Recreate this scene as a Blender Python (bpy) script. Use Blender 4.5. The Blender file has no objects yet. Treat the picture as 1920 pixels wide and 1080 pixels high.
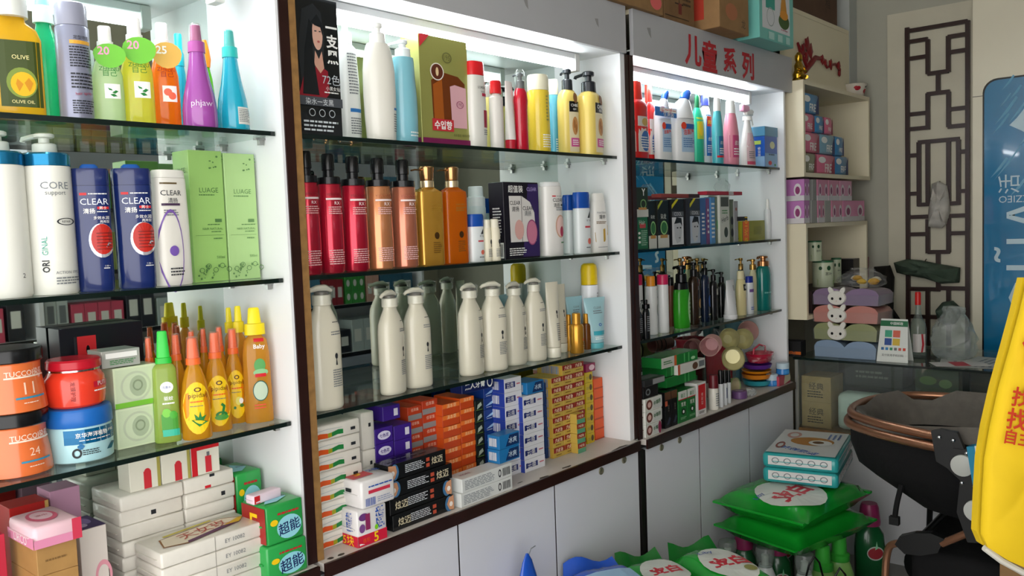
import bpy, bmesh, math, random
from mathutils import Vector, Matrix
random.seed(11)
SC = bpy.context.scene
COL = SC.collection
R = math.radians

# ------------------------------------------------------------------ camera
F_PX = 1605.0                      # focal length in pixels of the 1920x1080 frame
YAW, PITCH, ROLL = R(40.9), R(-3.97), R(-2.09)
CAM = Vector((0.0, -1.53, 1.45))
_d = Vector((math.cos(YAW)*math.cos(PITCH), math.sin(YAW)*math.cos(PITCH), math.sin(PITCH)))
_r = _d.cross(Vector((0, 0, 1))).normalized()
_u = _r.cross(_d)
RT = math.cos(ROLL)*_r + math.sin(ROLL)*_u
UP = -math.sin(ROLL)*_r + math.cos(ROLL)*_u
cd = bpy.data.cameras.new('camera')
cd.sensor_width = 36.0
cd.lens = F_PX*36.0/1920.0
cd.clip_start = 0.02
cam = bpy.data.objects.new('camera', cd)
COL.objects.link(cam)
cam.matrix_world = Matrix(((RT.x, UP.x, -_d.x, CAM.x), (RT.y, UP.y, -_d.y, CAM.y), (RT.z, UP.z, -_d.z, CAM.z), (0, 0, 0, 1)))
SC.camera = cam

# ------------------------------------------------------------------ daylight and exposure
TUBE = 25.0            # strength of the fluorescent tubes in the cabinets
DAY = 3.6              # overcast daylight coming in through the open shop front
SC.view_settings.view_transform = 'Standard'
SC.view_settings.look = 'None'
SC.view_settings.gamma = 1.0
SC.view_settings.use_curve_mapping = False
SC.view_settings.exposure = 0.2
w = bpy.data.worlds.new('World')
SC.world = w
w.use_nodes = True
w.node_tree.nodes['Background'].inputs[0].default_value = (1.0, 0.985, 0.97, 1)
w.node_tree.nodes['Background'].inputs[1].default_value = DAY
SC.cycles.max_bounces = 10
SC.cycles.transparent_max_bounces = 24
SC.cycles.caustics_reflective = True
SC.cycles.caustics_refractive = False
SC.cycles.sample_clamp_indirect = 3.0

# ------------------------------------------------------------------ pixel <-> place helpers
def depth(x, y, z):
    return (Vector((x, y, z)) - CAM).dot(_d)
def X(px, y, z):
    """x of the point on depth line (y, z) that is seen at column px"""
    k = (px - 960.0)/F_PX
    a = k*_d - RT
    return CAM.x - (a.y*(y-CAM.y) + a.z*(z-CAM.z))/a.x
def Z(py, x, y):
    k = (540.0 - py)/F_PX
    a = k*_d - UP
    return CAM.z - (a.x*(x-CAM.x) + a.y*(y-CAM.y))/a.z
def Yx(px, x, z):
    k = (px - 960.0)/F_PX
    a = k*_d - RT
    return CAM.y - (a.x*(x-CAM.x) + a.z*(z-CAM.z))/a.y
def ray(px, py):
    return _d + RT*((px-960.0)/F_PX) + UP*((540.0-py)/F_PX)
def onz(px, py, z):
    v = ray(px, py); return CAM + v*((z-CAM.z)/v.z)
def onx(px, py, x):
    v = ray(px, py); return CAM + v*((x-CAM.x)/v.x)
def ony(px, py, y):
    v = ray(px, py); return CAM + v*((y-CAM.y)/v.y)

# ------------------------------------------------------------------ materials
def lin(h):
    h = h.lstrip('#')
    c = [int(h[i:i+2], 16)/255 for i in (0, 2, 4)]
    return tuple(v/12.92 if v <= .04045 else ((v+.055)/1.055)**2.4 for v in c)
_M = {}
def mat(h, rough=.4, metal=0.0, trans=0.0, emit=0.0, noise=0.0, bump=0.0, scale=30.0, alpha=1.0, coat=0.0, spec=0.5):
    key = (h, rough, metal, trans, emit, noise, bump, scale, alpha, coat, spec)
    if key in _M:
        return _M[key]
    m = bpy.data.materials.new('m_'+h.lstrip('#'))
    m.use_nodes = True
    nt = m.node_tree
    p = nt.nodes['Principled BSDF']
    c = lin(h)
    p.inputs['Base Color'].default_value = (*c, 1)
    p.inputs['Roughness'].default_value = rough
    p.inputs['Metallic'].default_value = metal
    p.inputs['Transmission Weight'].default_value = trans
    p.inputs['IOR'].default_value = 1.4
    p.inputs['Alpha'].default_value = alpha
    p.inputs['Coat Weight'].default_value = coat
    p.inputs['Specular IOR Level'].default_value = spec
    if emit:
        p.inputs['Emission Color'].default_value = (*c, 1)
        p.inputs['Emission Strength'].default_value = emit
    if noise or bump:
        tc = nt.nodes.new('ShaderNodeTexCoord')
        n = nt.nodes.new('ShaderNodeTexNoise')
        n.inputs['Scale'].default_value = scale
        n.inputs['Detail'].default_value = 4
        nt.links.new(tc.outputs['Object'], n.inputs['Vector'])
        if noise:
            r = nt.nodes.new('ShaderNodeValToRGB')
            r.color_ramp.elements[0].position = .3
            r.color_ramp.elements[1].position = .75
            r.color_ramp.elements[0].color = (*[max(0, v*(1-noise)) for v in c], 1)
            r.color_ramp.elements[1].color = (*[min(1, v*(1+noise*.5)) for v in c], 1)
            nt.links.new(n.outputs['Fac'], r.inputs['Fac'])
            nt.links.new(r.outputs['Color'], p.inputs['Base Color'])
        if bump:
            b = nt.nodes.new('ShaderNodeBump')
            b.inputs['Strength'].default_value = bump
            b.inputs['Distance'].default_value = .01
            nt.links.new(n.outputs['Fac'], b.inputs['Height'])
            nt.links.new(b.outputs['Normal'], p.inputs['Normal'])
    _M[key] = m
    return m
def fresnel(nt, ior):
    """Fresnel weight that is the same from both sides of a thin wall"""
    g = nt.nodes.new('ShaderNodeNewGeometry')
    q = nt.nodes.new('ShaderNodeMath'); q.operation = 'MULTIPLY_ADD'
    q.inputs[1].default_value = 1/ior-ior; q.inputs[2].default_value = ior
    nt.links.new(g.outputs['Backfacing'], q.inputs[0])
    f = nt.nodes.new('ShaderNodeFresnel')
    nt.links.new(q.outputs[0], f.inputs['IOR'])
    return f
def glassy(h, amount=.85, rough=.03, fres=1.35):
    """thin clear film, plastic or glass: tinted pass-through with a glossy reflection by Fresnel"""
    key = ('glassy', h, amount, rough, fres)
    if key in _M:
        return _M[key]
    m = bpy.data.materials.new('clear_'+h.lstrip('#'))
    m.use_nodes = True
    nt = m.node_tree
    nt.nodes.clear()
    out = nt.nodes.new('ShaderNodeOutputMaterial')
    tr = nt.nodes.new('ShaderNodeBsdfTransparent')
    tr.inputs[0].default_value = (*lin(h), 1)
    df = nt.nodes.new('ShaderNodeBsdfDiffuse')
    df.inputs[0].default_value = (*lin(h), 1)
    m1 = nt.nodes.new('ShaderNodeMixShader')
    m1.inputs[0].default_value = 1-amount
    nt.links.new(tr.outputs[0], m1.inputs[1])
    nt.links.new(df.outputs[0], m1.inputs[2])
    gl = nt.nodes.new('ShaderNodeBsdfGlossy')
    gl.inputs['Roughness'].default_value = rough
    fr = fresnel(nt, fres)
    m2 = nt.nodes.new('ShaderNodeMixShader')
    nt.links.new(fr.outputs[0], m2.inputs[0])
    nt.links.new(m1.outputs[0], m2.inputs[1])
    nt.links.new(gl.outputs[0], m2.inputs[2])
    nt.links.new(m2.outputs[0], out.inputs[0])
    _M[key] = m
    return m
def liquid(h, rough=.12):
    """coloured see-through liquid in a plastic bottle: partly passing, partly scattering"""
    key = ('liq', h, rough)
    if key in _M:
        return _M[key]
    m = bpy.data.materials.new('liquid_'+h.lstrip('#'))
    m.use_nodes = True
    nt = m.node_tree
    nt.nodes.clear()
    out = nt.nodes.new('ShaderNodeOutputMaterial')
    tr = nt.nodes.new('ShaderNodeBsdfTransparent')
    tr.inputs[0].default_value = (*[min(1, .25+.75*v**.45) for v in lin(h)], 1)
    tl = nt.nodes.new('ShaderNodeBsdfTranslucent')
    tl.inputs[0].default_value = (*lin(h), 1)
    df = nt.nodes.new('ShaderNodeBsdfDiffuse')
    df.inputs[0].default_value = (*lin(h), 1)
    gl = nt.nodes.new('ShaderNodeBsdfGlossy')
    gl.inputs['Roughness'].default_value = rough
    fr = fresnel(nt, 1.4)
    a = nt.nodes.new('ShaderNodeMixShader'); a.inputs[0].default_value = .5
    b = nt.nodes.new('ShaderNodeMixShader'); b.inputs[0].default_value = .72
    c = nt.nodes.new('ShaderNodeMixShader')
    nt.links.new(tl.outputs[0], a.inputs[1]); nt.links.new(df.outputs[0], a.inputs[2])
    nt.links.new(tr.outputs[0], b.inputs[1]); nt.links.new(a.outputs[0], b.inputs[2])
    nt.links.new(fr.outputs[0], c.inputs[0]); nt.links.new(b.outputs[0], c.inputs[1]); nt.links.new(gl.outputs[0], c.inputs[2])
    nt.links.new(c.outputs[0], out.inputs[0])
    _M[key] = m
    return m
CLEAR = glassy('#f6faf8', .93, .06, 1.45)
FILM = glassy('#fafbfb', .96, .12, 1.35)

# ------------------------------------------------------------------ mesh helpers
def mk(name, V, Fc, m, parent=None, smooth=False, angle=35):
    me = bpy.data.meshes.new(name)
    me.from_pydata([tuple(v) for v in V], [], Fc)
    if smooth:
        me.shade_smooth()
        me.set_sharp_from_angle(angle=R(angle))
    me.materials.append(m)
    me.update()
    o = bpy.data.objects.new(name, me)
    COL.objects.link(o)
    if parent is not None:
        o.parent = parent
    return o
def tag(o, label=None, cat=None, group=None, kind=None):
    if label: o['label'] = label
    if cat: o['category'] = cat
    if group: o['group'] = group
    if kind: o['kind'] = kind
    return o
def thing(name, label, cat, loc=(0, 0, 0), rz=0.0, group=None):
    o = bpy.data.objects.new(name, None)
    COL.objects.link(o)
    o.empty_display_size = .02
    o.location = loc
    o.rotation_euler = (0, 0, R(rz))
    return tag(o, label, cat, group)
def dup(root, loc, rz=None, label=None, group=None, rot=None):
    r = root.copy(); COL.objects.link(r); r.location = loc
    if rz is not None: r.rotation_euler = (0, 0, R(rz))
    if rot is not None: r.rotation_euler = rot
    if label: r['label'] = label
    if group: r['group'] = group
    for ch in list(root.children):
        c = ch.copy(); COL.objects.link(c); c.parent = r
        for g in list(ch.children):
            d = g.copy(); COL.objects.link(d); d.parent = c
    return r
def boxvf(x0, x1, y0, y1, z0, z1, b=0.0):
    if b <= 0:
        V = [(x, y, z) for z in (z0, z1) for y in (y0, y1) for x in (x0, x1)]
        return V, [(0, 2, 3, 1), (4, 5, 7, 6), (0, 1, 5, 4), (2, 6, 7, 3), (0, 4, 6, 2), (1, 3, 7, 5)]
    bm = bmesh.new()
    vs = [bm.verts.new((x, y, z)) for z in (z0, z1) for y in (y0, y1) for x in (x0, x1)]
    for f in [(0, 2, 3, 1), (4, 5, 7, 6), (0, 1, 5, 4), (2, 6, 7, 3), (0, 4, 6, 2), (1, 3, 7, 5)]:
        bm.faces.new([vs[i] for i in f])
    bmesh.ops.bevel(bm, geom=bm.edges[:], offset=b, segments=2 if b > .003 else 1, affect='EDGES', profile=.6)
    bm.verts.index_update()
    V = [v.co[:] for v in bm.verts]; Fc = [tuple(v.index for v in f.verts) for f in bm.faces]
    bm.free()
    return V, Fc
def box(name, x0, x1, y0, y1, z0, z1, m, parent=None, b=0.0):
    V, Fc = boxvf(min(x0, x1), max(x0, x1), min(y0, y1), max(y0, y1), min(z0, z1), max(z0, z1), b)
    return mk(name, V, Fc, m, parent, smooth=b > .003, angle=50)
def join(parts):
    V, Fc = [], []
    for v, f in parts:
        n = len(V); V += list(v); Fc += [tuple(i+n for i in q) for q in f]
    return V, Fc
def interp(rings, z):
    if z <= rings[0][0]: return rings[0]
    for a, b in zip(rings, rings[1:]):
        if z <= b[0]:
            t = 0 if b[0] == a[0] else (z-a[0])/(b[0]-a[0])
            return tuple(p+(q-p)*t for p, q in zip(a, b))
    return rings[-1]
def spow(v, p):
    return math.copysign(abs(v)**p, v)
def loft(rings, n=24, cap0=True, cap1=True, cx=0.0, cy=0.0):
    """rings: (z, rx, ry, e[, dx, dy]) superellipse sections stacked upwards"""
    V, Fc = [], []
    for r in rings:
        z, rx, ry, e = r[:4]
        dx, dy = (r[4], r[5]) if len(r) > 5 else (0, 0)
        for i in range(n):
            t = 2*math.pi*i/n
            V.append((cx+dx+rx*spow(math.cos(t), 2/e), cy+dy+ry*spow(math.sin(t), 2/e), z))
    for k in range(len(rings)-1):
        for i in range(n):
            j = (i+1) % n
            Fc.append((k*n+i, k*n+j, (k+1)*n+j, (k+1)*n+i))
    if cap0: Fc.append(tuple(range(n-1, -1, -1)))
    if cap1: Fc.append(tuple(range((len(rings)-1)*n, len(rings)*n)))
    return V, Fc
def tube(pts, r, n=8, closed=False, radii=None):
    """round bar through points"""
    P = [Vector(p) for p in pts]
    V, Fc = [], []
    N = len(P)
    up = None
    for i, p in enumerate(P):
        a = P[(i-1) % N] if (closed or i > 0) else P[i]
        b = P[(i+1) % N] if (closed or i < N-1) else P[i]
        t = (b-a).normalized()
        if up is None:
            up = t.orthogonal().normalized()
        else:
            up = (up - t*up.dot(t)).normalized()
        s = t.cross(up)
        rr = radii[i] if radii else r
        for k in range(n):
            q = 2*math.pi*k/n
            V.append(p + (up*math.cos(q)+s*math.sin(q))*rr)
    for i in range(N if closed else N-1):
        j = (i+1) % N
        for k in range(n):
            l = (k+1) % n
            Fc.append((i*n+k, i*n+l, j*n+l, j*n+k))
    if not closed:
        Fc.append(tuple(range(n-1, -1, -1)))
        Fc.append(tuple(range((N-1)*n, N*n)))
    return V, Fc

# ------------------------------------------------------------------ printed marks, mapped onto a surface
_T = {}
def textvf(s, bold=0.0):
    key = (s, bold)
    if key not in _T:
        c = bpy.data.curves.new('txt', 'FONT')
        c.body = s; c.size = 1.0; c.align_x = 'CENTER'; c.align_y = 'CENTER'
        c.resolution_u = 2
        c.space_line = .95
        if bold: c.offset = bold
        o = bpy.data.objects.new('txt', c)
        me = o.to_mesh()
        V = [v.co[:] for v in me.vertices]; Fc = [tuple(p.vertices) for p in me.polygons]
        o.to_mesh_clear()
        bpy.data.objects.remove(o); bpy.data.curves.remove(c)
        if V:
            x0 = min(v[0] for v in V); x1 = max(v[0] for v in V); y0 = min(v[1] for v in V); y1 = max(v[1] for v in V)
            mx, my = (x0+x1)/2, (y0+y1)/2
            V = [(v[0]-mx, v[1]-my) for v in V]
            _T[key] = (V, Fc, x1-x0, y1-y0)
        else:
            _T[key] = ([], [], 1, 1)
    return _T[key]
def d_text(s, u, v, width=None, height=None, rot=0, bold=0.0):
    V, Fc, tw, th = textvf(s, bold)
    if width and height: sx, sy = width/tw, height/th
    elif width: sx = sy = width/tw
    else: sx = sy = height/th
    c, q = math.cos(R(rot)), math.sin(R(rot))
    return [(u+(a*sx)*c-(b*sy)*q, v+(a*sx)*q+(b*sy)*c) for a, b in V], Fc
def d_rect(u0, u1, v0, v1, nu=6, nv=3):
    V = [(u0+(u1-u0)*i/nu, v0+(v1-v0)*j/nv) for j in range(nv+1) for i in range(nu+1)]
    Fc = [(j*(nu+1)+i, j*(nu+1)+i+1, (j+1)*(nu+1)+i+1, (j+1)*(nu+1)+i) for j in range(nv) for i in range(nu)]
    return V, Fc
def d_ell(u, v, a, b, n=22, inner=0.0, t0=0, t1=360):
    if inner or t1-t0 < 360:
        full = t1-t0 >= 360
        k = n if full else n+1
        V = []
        for i in range(k):
            t = R(t0+(t1-t0)*i/n)
            V += [(u+a*inner*math.cos(t), v+b*inner*math.sin(t)), (u+a*math.cos(t), v+b*math.sin(t))]
        Fc = [(2*i, 2*i+1, (2*i+3) % (2*k), (2*i+2) % (2*k)) for i in range(n)]
        return V, Fc
    V = [(u, v)]+[(u+a*r*math.cos(2*math.pi*i/n), v+b*r*math.sin(2*math.pi*i/n)) for r in (.5, 1) for i in range(n)]
    Fc = [(0, 1+i, 1+(i+1) % n) for i in range(n)]+[(1+i, 1+n+i, 1+n+(i+1) % n, 1+(i+1) % n) for i in range(n)]
    return V, Fc
def d_poly(pts):
    return list(pts), [tuple(range(len(pts)))]
def d_lines(u0, u1, v0, v1, n, fill=.45, jag=.25):
    """rows of fine print drawn as short thin bars"""
    rnd = random.Random(int(1e5*(u0*3+v0*7+u1)) & 0xffff)
    out = []
    h = (v1-v0)/n
    for i in range(n):
        a = u0
        e = u1-(u1-u0)*jag*rnd.random()
        while a < e:
            wd = (u1-u0)*(.06+.14*rnd.random())
            b = min(e, a+wd)
            out.append(d_rect(a, b, v0+h*(i+.5-fill/2), v0+h*(i+.5+fill/2), 1, 1))
            a = b+(u1-u0)*.025
    return join(out)
def d_join(*p):
    return join(p)
class FrontLoft:
    """front (-y) of a lofted body"""
    def __init__(s, rings): s.r = rings
    def __call__(s, u, v, e=.0006):
        z, rx, ry, ex = interp(s.r, v)[:4]
        q = min(abs(u)/max(rx, 1e-6), .985)
        return (max(-.985*rx, min(.985*rx, u)), -(ry*(1-q**ex)**(1/ex))-e, v)
class CylMap:
    """wraps round a cylinder-like loft; u is arc length from the front"""
    def __init__(s, rings): s.r = rings
    def __call__(s, u, v, e=.0006):
        z, rx, ry, ex = interp(s.r, v)[:4]
        t = u/max(.5*(rx+ry), 1e-6)
        return ((rx+e)*math.sin(t), -(ry+e)*math.cos(t), v)
def FrontBox(y): return lambda u, v, e=.0006: (u, y-e, v)
def LeftBox(x): return lambda u, v, e=.0006: (x-e, -u, v)          # u runs towards -y (to the right as seen)
def RightBox(x): return lambda u, v, e=.0006: (x+e, u, v)
def TopBox(z): return lambda u, v, e=.0006: (u, v, z+e)
def put(name, uvf, mapper, m, parent, e=.0006, label=None):
    V, Fc = uvf
    o = mk(name, [mapper(a, b, e) for a, b in V], Fc, m, parent)
    if label: o['label'] = label
    return o

# ================================================================== THE SETTING
S1, S2, S3, DK = 1.667, 1.364, 1.061, .751       # heights of the three glass shelves and the deck
MIR = .24                                        # mirror backs of the cabinets
WHITE = mat('#dcdee2', .35, noise=.04, scale=4)
WHITE_IN = mat('#e4e6e8', .3, noise=.03, scale=3)
DOORW = mat('#d3d5dc', .33, noise=.05, scale=2.5)
DARKTRIM = mat('#2a1512', .3, noise=.25, scale=20)
RAW = mat('#8f6a3c', .7, noise=.3, scale=40)
CREAM = mat('#e2d9bd', .45, noise=.05, scale=3)
MIRROR = mat('#c9d3cd', .015, metal=1.0)
PLASTER = mat('#c2bda9', .8, noise=.06, bump=.05, scale=6)
BLACKM = mat('#141414', .4)
STEEL = mat('#9a9a98', .25, metal=1.0)
def struct(o): o['kind'] = 'structure'; return o
struct(box('floor', -2.4, 4.7, -3.1, .5, -.05, 0, mat('#8d8a84', .35, noise=.15, scale=5)))
struct(box('wall_back', -2.4, 4.7, .29, .4, 0, 3.0, PLASTER))
struct(box('wall_far', 4.5, 4.65, -3.1, .29, 0, 3.0, mat('#a8a799', .8, noise=.06, bump=.05, scale=6)))
struct(box('wall_opposite', .3, 4.5, -2.75, -2.62, 0, 3.0, PLASTER))
struct(box('ceiling', -2.4, 4.65, -3.1, .4, 3.0, 3.1, mat('#d5d4cc', .8)))
struct(box('wall_corner_pier', 4.395, 4.4995, .0, .29, 2.046, 3.0, mat('#b0b4b0', .7, noise=.05, scale=4)))

# ------------------------------------------------------------------ the three display cabinets
def glass_shelf(x0, x1, z, label):
    t = thing('glass_shelf', label, 'shelf', ((x0+x1)/2, 0, z))
    h = (x1-x0)/2
    g = box('glass_pane', -h, h, .003, MIR-.004, -.0085, 0, glassy('#f0f7f3', .97, .01, 1.5), t)
    e = box('glass_edge', -h, h, -.0005, .003, -.009, .0003, mat('#0d1a16', .1), t)
    e['label'] = 'dark green polished front edge of the glass'
    return t
def lock(parent, x, z, y, d=.012):
    V, Fc = loft([(0, d, d, 2), (.003, d*.9, d*.9, 2), (.0035, d*.5, d*.5, 2), (.002, d*.3, d*.3, 2)], 16)
    o = mk('lock', [(x+a, y-c, z+b) for a, b, c in V], [f[::-1] for f in Fc], mat('#7d7a66', .5, metal=.4, noise=.4, scale=200), parent, True)
    return o
def cabinet(label, x0, x1, doors, locks, zdeck=DK, fascia=None, trimw=(0, 0), clips=True):
    t = thing('display_cabinet', label, 'cabinet', (0, 0, 0))
    box('side_panel', x0-.017, x0, -.0195, .27, zdeck, 2.0, WHITE_IN, t)
    box('side_panel', x1, x1+.016, -.02, .27, zdeck, 2.0, WHITE_IN, t)
    box('mirror_back', x0, x1, MIR, MIR+.012, zdeck, 1.986, MIRROR, t)
    box('top_board', x0-.017, x1+.016, -.02, .27, 1.986, 2.004, WHITE_IN, t)
    dk = box('deck', x0-.017, x1+.016, -.043, .27, zdeck-.018, zdeck, mat('#cfc8c2', .45, noise=.08, scale=7), t)
    box('deck_trim', x0-.017, x1+.016, -.05, -.043, zdeck-.03, zdeck+.0005, DARKTRIM, t)
    f = box('fascia', x0-.017, x1+.016 if not fascia else fascia, -.034, -.02, 1.985, 2.131, mat('#acadb0', .4, noise=.05, scale=5), t)
    box('carcass', x0-.017, x1+.016, -.02, .27, 0, zdeck-.018, mat('#2c2c2e', .7), t)  # near-black colour puts shade into the gaps between doors
    for a, b in zip(doors, doors[1:]):
        d = box('door', a+.002, b-.002, -.038, -.02, .06, zdeck-.032, DOORW, t, b=.001)
        box('gap_shade', a+.0014, a+.0019, -.0378, -.0202, .061, zdeck-.033, mat('#1a1717', .6), d)  # dark strip added on the door's edge, stands for shade in the gap
        for lx, lz in locks:
            if a < lx < b: lock(d, lx, lz, -.038)
    if clips:
        for z in (S1, S2, S3):
            for yy in (.045, .19):
                for sx, xx in ((1, x0), (-1, x1)):
                    V, Fc = join([boxvf(min(xx, xx+sx*.022), max(xx, xx+sx*.022), yy-.006, yy+.006, z-.0135, z-.0092),
                                  boxvf(min(xx+sx*.004, xx+sx*.014), max(xx+sx*.004, xx+sx*.014), yy-.0045, yy+.0045, z-.024, z-.0135)])
                    mk('shelf_clip', V, Fc, STEEL, t)
    return t, f, dk
def tubelamp(x0, x1, label):
    t = thing('fluorescent_lamp', label, 'lamp', ((x0+x1)/2, .085, 1.986))
    h = (x1-x0)/2
    box('lamp_housing', -h, h, -.016, .016, -.02, -.0005, mat('#e3e5e6', .4), t, b=.002)
    V, Fc = tube([(-h+.02, 0, -.036), (h-.02, 0, -.036)], .013, 14)
    mk('tube', V, Fc, mat('#f4fbff', .3, emit=TUBE), t, True)
    for s in (-1, 1):
        box('lamp_holder', s*h-.012, s*h+.012, -.018, .018, -.055, -.001, mat('#d6d6d2', .4), t, b=.002)
    return t
yd = -.038
d1 = [X(p, yd, .6) for p in (300, 860, 1040, 1188)]
c1, f1, k1 = cabinet('white display cabinet with mirror back holding pump bottles, jars and soap', -.18, 1.04,
                     [-.197, X(560, yd, .5), 1.056], [])
c2, f2, k2 = cabinet('white display cabinet with mirror back holding cream shampoo bottles and toothpaste', 1.088, 2.30,
                     [1.071, X(862, yd, .6), X(1042, yd, .6), 2.318],
                     [(X(1127, yd, .7), Z(883, X(1127, yd, .7), yd)), (X(1170, yd, .7), Z(862, X(1170, yd, .7), yd))])
c3, f3, k3 = cabinet('white display cabinet with red lettered sign holding cleaners and cups', 2.375, 3.54,
                     [2.358, X(1312, yd, .6), X(1405, yd, .6), 3.556],
                     [(X(1209, yd, .7), Z(849, X(1209, yd, .7), yd)), (X(1240, yd, .7), Z(839, X(1240, yd, .7), yd)), (X(1274, yd, .7), Z(825, X(1274, yd, .7), yd))],
                     zdeck=.745, fascia=3.60)
# trims between the cabinets
box('post_trim', 1.046, 1.069, -.024, -.0205, DK, 1.985, DARKTRIM, c1)
box('raw_edge', 1.070, 1.0875, -.0225, -.0205, DK, 1.985, RAW, c2)
box('post_trim', 2.324, 2.339, -.024, -.02, DK, 1.985, DARKTRIM, c2)
box('post_trim', 2.343, 2.366, -.026, -.02, .745, 1.985, DARKTRIM, c3)
box('filler_strip', 2.3165, 2.340, -.0195, .2, DK, 1.985, WHITE_IN, c2)
box('filler_strip', 2.3425, 2.3575, -.0195, .2, .745, 1.985, WHITE_IN, c3)
box('plinth_post', 2.322, 2.3405, -.043, -.02, 0, DK-.031, mat('#0f0b0a', .5), c2)
glass_shelf(-.177, 1.037, S1, 'glass shelf carrying hair spray and clear gel bottles')
glass_shelf(-.177, 1.037, S2, 'glass shelf carrying navy shampoo bottles and tall green boxes')
glass_shelf(-.177, 1.037, S3, 'glass shelf carrying jars and yellow labelled spray bottles')
glass_shelf(1.091, 2.297, S1, 'glass shelf carrying a black hair dye box and lotion bottles')
glass_shelf(1.091, 2.297, S2, 'glass shelf carrying the row of red and rose gold pump bottles')
glass_shelf(1.091, 2.297, S3, 'glass shelf carrying cream shampoo bottles and a yellow capped spray')
glass_shelf(2.378, 3.537, S1, 'glass shelf carrying household cleaner bottles and a blue box')
glass_shelf(2.378, 3.537, S2, 'glass shelf carrying slim hair colour cartons')
glass_shelf(2.378, 3.537, S3, 'glass shelf carrying dark pump bottles and a green bottle')
tubelamp(-.1, .97, 'lit fluorescent batten lamp above the hair spray bottles')
tubelamp(1.12, 2.195, 'lit fluorescent batten lamp above the lotion bottles')
tubelamp(2.40, 3.41, 'lit fluorescent batten lamp above the household cleaner bottles')
# sign letters on the right-hand fascia: each a raised shape
REDL = mat('#b3202c', .5)
for ch, pc, ptop, pbot in (('儿', 1299, 65, 125), ('童', 1330, 75, 136), ('系', 1368, 88, 140), ('列', 1402, 97, 151)):
    x = X(pc, -.034, 2.06)
    zt, zb = Z(ptop, x, -.034), Z(pbot, x, -.034)
    put('sign_letter', d_text(ch, x, (zt+zb)/2, width={'儿': .118, '童': .112, '系': .108, '列': .105}[ch], height=(zt-zb)*.97, bold=.03), FrontBox(-.034), REDL, f3, e=.0015)
# scuffs on the fascia and worn laminate on the deck
for px, py, s in ((1118, 43, 1), (1216, 62, 1.3), (985, 8, 1)):
    p = ony(px, py, -.034)
    put('scuff', d_poly([(p.x-.008*s, p.z+.012*s), (p.x+.009*s, p.z+.014*s), (p.x+.012*s, p.z-.012*s), (p.x+.001, p.z-.004)]), FrontBox(-.034), mat('#8a8a88', .7), f2 if px < 1170 else f3)
rnd = random.Random(5)
for px, py, a, b in ((1165, 840, .05, .012), (1140, 853, .022, .012), (1110, 868, .03, .01), (1062, 876, .03, .006), (1045, 893, .02, .006), (1020, 895, .025, .007), (1000, 910, .014, .004), (975, 905, .012, .003), (640, 1040, .012, .006), (620, 1047, .010, .006)):
    p = onz(px, py, DK)
    n = 9
    put('worn_patch', d_poly([(p.x+a*math.cos(2*math.pi*i/n)*(.6+.5*rnd.random()), max(-.042, p.y+b*math.sin(2*math.pi*i/n)*(.6+.5*rnd.random()))) for i in range(n)]), TopBox(DK), mat('#4a4239', .8, noise=.4, scale=120), k2)

# ================================================================== PRODUCT BUILDERS
INK = mat('#23262b', .5); INKG = mat('#6d7276', .5); WHT = mat('#f0f0ec', .35); RED = mat('#c8202a', .35)
PINKD = mat('#c42060', .4); BLUE = mat('#1d4fa8', .35); NAVY = mat('#13245a', .3); GOLD = mat('#c79a4c', .25, metal=.8)
CHROME = mat('#b8bcc0', .15, metal=1.0); BLK = mat('#0e0f11', .22); LIME = mat('#7ac820', .4); GRN = mat('#1f7a34', .4)
ORG = mat('#e8641e', .4); YEL = mat('#f0c818', .4); CRM = mat('#dcd8c6', .3, coat=.3); PALEY = mat('#efe3a0', .35)
def mark(parent, mp, mk_, W, H, i, base=.0006):
    k = mk_[0]
    e = base + .00025*i
    if k == 't':
        _, s, u, v, wf, m = mk_[:6]
        rot = mk_[6] if len(mk_) > 6 else 0
        bold = mk_[7] if len(mk_) > 7 else 0
        put('printed_text', d_text(s, u*W, v*H, width=wf*W, rot=rot, bold=bold), mp, m, parent, e)
    elif k == 'r':
        _, a, b, c, d, m = mk_
        put('label_panel', d_rect(a*W, b*W, c*H, d*H, 6, 4), mp, m, parent, e)
    elif k == 'e':
        _, u, v, a, b, m = mk_
        put('printed_oval', d_ell(u*W, v*H, a*W, b*H), mp, m, parent, e)
    elif k == 'o':
        _, u, v, a, b, inn, m = mk_
        put('printed_ring', d_ell(u*W, v*H, a*W, b*H, 24, inn), mp, m, parent, e)
    elif k == 'l':
        _, a, b, c, d, n, m = mk_
        put('fine_print', d_lines(a*W, b*W, c*H, d*H, n), mp, m, parent, e)
    elif k == 'p':
        _, pts, m = mk_
        put('printed_shape', d_poly([(p*W, q*H) for p, q in pts]), mp, m, parent, e)
    elif k == 'bars':                                   # a barcode
        _, a, b, c, d, m = mk_
        rnd = random.Random(3)
        out, x = [], a
        while x < b:
            wd = (b-a)*(.02+.05*rnd.random()); out.append(d_rect(x*W, min(b, x+wd)*W, c*H, d*H, 1, 1)); x += wd+(b-a)*.04
        put('barcode', join(out), mp, m, parent, e)
def rings(prof, W, H, ratio, e):
    out = []
    for p in prof:
        t, wf = p[0], p[1]
        df = p[2] if len(p) > 2 and p[2] is not None else wf
        ex = p[3] if len(p) > 3 else e
        out.append((t*H, wf*W/2, df*ratio*W/2, ex))
    return out
def appw(ratio, rz, x, y):
    """apparent width of an a x ratio*a ellipse seen from the camera, as a share of its full width"""
    a = math.atan2(x-CAM.x, y-CAM.y)+R(rz)
    return math.hypot(math.cos(a), ratio*math.sin(a))
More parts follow.
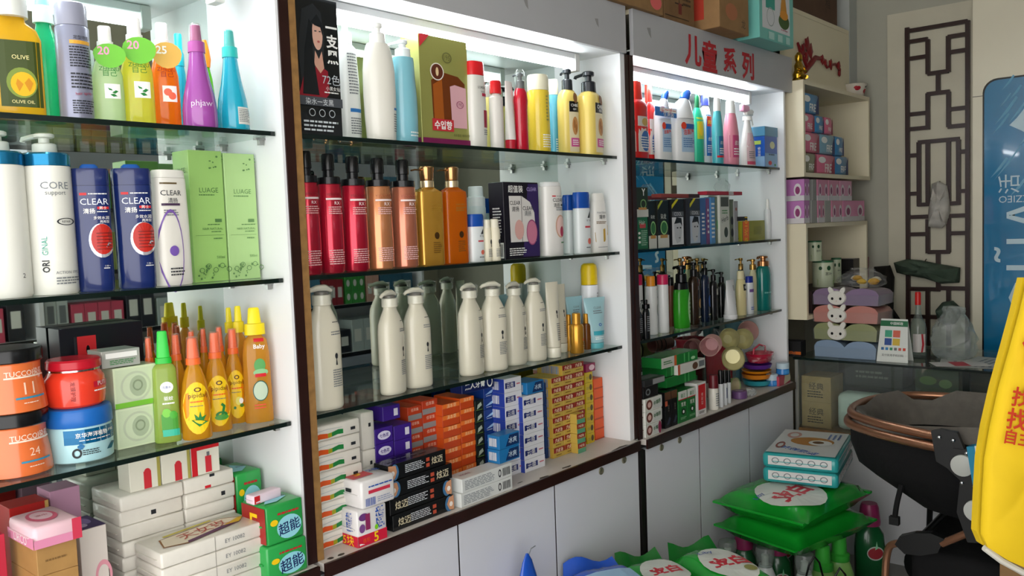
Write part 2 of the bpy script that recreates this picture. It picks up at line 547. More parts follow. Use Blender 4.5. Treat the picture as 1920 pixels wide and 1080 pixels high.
def bottle(name, label, cat, px, pt, y, zs, prof, bm, parts=(), marks=(), ratio=1.0, rz=0.0, e=2.0, group=None, n=24, body='bottle_body', H=None, W=None, wrap=False):
    pl, pr = px
    x = X((pl+pr)/2, y, zs+.1)
    if W is None: W = (pr-pl)/F_PX*depth(x, y, zs+.1)/appw(ratio, rz, x, y)
    if H is None: H = Z(pt, x, y)-zs
    t = thing(name, label, cat, (x, y, zs+.0005), rz, group)
    rg = rings(prof, W, H, ratio, e)
    mk(body, *loft(rg, n), bm, t, True)
    for p in parts:
        if callable(p): p(t, W, H)
        else:
            pr_ = rings(p[1], W, H, p[3] if len(p) > 3 else ratio, p[4] if len(p) > 4 else e)
            mk(p[0], *loft(pr_, n), p[2], t, True)
    mp = (CylMap if wrap else FrontLoft)(rg)
    for i, q in enumerate(marks): mark(t, mp, q, W, H, i)
    return t
def pump(m, t0, t1, cw=.45, head=.4, spout=.7, ang=-20, m2=None, hd=.012):
    """pump dispenser: screw collar, stem, flat head with spout"""
    def f(t, W, H):
        h = t1-t0
        mk('pump_collar', *loft(rings([(t0-.004, cw), (t0+h*.45, cw*.96), (t0+h*.5, cw*.8)], W, H, 1, 2), 20), m2 or m, t, True)
        mk('pump_stem', *loft(rings([(t0+h*.5, cw*.45), (t0+h*.8, cw*.45)], W, H, 1, 2), 12), m, t, True)
        v1 = loft(rings([(t0+h*.76, head*.85), (t0+h*.8, head), (t0+h*.95, head), (t1, head*.8)], W, H, 1, 2), 16)
        c, s = math.cos(R(ang)), math.sin(R(ang))
        L = spout*W
        r = .09*head*W*1.6
        z = H*(t0+h*.9)
        v2 = tube([(0, 0, z), (L*.5*s, -L*.5*c, z), (L*s, -L*c, z-r*.6), (L*1.04*s, -L*1.04*c, z-r*1.6)], r, 8)
        mk('pump_head', *join([v1, v2]), m, t, True)
    return f
def carton(name, label, cat, x0, x1, y0, y1, z0, z1, m, marks=(), group=None, rz=0.0, b=.0008, film=None):
    """paper carton; marks: (face, ...) with face F front, L left end, T top"""
    cx, cy = (x0+x1)/2, (y0+y1)/2
    w, d, h = x1-x0, y1-y0, z1-z0
    t = thing(name, label, cat, (cx, cy, z0+.0004), rz, group)
    box('carton_body', -w/2, w/2, -d/2, d/2, 0, h, m, t, b)
    faces(t, w, d, h, marks)
    return t
def faces(t, w, d, h, marks):
    for i, q in enumerate(marks):
        f, q = q[0], q[1:]
        if f == 'F': mark(t, FrontBox(-d/2), q, w, h, i, .0005)
        elif f == 'L': mark(t, LeftBox(-w/2), q, d, h, i, .0005)
        elif f == 'T': mark(t, TopBox(h), q, w, d, i, .0005)
def cpx(name, label, cat, pl, pr, pt, y0, dep, zs, m, marks=(), group=None, rz=0.0, H=None, **k):
    """carton from the columns of its two front edges and the row of its top front-left corner"""
    zz = zs+(H/2 if H else .08)
    x0, x1 = X(pl, y0, zz), X(pr, y0, zz)
    h = H if H else Z(pt, x0, y0)-zs
    return carton(name, label, cat, x0, x1, y0, y0+dep, zs, zs+h, m, marks, group, rz, **k)
UPS = ['lowest', 'second up', 'third up', 'fourth up', 'fifth up', 'sixth up', 'seventh up', 'eighth up', 'ninth up']
PLAINCAP = lambda t0, t1, w, m: ('cap', [(t0, w), (t1-.012, w), (t1-.003, w*.96), (t1, w*.85)], m)

# ================================================================== LEFT CABINET, TOP SHELF
bottle('oil_bottle', 'square bottle of golden oil with a dark green flower label', 'bottle', (-22, 72), -14, .07, S1,
       [(0, .94), (.02, 1), (.62, 1), (.70, .86), (.76, .5), (.80, .46)], liquid('#f2c42c'),
       [('cap', [(.80, .62), (.97, .62), (1, .5)], mat('#d9dcd6', .4), 1.0, 2)],
       [('r', -.30, .44, .08, .60, mat('#3d4a1c', .4)), ('e', .08, .27, .27, .12, mat('#7c8f3a', .5)), ('e', .10, .26, .22, .095, mat('#e0b018', .5)),
        ('p', [(.10, .26), (.0, .30), (-.03, .26), (.02, .2)], mat('#c98712', .5)), ('p', [(.12, .27), (.2, .31), (.27, .27), (.2, .2)], mat('#c98712', .5)),
        ('t', 'OLIVE', .08, .47, .3, PALEY), ('t', 'OLIVE OIL', .08, .12, .4, PALEY)], ratio=.62, e=4.5, rz=-12)
bottle('spray_bottle', 'teal green mist spray bottle with pale collar beside grey can', 'bottle', (60, 114), -40, .10, S1,
       [(0, .96), (.02, 1), (.3, 1), (.52, .8), (.62, .62), (.66, .5), (.69, .48)], liquid('#2fd39a'),
       [('collar', [(.69, .66), (.80, .62), (.81, .5)], mat('#cfe6dc', .4)), ('nozzle', [(.81, .5), (.9, .34), (.98, .3), (1, .2)], mat('#7fe0bf', .35))], ratio=.8)
bottle('aerosol_can', 'slate grey aerosol hair spray can with an orange band', 'can', (109, 168), 6, .055, S1,
       [(0, .9), (.01, 1), (.775, 1), (.795, .93)], mat('#8b8ea2', .3, metal=.3),
       [('cap', [(.797, .95), (.95, .95), (.985, .88), (1, .7)], mat('#8e90a0', .3))],
       [('r', -.28, .40, .635, .665, mat('#d9a23a', .4)), ('t', '定型喷雾', .08, .69, .5, INK), ('l', -.30, .42, .44, .62, 8, INK), ('l', -.30, .42, .26, .40, 5, INK),
        ('t', 'hair spray', .05, .22, .5, mat('#a03048', .4), 6), ('l', -.30, .42, .05, .17, 6, INK)], wrap=True)
def tagged(px, pt, y, h, label, wm, liq, tagc, num, numc, lg, icon, capm=WHT):
    def swing(t, W, H):
        put('price_tag', d_poly([(.5*W*math.cos(a)*1.0+.1*W, .70*H+.105*H*math.sin(a)*(1 if math.sin(a) > 0 else 1.35)) for a in [2*math.pi*i/16 for i in range(16)]]), FrontBox(-.36*W), tagc, t, .001)
        put('printed_text', d_text(num, -.08*W, .73*H, width=.36*W, bold=.02), FrontBox(-.36*W), numc, t, .0016)
    return bottle('gel_bottle', label, 'bottle', px, pt, y, S1,
                  [(0, .9), (.015, 1), (.32, 1), (.5, .96), (.62, .74), (.70, .46), (.73, .44)], liquid(liq),
                  [('cap', [(.73, .52), (.84, .5), (.845, .42), (.99, .4), (1, .34)], capm), swing],
                  [('t', 'ZHENU', .06, .555, .62, lg), ('t', '自己', .08, .51, .42, lg), ('r', -.12, .36, .25, .40, WHT)] + icon, ratio=.7, e=2.6, rz=-22)
leaf = lambda c: [('p', [(-.02, .36), (.1, .345), (.12, .33), (.02, .335)], c), ('p', [(.1, .31), (.22, .335), (.3, .325), (.2, .3)], c), ('p', [(.04, .29), (.16, .3), (.26, .275), (.14, .268)], c)]
tagged((172, 228), 50, .06, 0, 'clear pale green gel bottle with white leaf panel and green swing tag', .7, '#dcf2c0', mat('#6cbf32', .4), '20', mat('#f2a0c0', .4), GRN, leaf(GRN))
tagged((227, 285), 34, .06, 0, 'yellow green gel bottle with white leaf panel and green swing tag', .7, '#eeea58', mat('#6cbf32', .4), '20', mat('#f2a0c0', .4), GRN, leaf(GRN))
tagged((282, 334), 44, .078, 0, 'orange gel bottle with pink fruit panel and gold swing tag', .7, '#ff8a18', mat('#e0b050', .4), '25', WHT, mat('#8a2a10', .4),
       [('e', .06, .34, .14, .035, mat('#ef6a50', .4)), ('e', .2, .305, .13, .035, mat('#ef6a50', .4))])
CONE = [(0, .94), (.02, 1), (.18, .99), (.32, .88), (.46, .68), (.6, .53), (.70, .46), (.73, .44)]
bottle('spray_bottle', 'purple cone shaped spray bottle with frosted letters', 'bottle', (340, 403), 47, .034, S1, CONE, mat('#9a4a9e', .2, coat=.5),
       [('collar', [(.73, .5), (.83, .48), (.84, .36)], mat('#a8509a', .3)), ('nozzle', [(.84, .34), (.99, .28), (1, .2)], mat('#a8487f', .3)), ('clear_cap', [(.835, .42), (.995, .34), (1.01, .25)], CLEAR)],
       [('t', 'phjaw', .05, .22, .6, mat('#d8c8de', .3))], rz=-28)
bottle('spray_bottle', 'turquoise cone shaped spray bottle with white fine print label', 'bottle', (405, 463), 58, .045, S1, CONE, mat('#1ba3bf', .2, coat=.5),
       [('collar', [(.73, .5), (.83, .48), (.84, .36)], mat('#2fb9b4', .3)), ('nozzle', [(.84, .34), (.99, .28), (1, .2)], mat('#1fb0ae', .3)), ('clear_cap', [(.835, .42), (.995, .34), (1.01, .25)], CLEAR)],
       [('r', .0, .46, .06, .23, mat('#d3d6cf', .4)), ('l', .03, .43, .08, .215, 8, INKG)], rz=-14)
bottle('spray_bottle', 'slim turquoise bottle half hidden behind the purple cone bottle', 'bottle', (329, 349), 64, .15, S1,
       [(0, .9), (.02, 1), (.6, 1), (.68, .8)], mat('#22a9c4', .25), [('cap', [(.68, .9), (.8, .9), (.82, .7), (.99, .7), (1, .6)], mat('#20b8c8', .3))])
bottle('gel_bottle', 'lime green bottle with orange flower cap behind the cone bottles', 'bottle', (374, 402), 76, .16, S1,
       [(0, .9), (.02, 1), (.4, 1), (.6, .8), (.72, .5)], liquid('#6fd01c'), [('cap', [(.72, .6), (.8, .75), (.9, .6), (1, .3)], mat('#f08a1a', .4))])

# ================================================================== LEFT CABINET, SECOND SHELF
def blue_collar(px, pt, label, marks):
    return bottle('pump_bottle', label, 'bottle', px, pt, .065, S2,
           [(0, .93), (.015, 1), (.6, .99), (.765, .985), (.785, .97)], mat('#e3e3da', .3, coat=.3),
           [('blue_band', [(.787, .985), (.855, .985), (.866, .9)], mat('#1c6f96', .15, metal=.6)), pump(mat('#dfe6dc', .35, alpha=.75), .866, .99, .5, .42, .62, 200)], marks)
blue_collar((53, 138), 248, 'tall white pump shampoo bottle with metallic blue band and green word', 
            [('t', 'CORE', -.02, .665, .56, mat('#7c8288', .5)), ('t', 'support', -.02, .615, .42, INKG), ('o', .16, .445, .21, .022, .82, INK), ('t', 'REPAIR', .16, .445, .2, INK),
             ('t', 'ORI', -.30, .175, .26, INK, 90, .02), ('t', 'GINAL', -.30, .30, .40, mat('#3d9c8c', .4), 90), ('t', 'ACTION 1992', .12, .135, .52, INKG), ('l', -.14, .42, .06, .11, 3, INKG)])
blue_collar((-38, 50), 243, 'white pump shampoo bottle with metallic blue band at the cabinet edge, plain front', [('t', '2', .2, .13, .06, INK)])
def clear_navy(px, pt, label):
    return bottle('shampoo_bottle', label, 'bottle', px, pt, .05, S2,
           [(0, .90), (.015, .96), (.5, .97), (.80, 1.0), (.83, 1.0)], mat('#15265f', .22, coat=.5),
           [('cap', [(.832, .98), (.845, 1.0), (.95, 1.0), (.965, .94)], mat('#16255c', .2, coat=.5)), ('flip_lid', [(.963, .5), (.985, .46), (1.0, .34)], mat('#1c56a8', .25))],
           [('r', -.30, -.12, .755, .775, RED), ('l', -.08, .44, .757, .775, 1, WHT), ('t', 'CLEAR', .07, .705, .72, mat('#dfe4ee', .3)), ('t', '清扬', -.08, .632, .30, WHT, 0, .012),
            ('r', .13, .43, .645, .665, RED), ('t', '男士', .28, .655, .2, WHT), ('l', .12, .43, .618, .634, 1, WHT), ('t', '多效水润', .22, .578, .40, WHT), ('t', '两用型', .30, .548, .24, WHT),
            ('e', .20, .40, .34, .135, mat('#c9ccd2', .2, metal=.6)), ('e', .22, .41, .30, .12, mat('#b5281f', .25))] +
           [('r', .06, .46, .33+.025*i, .335+.025*i, mat('#5c1210', .4)) for i in range(6)] +
           [('t', '二合一', .3, .20, .16, WHT), ('l', .2, .40, .175, .19, 1, WHT)], ratio=.6, e=2.8, rz=-20)
clear_navy((142, 208), 309, 'navy shampoo bottle with red disc emblem standing next to the white pump bottle')
clear_navy((218, 287), 309, 'navy shampoo bottle with red disc emblem standing next to the slim white bottle')
bottle('shampoo_bottle', 'slim white shampoo bottle with purple curved stripe beside tall green box', 'bottle', (289, 352), 320, .06, S2,
       [(0, .95), (.015, 1), (.5, .98), (.9, .92), (.93, .9)], mat('#e6e3da', .28, coat=.3), [('cap', [(.932, .88), (.985, .86), (1, .8)], mat('#e8e6de', .3))],
       [('r', -.40, .05, .875, .89, mat('#6a5a3c', .4)), ('t', 'CLEAR', -.12, .80, .56, INK), ('t', '清扬', -.10, .735, .28, INK), ('r', -.40, .10, .69, .71, mat('#4a3550', .4)), ('l', -.36, .06, .60, .66, 3, INKG),
        ('o', -.20, .30, .32, .36, .93, mat('#7a5aa8', .35)), ('e', -.16, .30, .13, .045, mat('#7a5ab0', .35)), ('l', -.3, .12, .08, .16, 3, INK)], ratio=.6, e=2.8, rz=10)
def luage(pl, pr, pt, label, h1, h2, dep):
    g, gd = mat(h1, .3), mat(h2, .4)
    mm = [('F', 't', 'LUAGE', .05, .70, .56, gd), ('F', 'l', -.25, .3, .655, .672, 1, gd), ('F', 'r', .18, .38, .455, .48, gd), ('F', 't', 'HAIR NATURAL', .1, .405, .6, gd),
          ('F', 'l', -.05, .42, .43, .445, 1, gd), ('F', 'l', .05, .42, .375, .39, 1, gd), ('F', 'r', -.42, .42, .355, .357, gd), ('F', 'l', .1, .42, .32, .34, 1, gd), ('F', 't', '500ml', .28, .185, .24, gd),
          ('L', 't', 'LUAGE', .0, .85, .7, gd)]
    rnd = random.Random(4)
    for i in range(26):                                  # printed sprigs at the foot and the top corner
        u, v = (-.45+.9*rnd.random(), .02+.11*rnd.random()) if i < 17 else (.05+.42*rnd.random(), .86+.12*rnd.random())
        a = rnd.random()*6.28
        mm.append(('F', 'e', u, v, .014+.02*rnd.random(), .004+.008*rnd.random(), gd))
    mm += [('F', 'o', -.35+.2*i, .09+.03*(i % 2), .08, .02, .75, gd) for i in range(5)]
    return cpx('tall_carton', label, 'box', pl, pr, pt, .075, dep, S2, g, mm)
luage(362, 425, 281, 'tall green hair conditioner carton standing beside the slim white bottle', '#93bd6a', '#4d7440', .062)
luage(428, 485, 287, 'tall green hair conditioner carton standing next to the cabinet side panel', '#a6c986', '#5f8650', .05)

# ================================================================== LEFT CABINET, THIRD SHELF
def jar(name, label, px, top, bot, y, z0, prof, m, parts, marks, wrap=True):
    pl, pr = px
    x = X((pl+pr)/2, y, z0+.04)
    W = (pr-pl)/F_PX*depth(x, y, z0+.04)
    return bottle(name, label, 'jar', px, None, y, z0, prof, m, parts, marks, H=top, W=W, wrap=wrap)
def orange_jar(px, z0, H, label, num):
    return jar('hair_mask_jar', label, px, H, 0, .085, z0, [(0, .92), (.02, 1), (.3, .95), (.62, .86), (.76, .87), (.78, .9)], mat('#e0713a', .25, coat=.4),
        [('lid', [(.782, .92), (.80, .95), (.97, .95), (1, .92)], BLK)],
        [('t', 'TUCCOI染彩', .12, .62, .62, mat('#f3dcc8', .4), 0, .01), ('r', -.2, .46, .545, .57, mat('#f3dcc8', .4)), ('t', num, .12, .38, .15, mat('#f6d2b8', .4)), ('r', -.08, .38, .22, .25, mat('#3a8fb0', .4)), ('l', .02, .3, .14, .17, 1, mat('#f3dcc8', .4))])
jx = (-42, 86)
orange_jar(jx, S3, .108, 'orange hair mask jar with black lid standing on glass, lower of two', '24')
orange_jar((-52, 75), S3+.1085, .108, 'orange hair mask jar with black lid resting on another orange jar', '11')
jar('hair_mask_jar', 'pale blue hair mask jar with bright blue lid under a red jar', (87, 203), .098, 0, .085, S3, [(0, .9), (.03, .98), (.5, 1), (.64, .97), (.66, .95)], mat('#a9d3da', .3, coat=.3),
    [('lid', [(.662, 1.0), (.68, 1.02), (.93, 1.0), (.98, .95), (1, .8)], mat('#1d64b4', .3))],
    [('r', -.42, .50, .36, .62, mat('#0f5e8a', .2, metal=.3)), ('t', '京华海洋植物', .0, .52, .5, WHT, 0, .01), ('t', '护发素', .35, .53, .14, WHT), ('l', -.2, .4, .41, .44, 1, WHT),
     ('o', -.24, .2, .07, .09, .6, INK), ('l', -.16, .12, .15, .26, 3, INK), ('p', [(.22, .18), (.36, .3), (.46, .28), (.34, .17)], mat('#0f5a72', .4)), ('t', '♣', -.18, .33, .1, mat('#1a6aa0', .4))])
jar('hair_mask_jar', 'red hair mask jar with red lid stacked on a pale blue jar', (82, 189), .085, 0, .085, S3+.0985, [(0, .86), (.05, .95), (.35, 1), (.6, .97), (.72, .84), (.75, .8)], mat('#dd3a24', .2, coat=.5),
    [('chrome_ring', [(.75, .83), (.79, .83)], CHROME), ('lid', [(.79, .86), (.82, .9), (.96, .88), (1, .82)], mat('#b8182a', .25))],
    [('t', '发膜护理', -.22, .36, .34, mat('#7a1210', .4), -90), ('r', .12, .5, .40, .52, mat('#c01430', .4)), ('l', .12, .46, .30, .36, 1, WHT), ('t', 'PUTI', .3, .47, .2, WHT)])
# gift cartons and soap
nb = cpx('gift_box', 'flat black gift box with a red square label behind the jars', 'box', 120, 275, 618, .185, .05, S3, mat('#15171f', .3),
    [('F', 'r', -.30, -.08, .68, .92, mat('#c8282e', .4)), ('F', 'e', -.18, .80, .022, .04, BLK), ('F', 'r', -.34, -.31, .66, .92, mat('#2a2a30', .4))])
for k in range(2):
    d = carton('soap_box', ['clear soap box with pale green soap, standing on the glass', 'clear soap box with pale green soap and lime ribbon, stacked on another'][k], 'box',
           X(219, .075, S3+.04), X(299, .075, S3+.04), .075, .128, S3+k*.0775, S3+k*.0775+.0765, mat('#e2efc8', .35), [
           ('F', 'r', -.46, .46, .05, .95, mat('#d6e4c0', .4)), ('F', 'o', 0, .5, .36, .38, .85, mat('#c6d2b4', .4)), ('F', 'e', .05, .5, .2, .26, mat('#b2c2a0', .4)), ('F', 'o', .04, .52, .12, .14, .7, mat('#8b9c7a', .5)),
           ('F', 'r', .36, .5, 0, 1, LIME) if k == 0 else ('F', 'r', -.5, .5, 0, .13, LIME)])
    w_ = X(299, .075, S3+.04)-X(219, .075, S3+.04)
    box('clear_wrap', -w_/2-.002, w_/2+.002, -.0285, .0285, .0005, .0772, FILM, d)
carton('gift_box', 'silver film wrapped carton resting on the two soap boxes', 'box', X(190, .08, S3+.18), X(262, .08, S3+.18), .08, .14, S3+.1558, S3+.188, mat('#c8ccc4', .25, metal=.4),
       [('F', 'r', -.4, .42, .55, .85, WHT), ('F', 'l', -.3, .4, .15, .45, 3, GRN)])
SP = [(0, .94), (.015, 1), (.35, .98), (.55, .8), (.68, .55), (.71, .42), (.73, .4)]
bottle('spray_bottle', 'clear green flower water spray bottle with bright green cap', 'bottle', (286, 334), 621, .062, S3,
       [(0, .94), (.015, 1), (.66, .86), (.69, .7), (.71, .5)], liquid('#c4e070'),
       [('collar', [(.71, .62), (.76, .6), (.765, .5)], mat('#28b83a', .3)), ('nozzle', [(.765, .5), (.99, .36), (1, .3)], mat('#38c84a', .3))],
       [('e', .04, .50, .24, .05, WHT), ('t', '花露水', .04, .50, .3, mat('#2a50a0', .4)), ('t', '驱蚊', .08, .40, .34, WHT, 0, .01), ('l', -.15, .3, .34, .37, 1, WHT), ('r', -.22, .38, .10, .26, mat('#4a9a3a', .4)), ('e', -.02, .27, .16, .04, mat('#7ac848', .4)), ('e', .22, .25, .14, .035, mat('#4fae3c', .4)), ('r', -.2, .42, .06, .12, mat('#3ab89a', .4))], ratio=.7, e=3, rz=-24)
def ylabel(px, pt, y, label, kind):
    mm = [('e', .02, .31, .46, .255, YEL), ('t', 'pipidaij', .06, .43, .62, mat('#5a3408', .4)), ('o', .06, .49, .12, .022, .6, mat('#5a3408', .4)), ('l', -.2, .36, .36, .39, 1, ORG), ('l', -.22, .34, .325, .34, 1, INKG)]
    if kind == 0: mm += [('p', [(.05, .13), (-.2, .2), (-.06, .2), (-.1, .26), (.04, .22), (.1, .28), (.14, .22), (.3, .24), (.2, .19), (.34, .17)], GRN)]
    elif kind == 1: mm += [('o', .08, .17, .22, .035, .5, GRN), ('p', [(.06, .17), (.14, .25), (.06, .27), (.12, .29), (.24, .26), (.16, .17)], GRN), ('e', .08, .145, .26, .028, mat('#4a9a38', .4))]
    else: mm += [('e', .1, .24, .16, .045, mat('#e8e06a', .4)), ('e', -.1, .17, .06, .015, GRN), ('e', .22, .19, .09, .02, mat('#4a7a28', .4)), ('e', .2, .24, .1, .03, WHT)]
    return bottle('spray_bottle', label, 'bottle', px, pt, y, S3, SP, liquid('#f4b62a'),
           [('collar', [(.73, .5), (.79, .48), (.795, .42)], mat('#e8682a', .3)), ('nozzle', [(.795, .4), (.97, .3), (.985, .25)], mat('#f07a3a', .3)), ('clear_cap', [(.79, .46), (.99, .38), (1, .34)], glassy('#fbdcc8', .9, .05, 1.4))],
           mm if kind < 3 else [], ratio=.75, e=2.3, rz=-24)
ylabel((338, 392), 632, .036, 'amber spray bottle, orange cap, yellow oval label printed with leaves', 0)
ylabel((382, 430), 622, .062, 'amber spray bottle, orange cap, yellow oval label printed with a snake', 1)
ylabel((420, 459), 616, .095, 'amber spray bottle, orange cap, yellow oval label printed with pale fruit', 2)
for px, pt, y, lab in (((316, 352), 626, .115, 'between the green spray and the leaf labelled bottle'), ((268, 298), 632, .12, 'beside the clear soap boxes'), ((348, 378), 620, .15, 'behind the leaf labelled bottle'), ((400, 430), 612, .145, 'behind the snake labelled bottle'), ((372, 398), 615, .185, 'against the mirror')):
    ylabel(px, pt, y, 'amber spray bottle with orange cap standing '+lab, 3)['group'] = 'orange capped spray bottles behind the labelled ones'
def ycap(px, pt, y, label, front):
    mm = [('t', 'Baby', .08, .66, .4, WHT, 0, .01), ('r', -.1, .25, .705, .735, RED), ('e', .06, .50, .2, .06, mat('#5aa05a', .4)), ('e', .08, .44, .26, .03, mat('#8ac08a', .4)), ('r', -.12, .26, .40, .43, RED),
          ('e', .04, .28, .27, .09, mat('#b9cbb4', .4)), ('o', .04, .28, .27, .09, .9, mat('#2a5a4a', .4)), ('l', -.2, .28, .12, .17, 2, mat('#e0563c', .4))] if front else []
    return bottle('spray_bottle', label, 'bottle', px, pt, y, S3, [(0, .95), (.015, 1), (.6, .92), (.72, .78), (.75, .5), (.765, .45)], liquid('#eab040'),
        [('collar', [(.765, .72), (.86, .7), (.865, .5)], mat('#e6d01c', .3)), ('nozzle', [(.865, .48), (.99, .38), (1, .3)], mat('#efdc22', .3))], mm, ratio=.6, e=2.8, rz=-22)
ycap((456, 508), 577, .06, 'clear amber baby spray bottle with yellow cap and green oval print', True)
for px, pt, y, lab in (((438, 466), 574, .125, 'directly behind the baby spray'), ((423, 446), 577, .18, 'against the mirror in the corner')):
    ycap(px, pt, y, 'amber spray bottle with yellow cap standing '+lab, False)['group'] = 'yellow capped sprays in the back row'

# ================================================================== LEFT CABINET, DECK
WRAPW = mat('#dedad0', .3, noise=.05, bump=.12, scale=40, coat=.2)
PINKP = mat('#d8a0b4', .4); PINKL = mat('#e3bcc6', .4)
def pack(name, label, cat, x0, x1, y0, y1, z0, z1, m, marks=(), group=None, rz=0.0, b=.004, n=5, puff=.002):
    """soft wrapped pack: a rounded box with slightly bulging, uneven faces and sealed end folds"""
    w, d, h = x1-x0, y1-y0, z1-z0
    t = thing(name, label, cat, ((x0+x1)/2, (y0+y1)/2, z0+.0004), rz, group)
    bm = bmesh.new()
    V, Fc = boxvf(-w/2, w/2, -d/2, d/2, 0, h, 0)
    vs = [bm.verts.new(v) for v in V]
    for f in Fc: bm.faces.new([vs[i] for i in f])
    bmesh.ops.bevel(bm, geom=bm.edges[:], offset=min(b, h*.3), segments=2, affect='EDGES', profile=.5)
    rnd = random.Random(int(w*1e4)+int(z0*1e3))
    for v in bm.verts:
        v.co += Vector((rnd.uniform(-1, 1)*puff*.4, rnd.uniform(-1, 1)*puff*.4, 0 if v.co.z < .001 else rnd.uniform(-1, .3)*puff*.4))
    bm.verts.index_update()
    mk('wrapper', [v.co[:] for v in bm.verts], [tuple(v.index for v in f.verts) for f in bm.faces], m, t, True, 60)
    bm.free()
    for s in (-1, 1):                                     # crimped seal at each end
        box('end_seal', s*w/2, s*(w/2+.0035), -d*.36, d*.36, h*.46, h*.5, m, t)
    faces(t, w, d, h, marks)
    return t
y0 = .105
hb = .0302
xa, xb, xc = X(225, y0, .95), X(345, y0, .95), X(440, y0, .95)
for r in range(7):
    for c, (u, v) in enumerate(((xa, xb-.0015), (xb+.0015, xc))):
        top = r == 6
        lab = 'white film wrapped tissue brick, %s in the rear pile, %s side' % (UPS[r], ['wipes', 'green soap'][c]) if r < 5 else [['white film wrapped tissue brick with black code mark under the brick carrying boxes', 'white film wrapped tissue brick with black code mark under the red sealed brick'][c],
              ['white film wrapped tissue brick carrying two small boxes', 'white film wrapped tissue brick with red seal under the red edged box'][c]][r-5]
        mm = []
        if r == 5: mm = [('F', 'r', -.02 if c == 0 else .2, .06 if c == 0 else .28, .3, .6, INK)]
        if r == 6 and c == 1: mm = [('F', 'r', -.1, .02, .05, .25, RED), ('F', 'r', .0, .1, .8, 1, INK)]
        if r == 3: mm = [('F', 'r', .1, .18, .5, .62, INK)]
        pack('tissue_brick', lab, 'tissue pack', u, v, y0+.003*((r*7+c) % 3), y0+.128, DK+r*hb, DK+(r+1)*hb-.0006, WRAPW, mm, 'white wrapped tissue bricks in the rear pile' if r < 6 else None)
zf = DK+7*hb
for i, (pl, pr, lab, edge) in enumerate(((243, 300, 'small white carton with red bottle print at the left end of three', None), (303, 356, 'small white carton with red bottle print between two alike', None), (359, 411, 'small white carton with red bottle print and red border', RED))):
    xx0, xx1 = X(pl, .115, zf+.03), X(pr, .115, zf+.03)
    mm = [('F', 'r', -.05, .2, .02, .58, mat('#c9303a', .4)), ('F', 'e', .075, .58, .1, .09, mat('#c9303a', .4)), ('F', 'r', .40, .5, 0, 1, mat('#a8a050', .4) if not edge else WHT)]
    if edge: mm = [('F', 'r', -.5, -.3, 0, 1, RED), ('F', 'r', -.5, .5, .84, 1, RED), ('F', 'r', -.02, .2, .05, .6, mat('#c9303a', .4)), ('F', 'r', .04, .14, .6, .74, INKG)]
    carton('small_carton', lab, 'box', xx0, xx1, .115, .165, zf, zf+.062, mat('#dfdccd', .4), mm)
# front pile of wide tissue bricks
yf = -.012
xa, xb = X(302, yf, .86), X(494, yf, .86)
for r in range(4):
    h = .0305
    mm = [('F', 'r', .0, .006, 0, 1, mat('#8f8b82', .6)), ('F', 't', 'EY 10082', .2, .5, .2, INKG)]
    lab = 'white film wrapped double tissue brick, %s in the front pile' % UPS[r]
    g = 'double tissue bricks in the front pile'
    if r == 3:
        lab, g = 'white film wrapped double tissue brick with ornate gold and purple printed top', None
        mm += [('T', 'p', [(-.42, -.28), (-.36, .16), (.30, .34), (.46, .1), (.36, -.12), (-.22, -.42)], mat('#8a5a28', .5)), ('T', 'p', [(-.405, -.26), (-.345, .14), (.29, .31), (.43, .1), (.34, -.1), (-.22, -.37)], mat('#e2d6c0', .5)),
               ('T', 'p', [(-.22, -.42), (.36, -.12), (.40, -.06), (.2, -.08), (-.2, -.3)], mat('#5a2a52', .5)), ('T', 'p', [(.2, -.1), (.36, -.12), (.46, .1), (.40, .1)], mat('#d8b030', .5)), ('T', 'p', [(-.3, .2), (.2, .34), (.2, .4), (-.3, .27)], mat('#c8b838', .5)),
               ('T', 't', '天女玫', .03, .02, .5, mat('#b04838', .5), 8)]
    pack('tissue_brick', lab, 'tissue pack', xa, xb, yf, yf+.105, DK+r*h, DK+(r+1)*h-.0006, WRAPW, mm, g)
# green laundry soap
GS = mat('#2a9a48', .3, coat=.3)
def greensoap(label, x0, x1, ya, dep, z0, h, red=True, group=None):
    mm = [('F', 'e', .1, .36, .33, .3, mat('#8fd0dc', .4)), ('F', 't', '超能', .1, .36, .58, NAVY, 8, .012), ('F', 'l', -.2, .45, .68, .8, 1, mat('#b82a2e', .4)), ('F', 'e', -.3, .55, .1, .08, YEL), ('T', 'p', [(-.4, -.3), (0, .3), (.3, -.1), (-.1, -.35)], mat('#8fd0dc', .4)), ('T', 't', '超能', .15, .0, .35, NAVY)]
    if red: mm += [('L', 'r', -.5, .5, .05, .95, mat('#9a2420', .4)), ('L', 't', '5', .0, .4, .4, YEL)]
    return pack('soap_pack', label, 'soap pack', x0, x1, ya, ya+dep, z0, z0+h, GS, mm, group, b=.005)
xg = X(448, .10, .9)
greensoap('green laundry soap pack with red end, upper one behind the small pink box', xg, 1.032, .10, .1, DK+.0, .1, False)
greensoap('green laundry soap pack lying against the cabinet side panel on another green pack', xg, 1.03, .11, .1, DK+.1005, .093)
zl = DK
greensoap('green laundry soap pack with barcode at the front corner of the deck', X(500, -.035, .8), 1.036, -.036, .085, zl, .072, False)
t = greensoap('green laundry soap pack with red end, on the barcode pack', X(498, -.03, .87), 1.034, -.032, .085, zl+.0725, .082)
pack('soap_pack', 'small white and pink wrapped bar lying on green soap packs', 'soap pack', X(473, -.0, .93), X(528, -.0, .93), -.0, .028, zl+.155, zl+.175, mat('#dcc9d4', .3), [('F', 'r', -.5, -.3, .1, .9, RED)], rz=6)
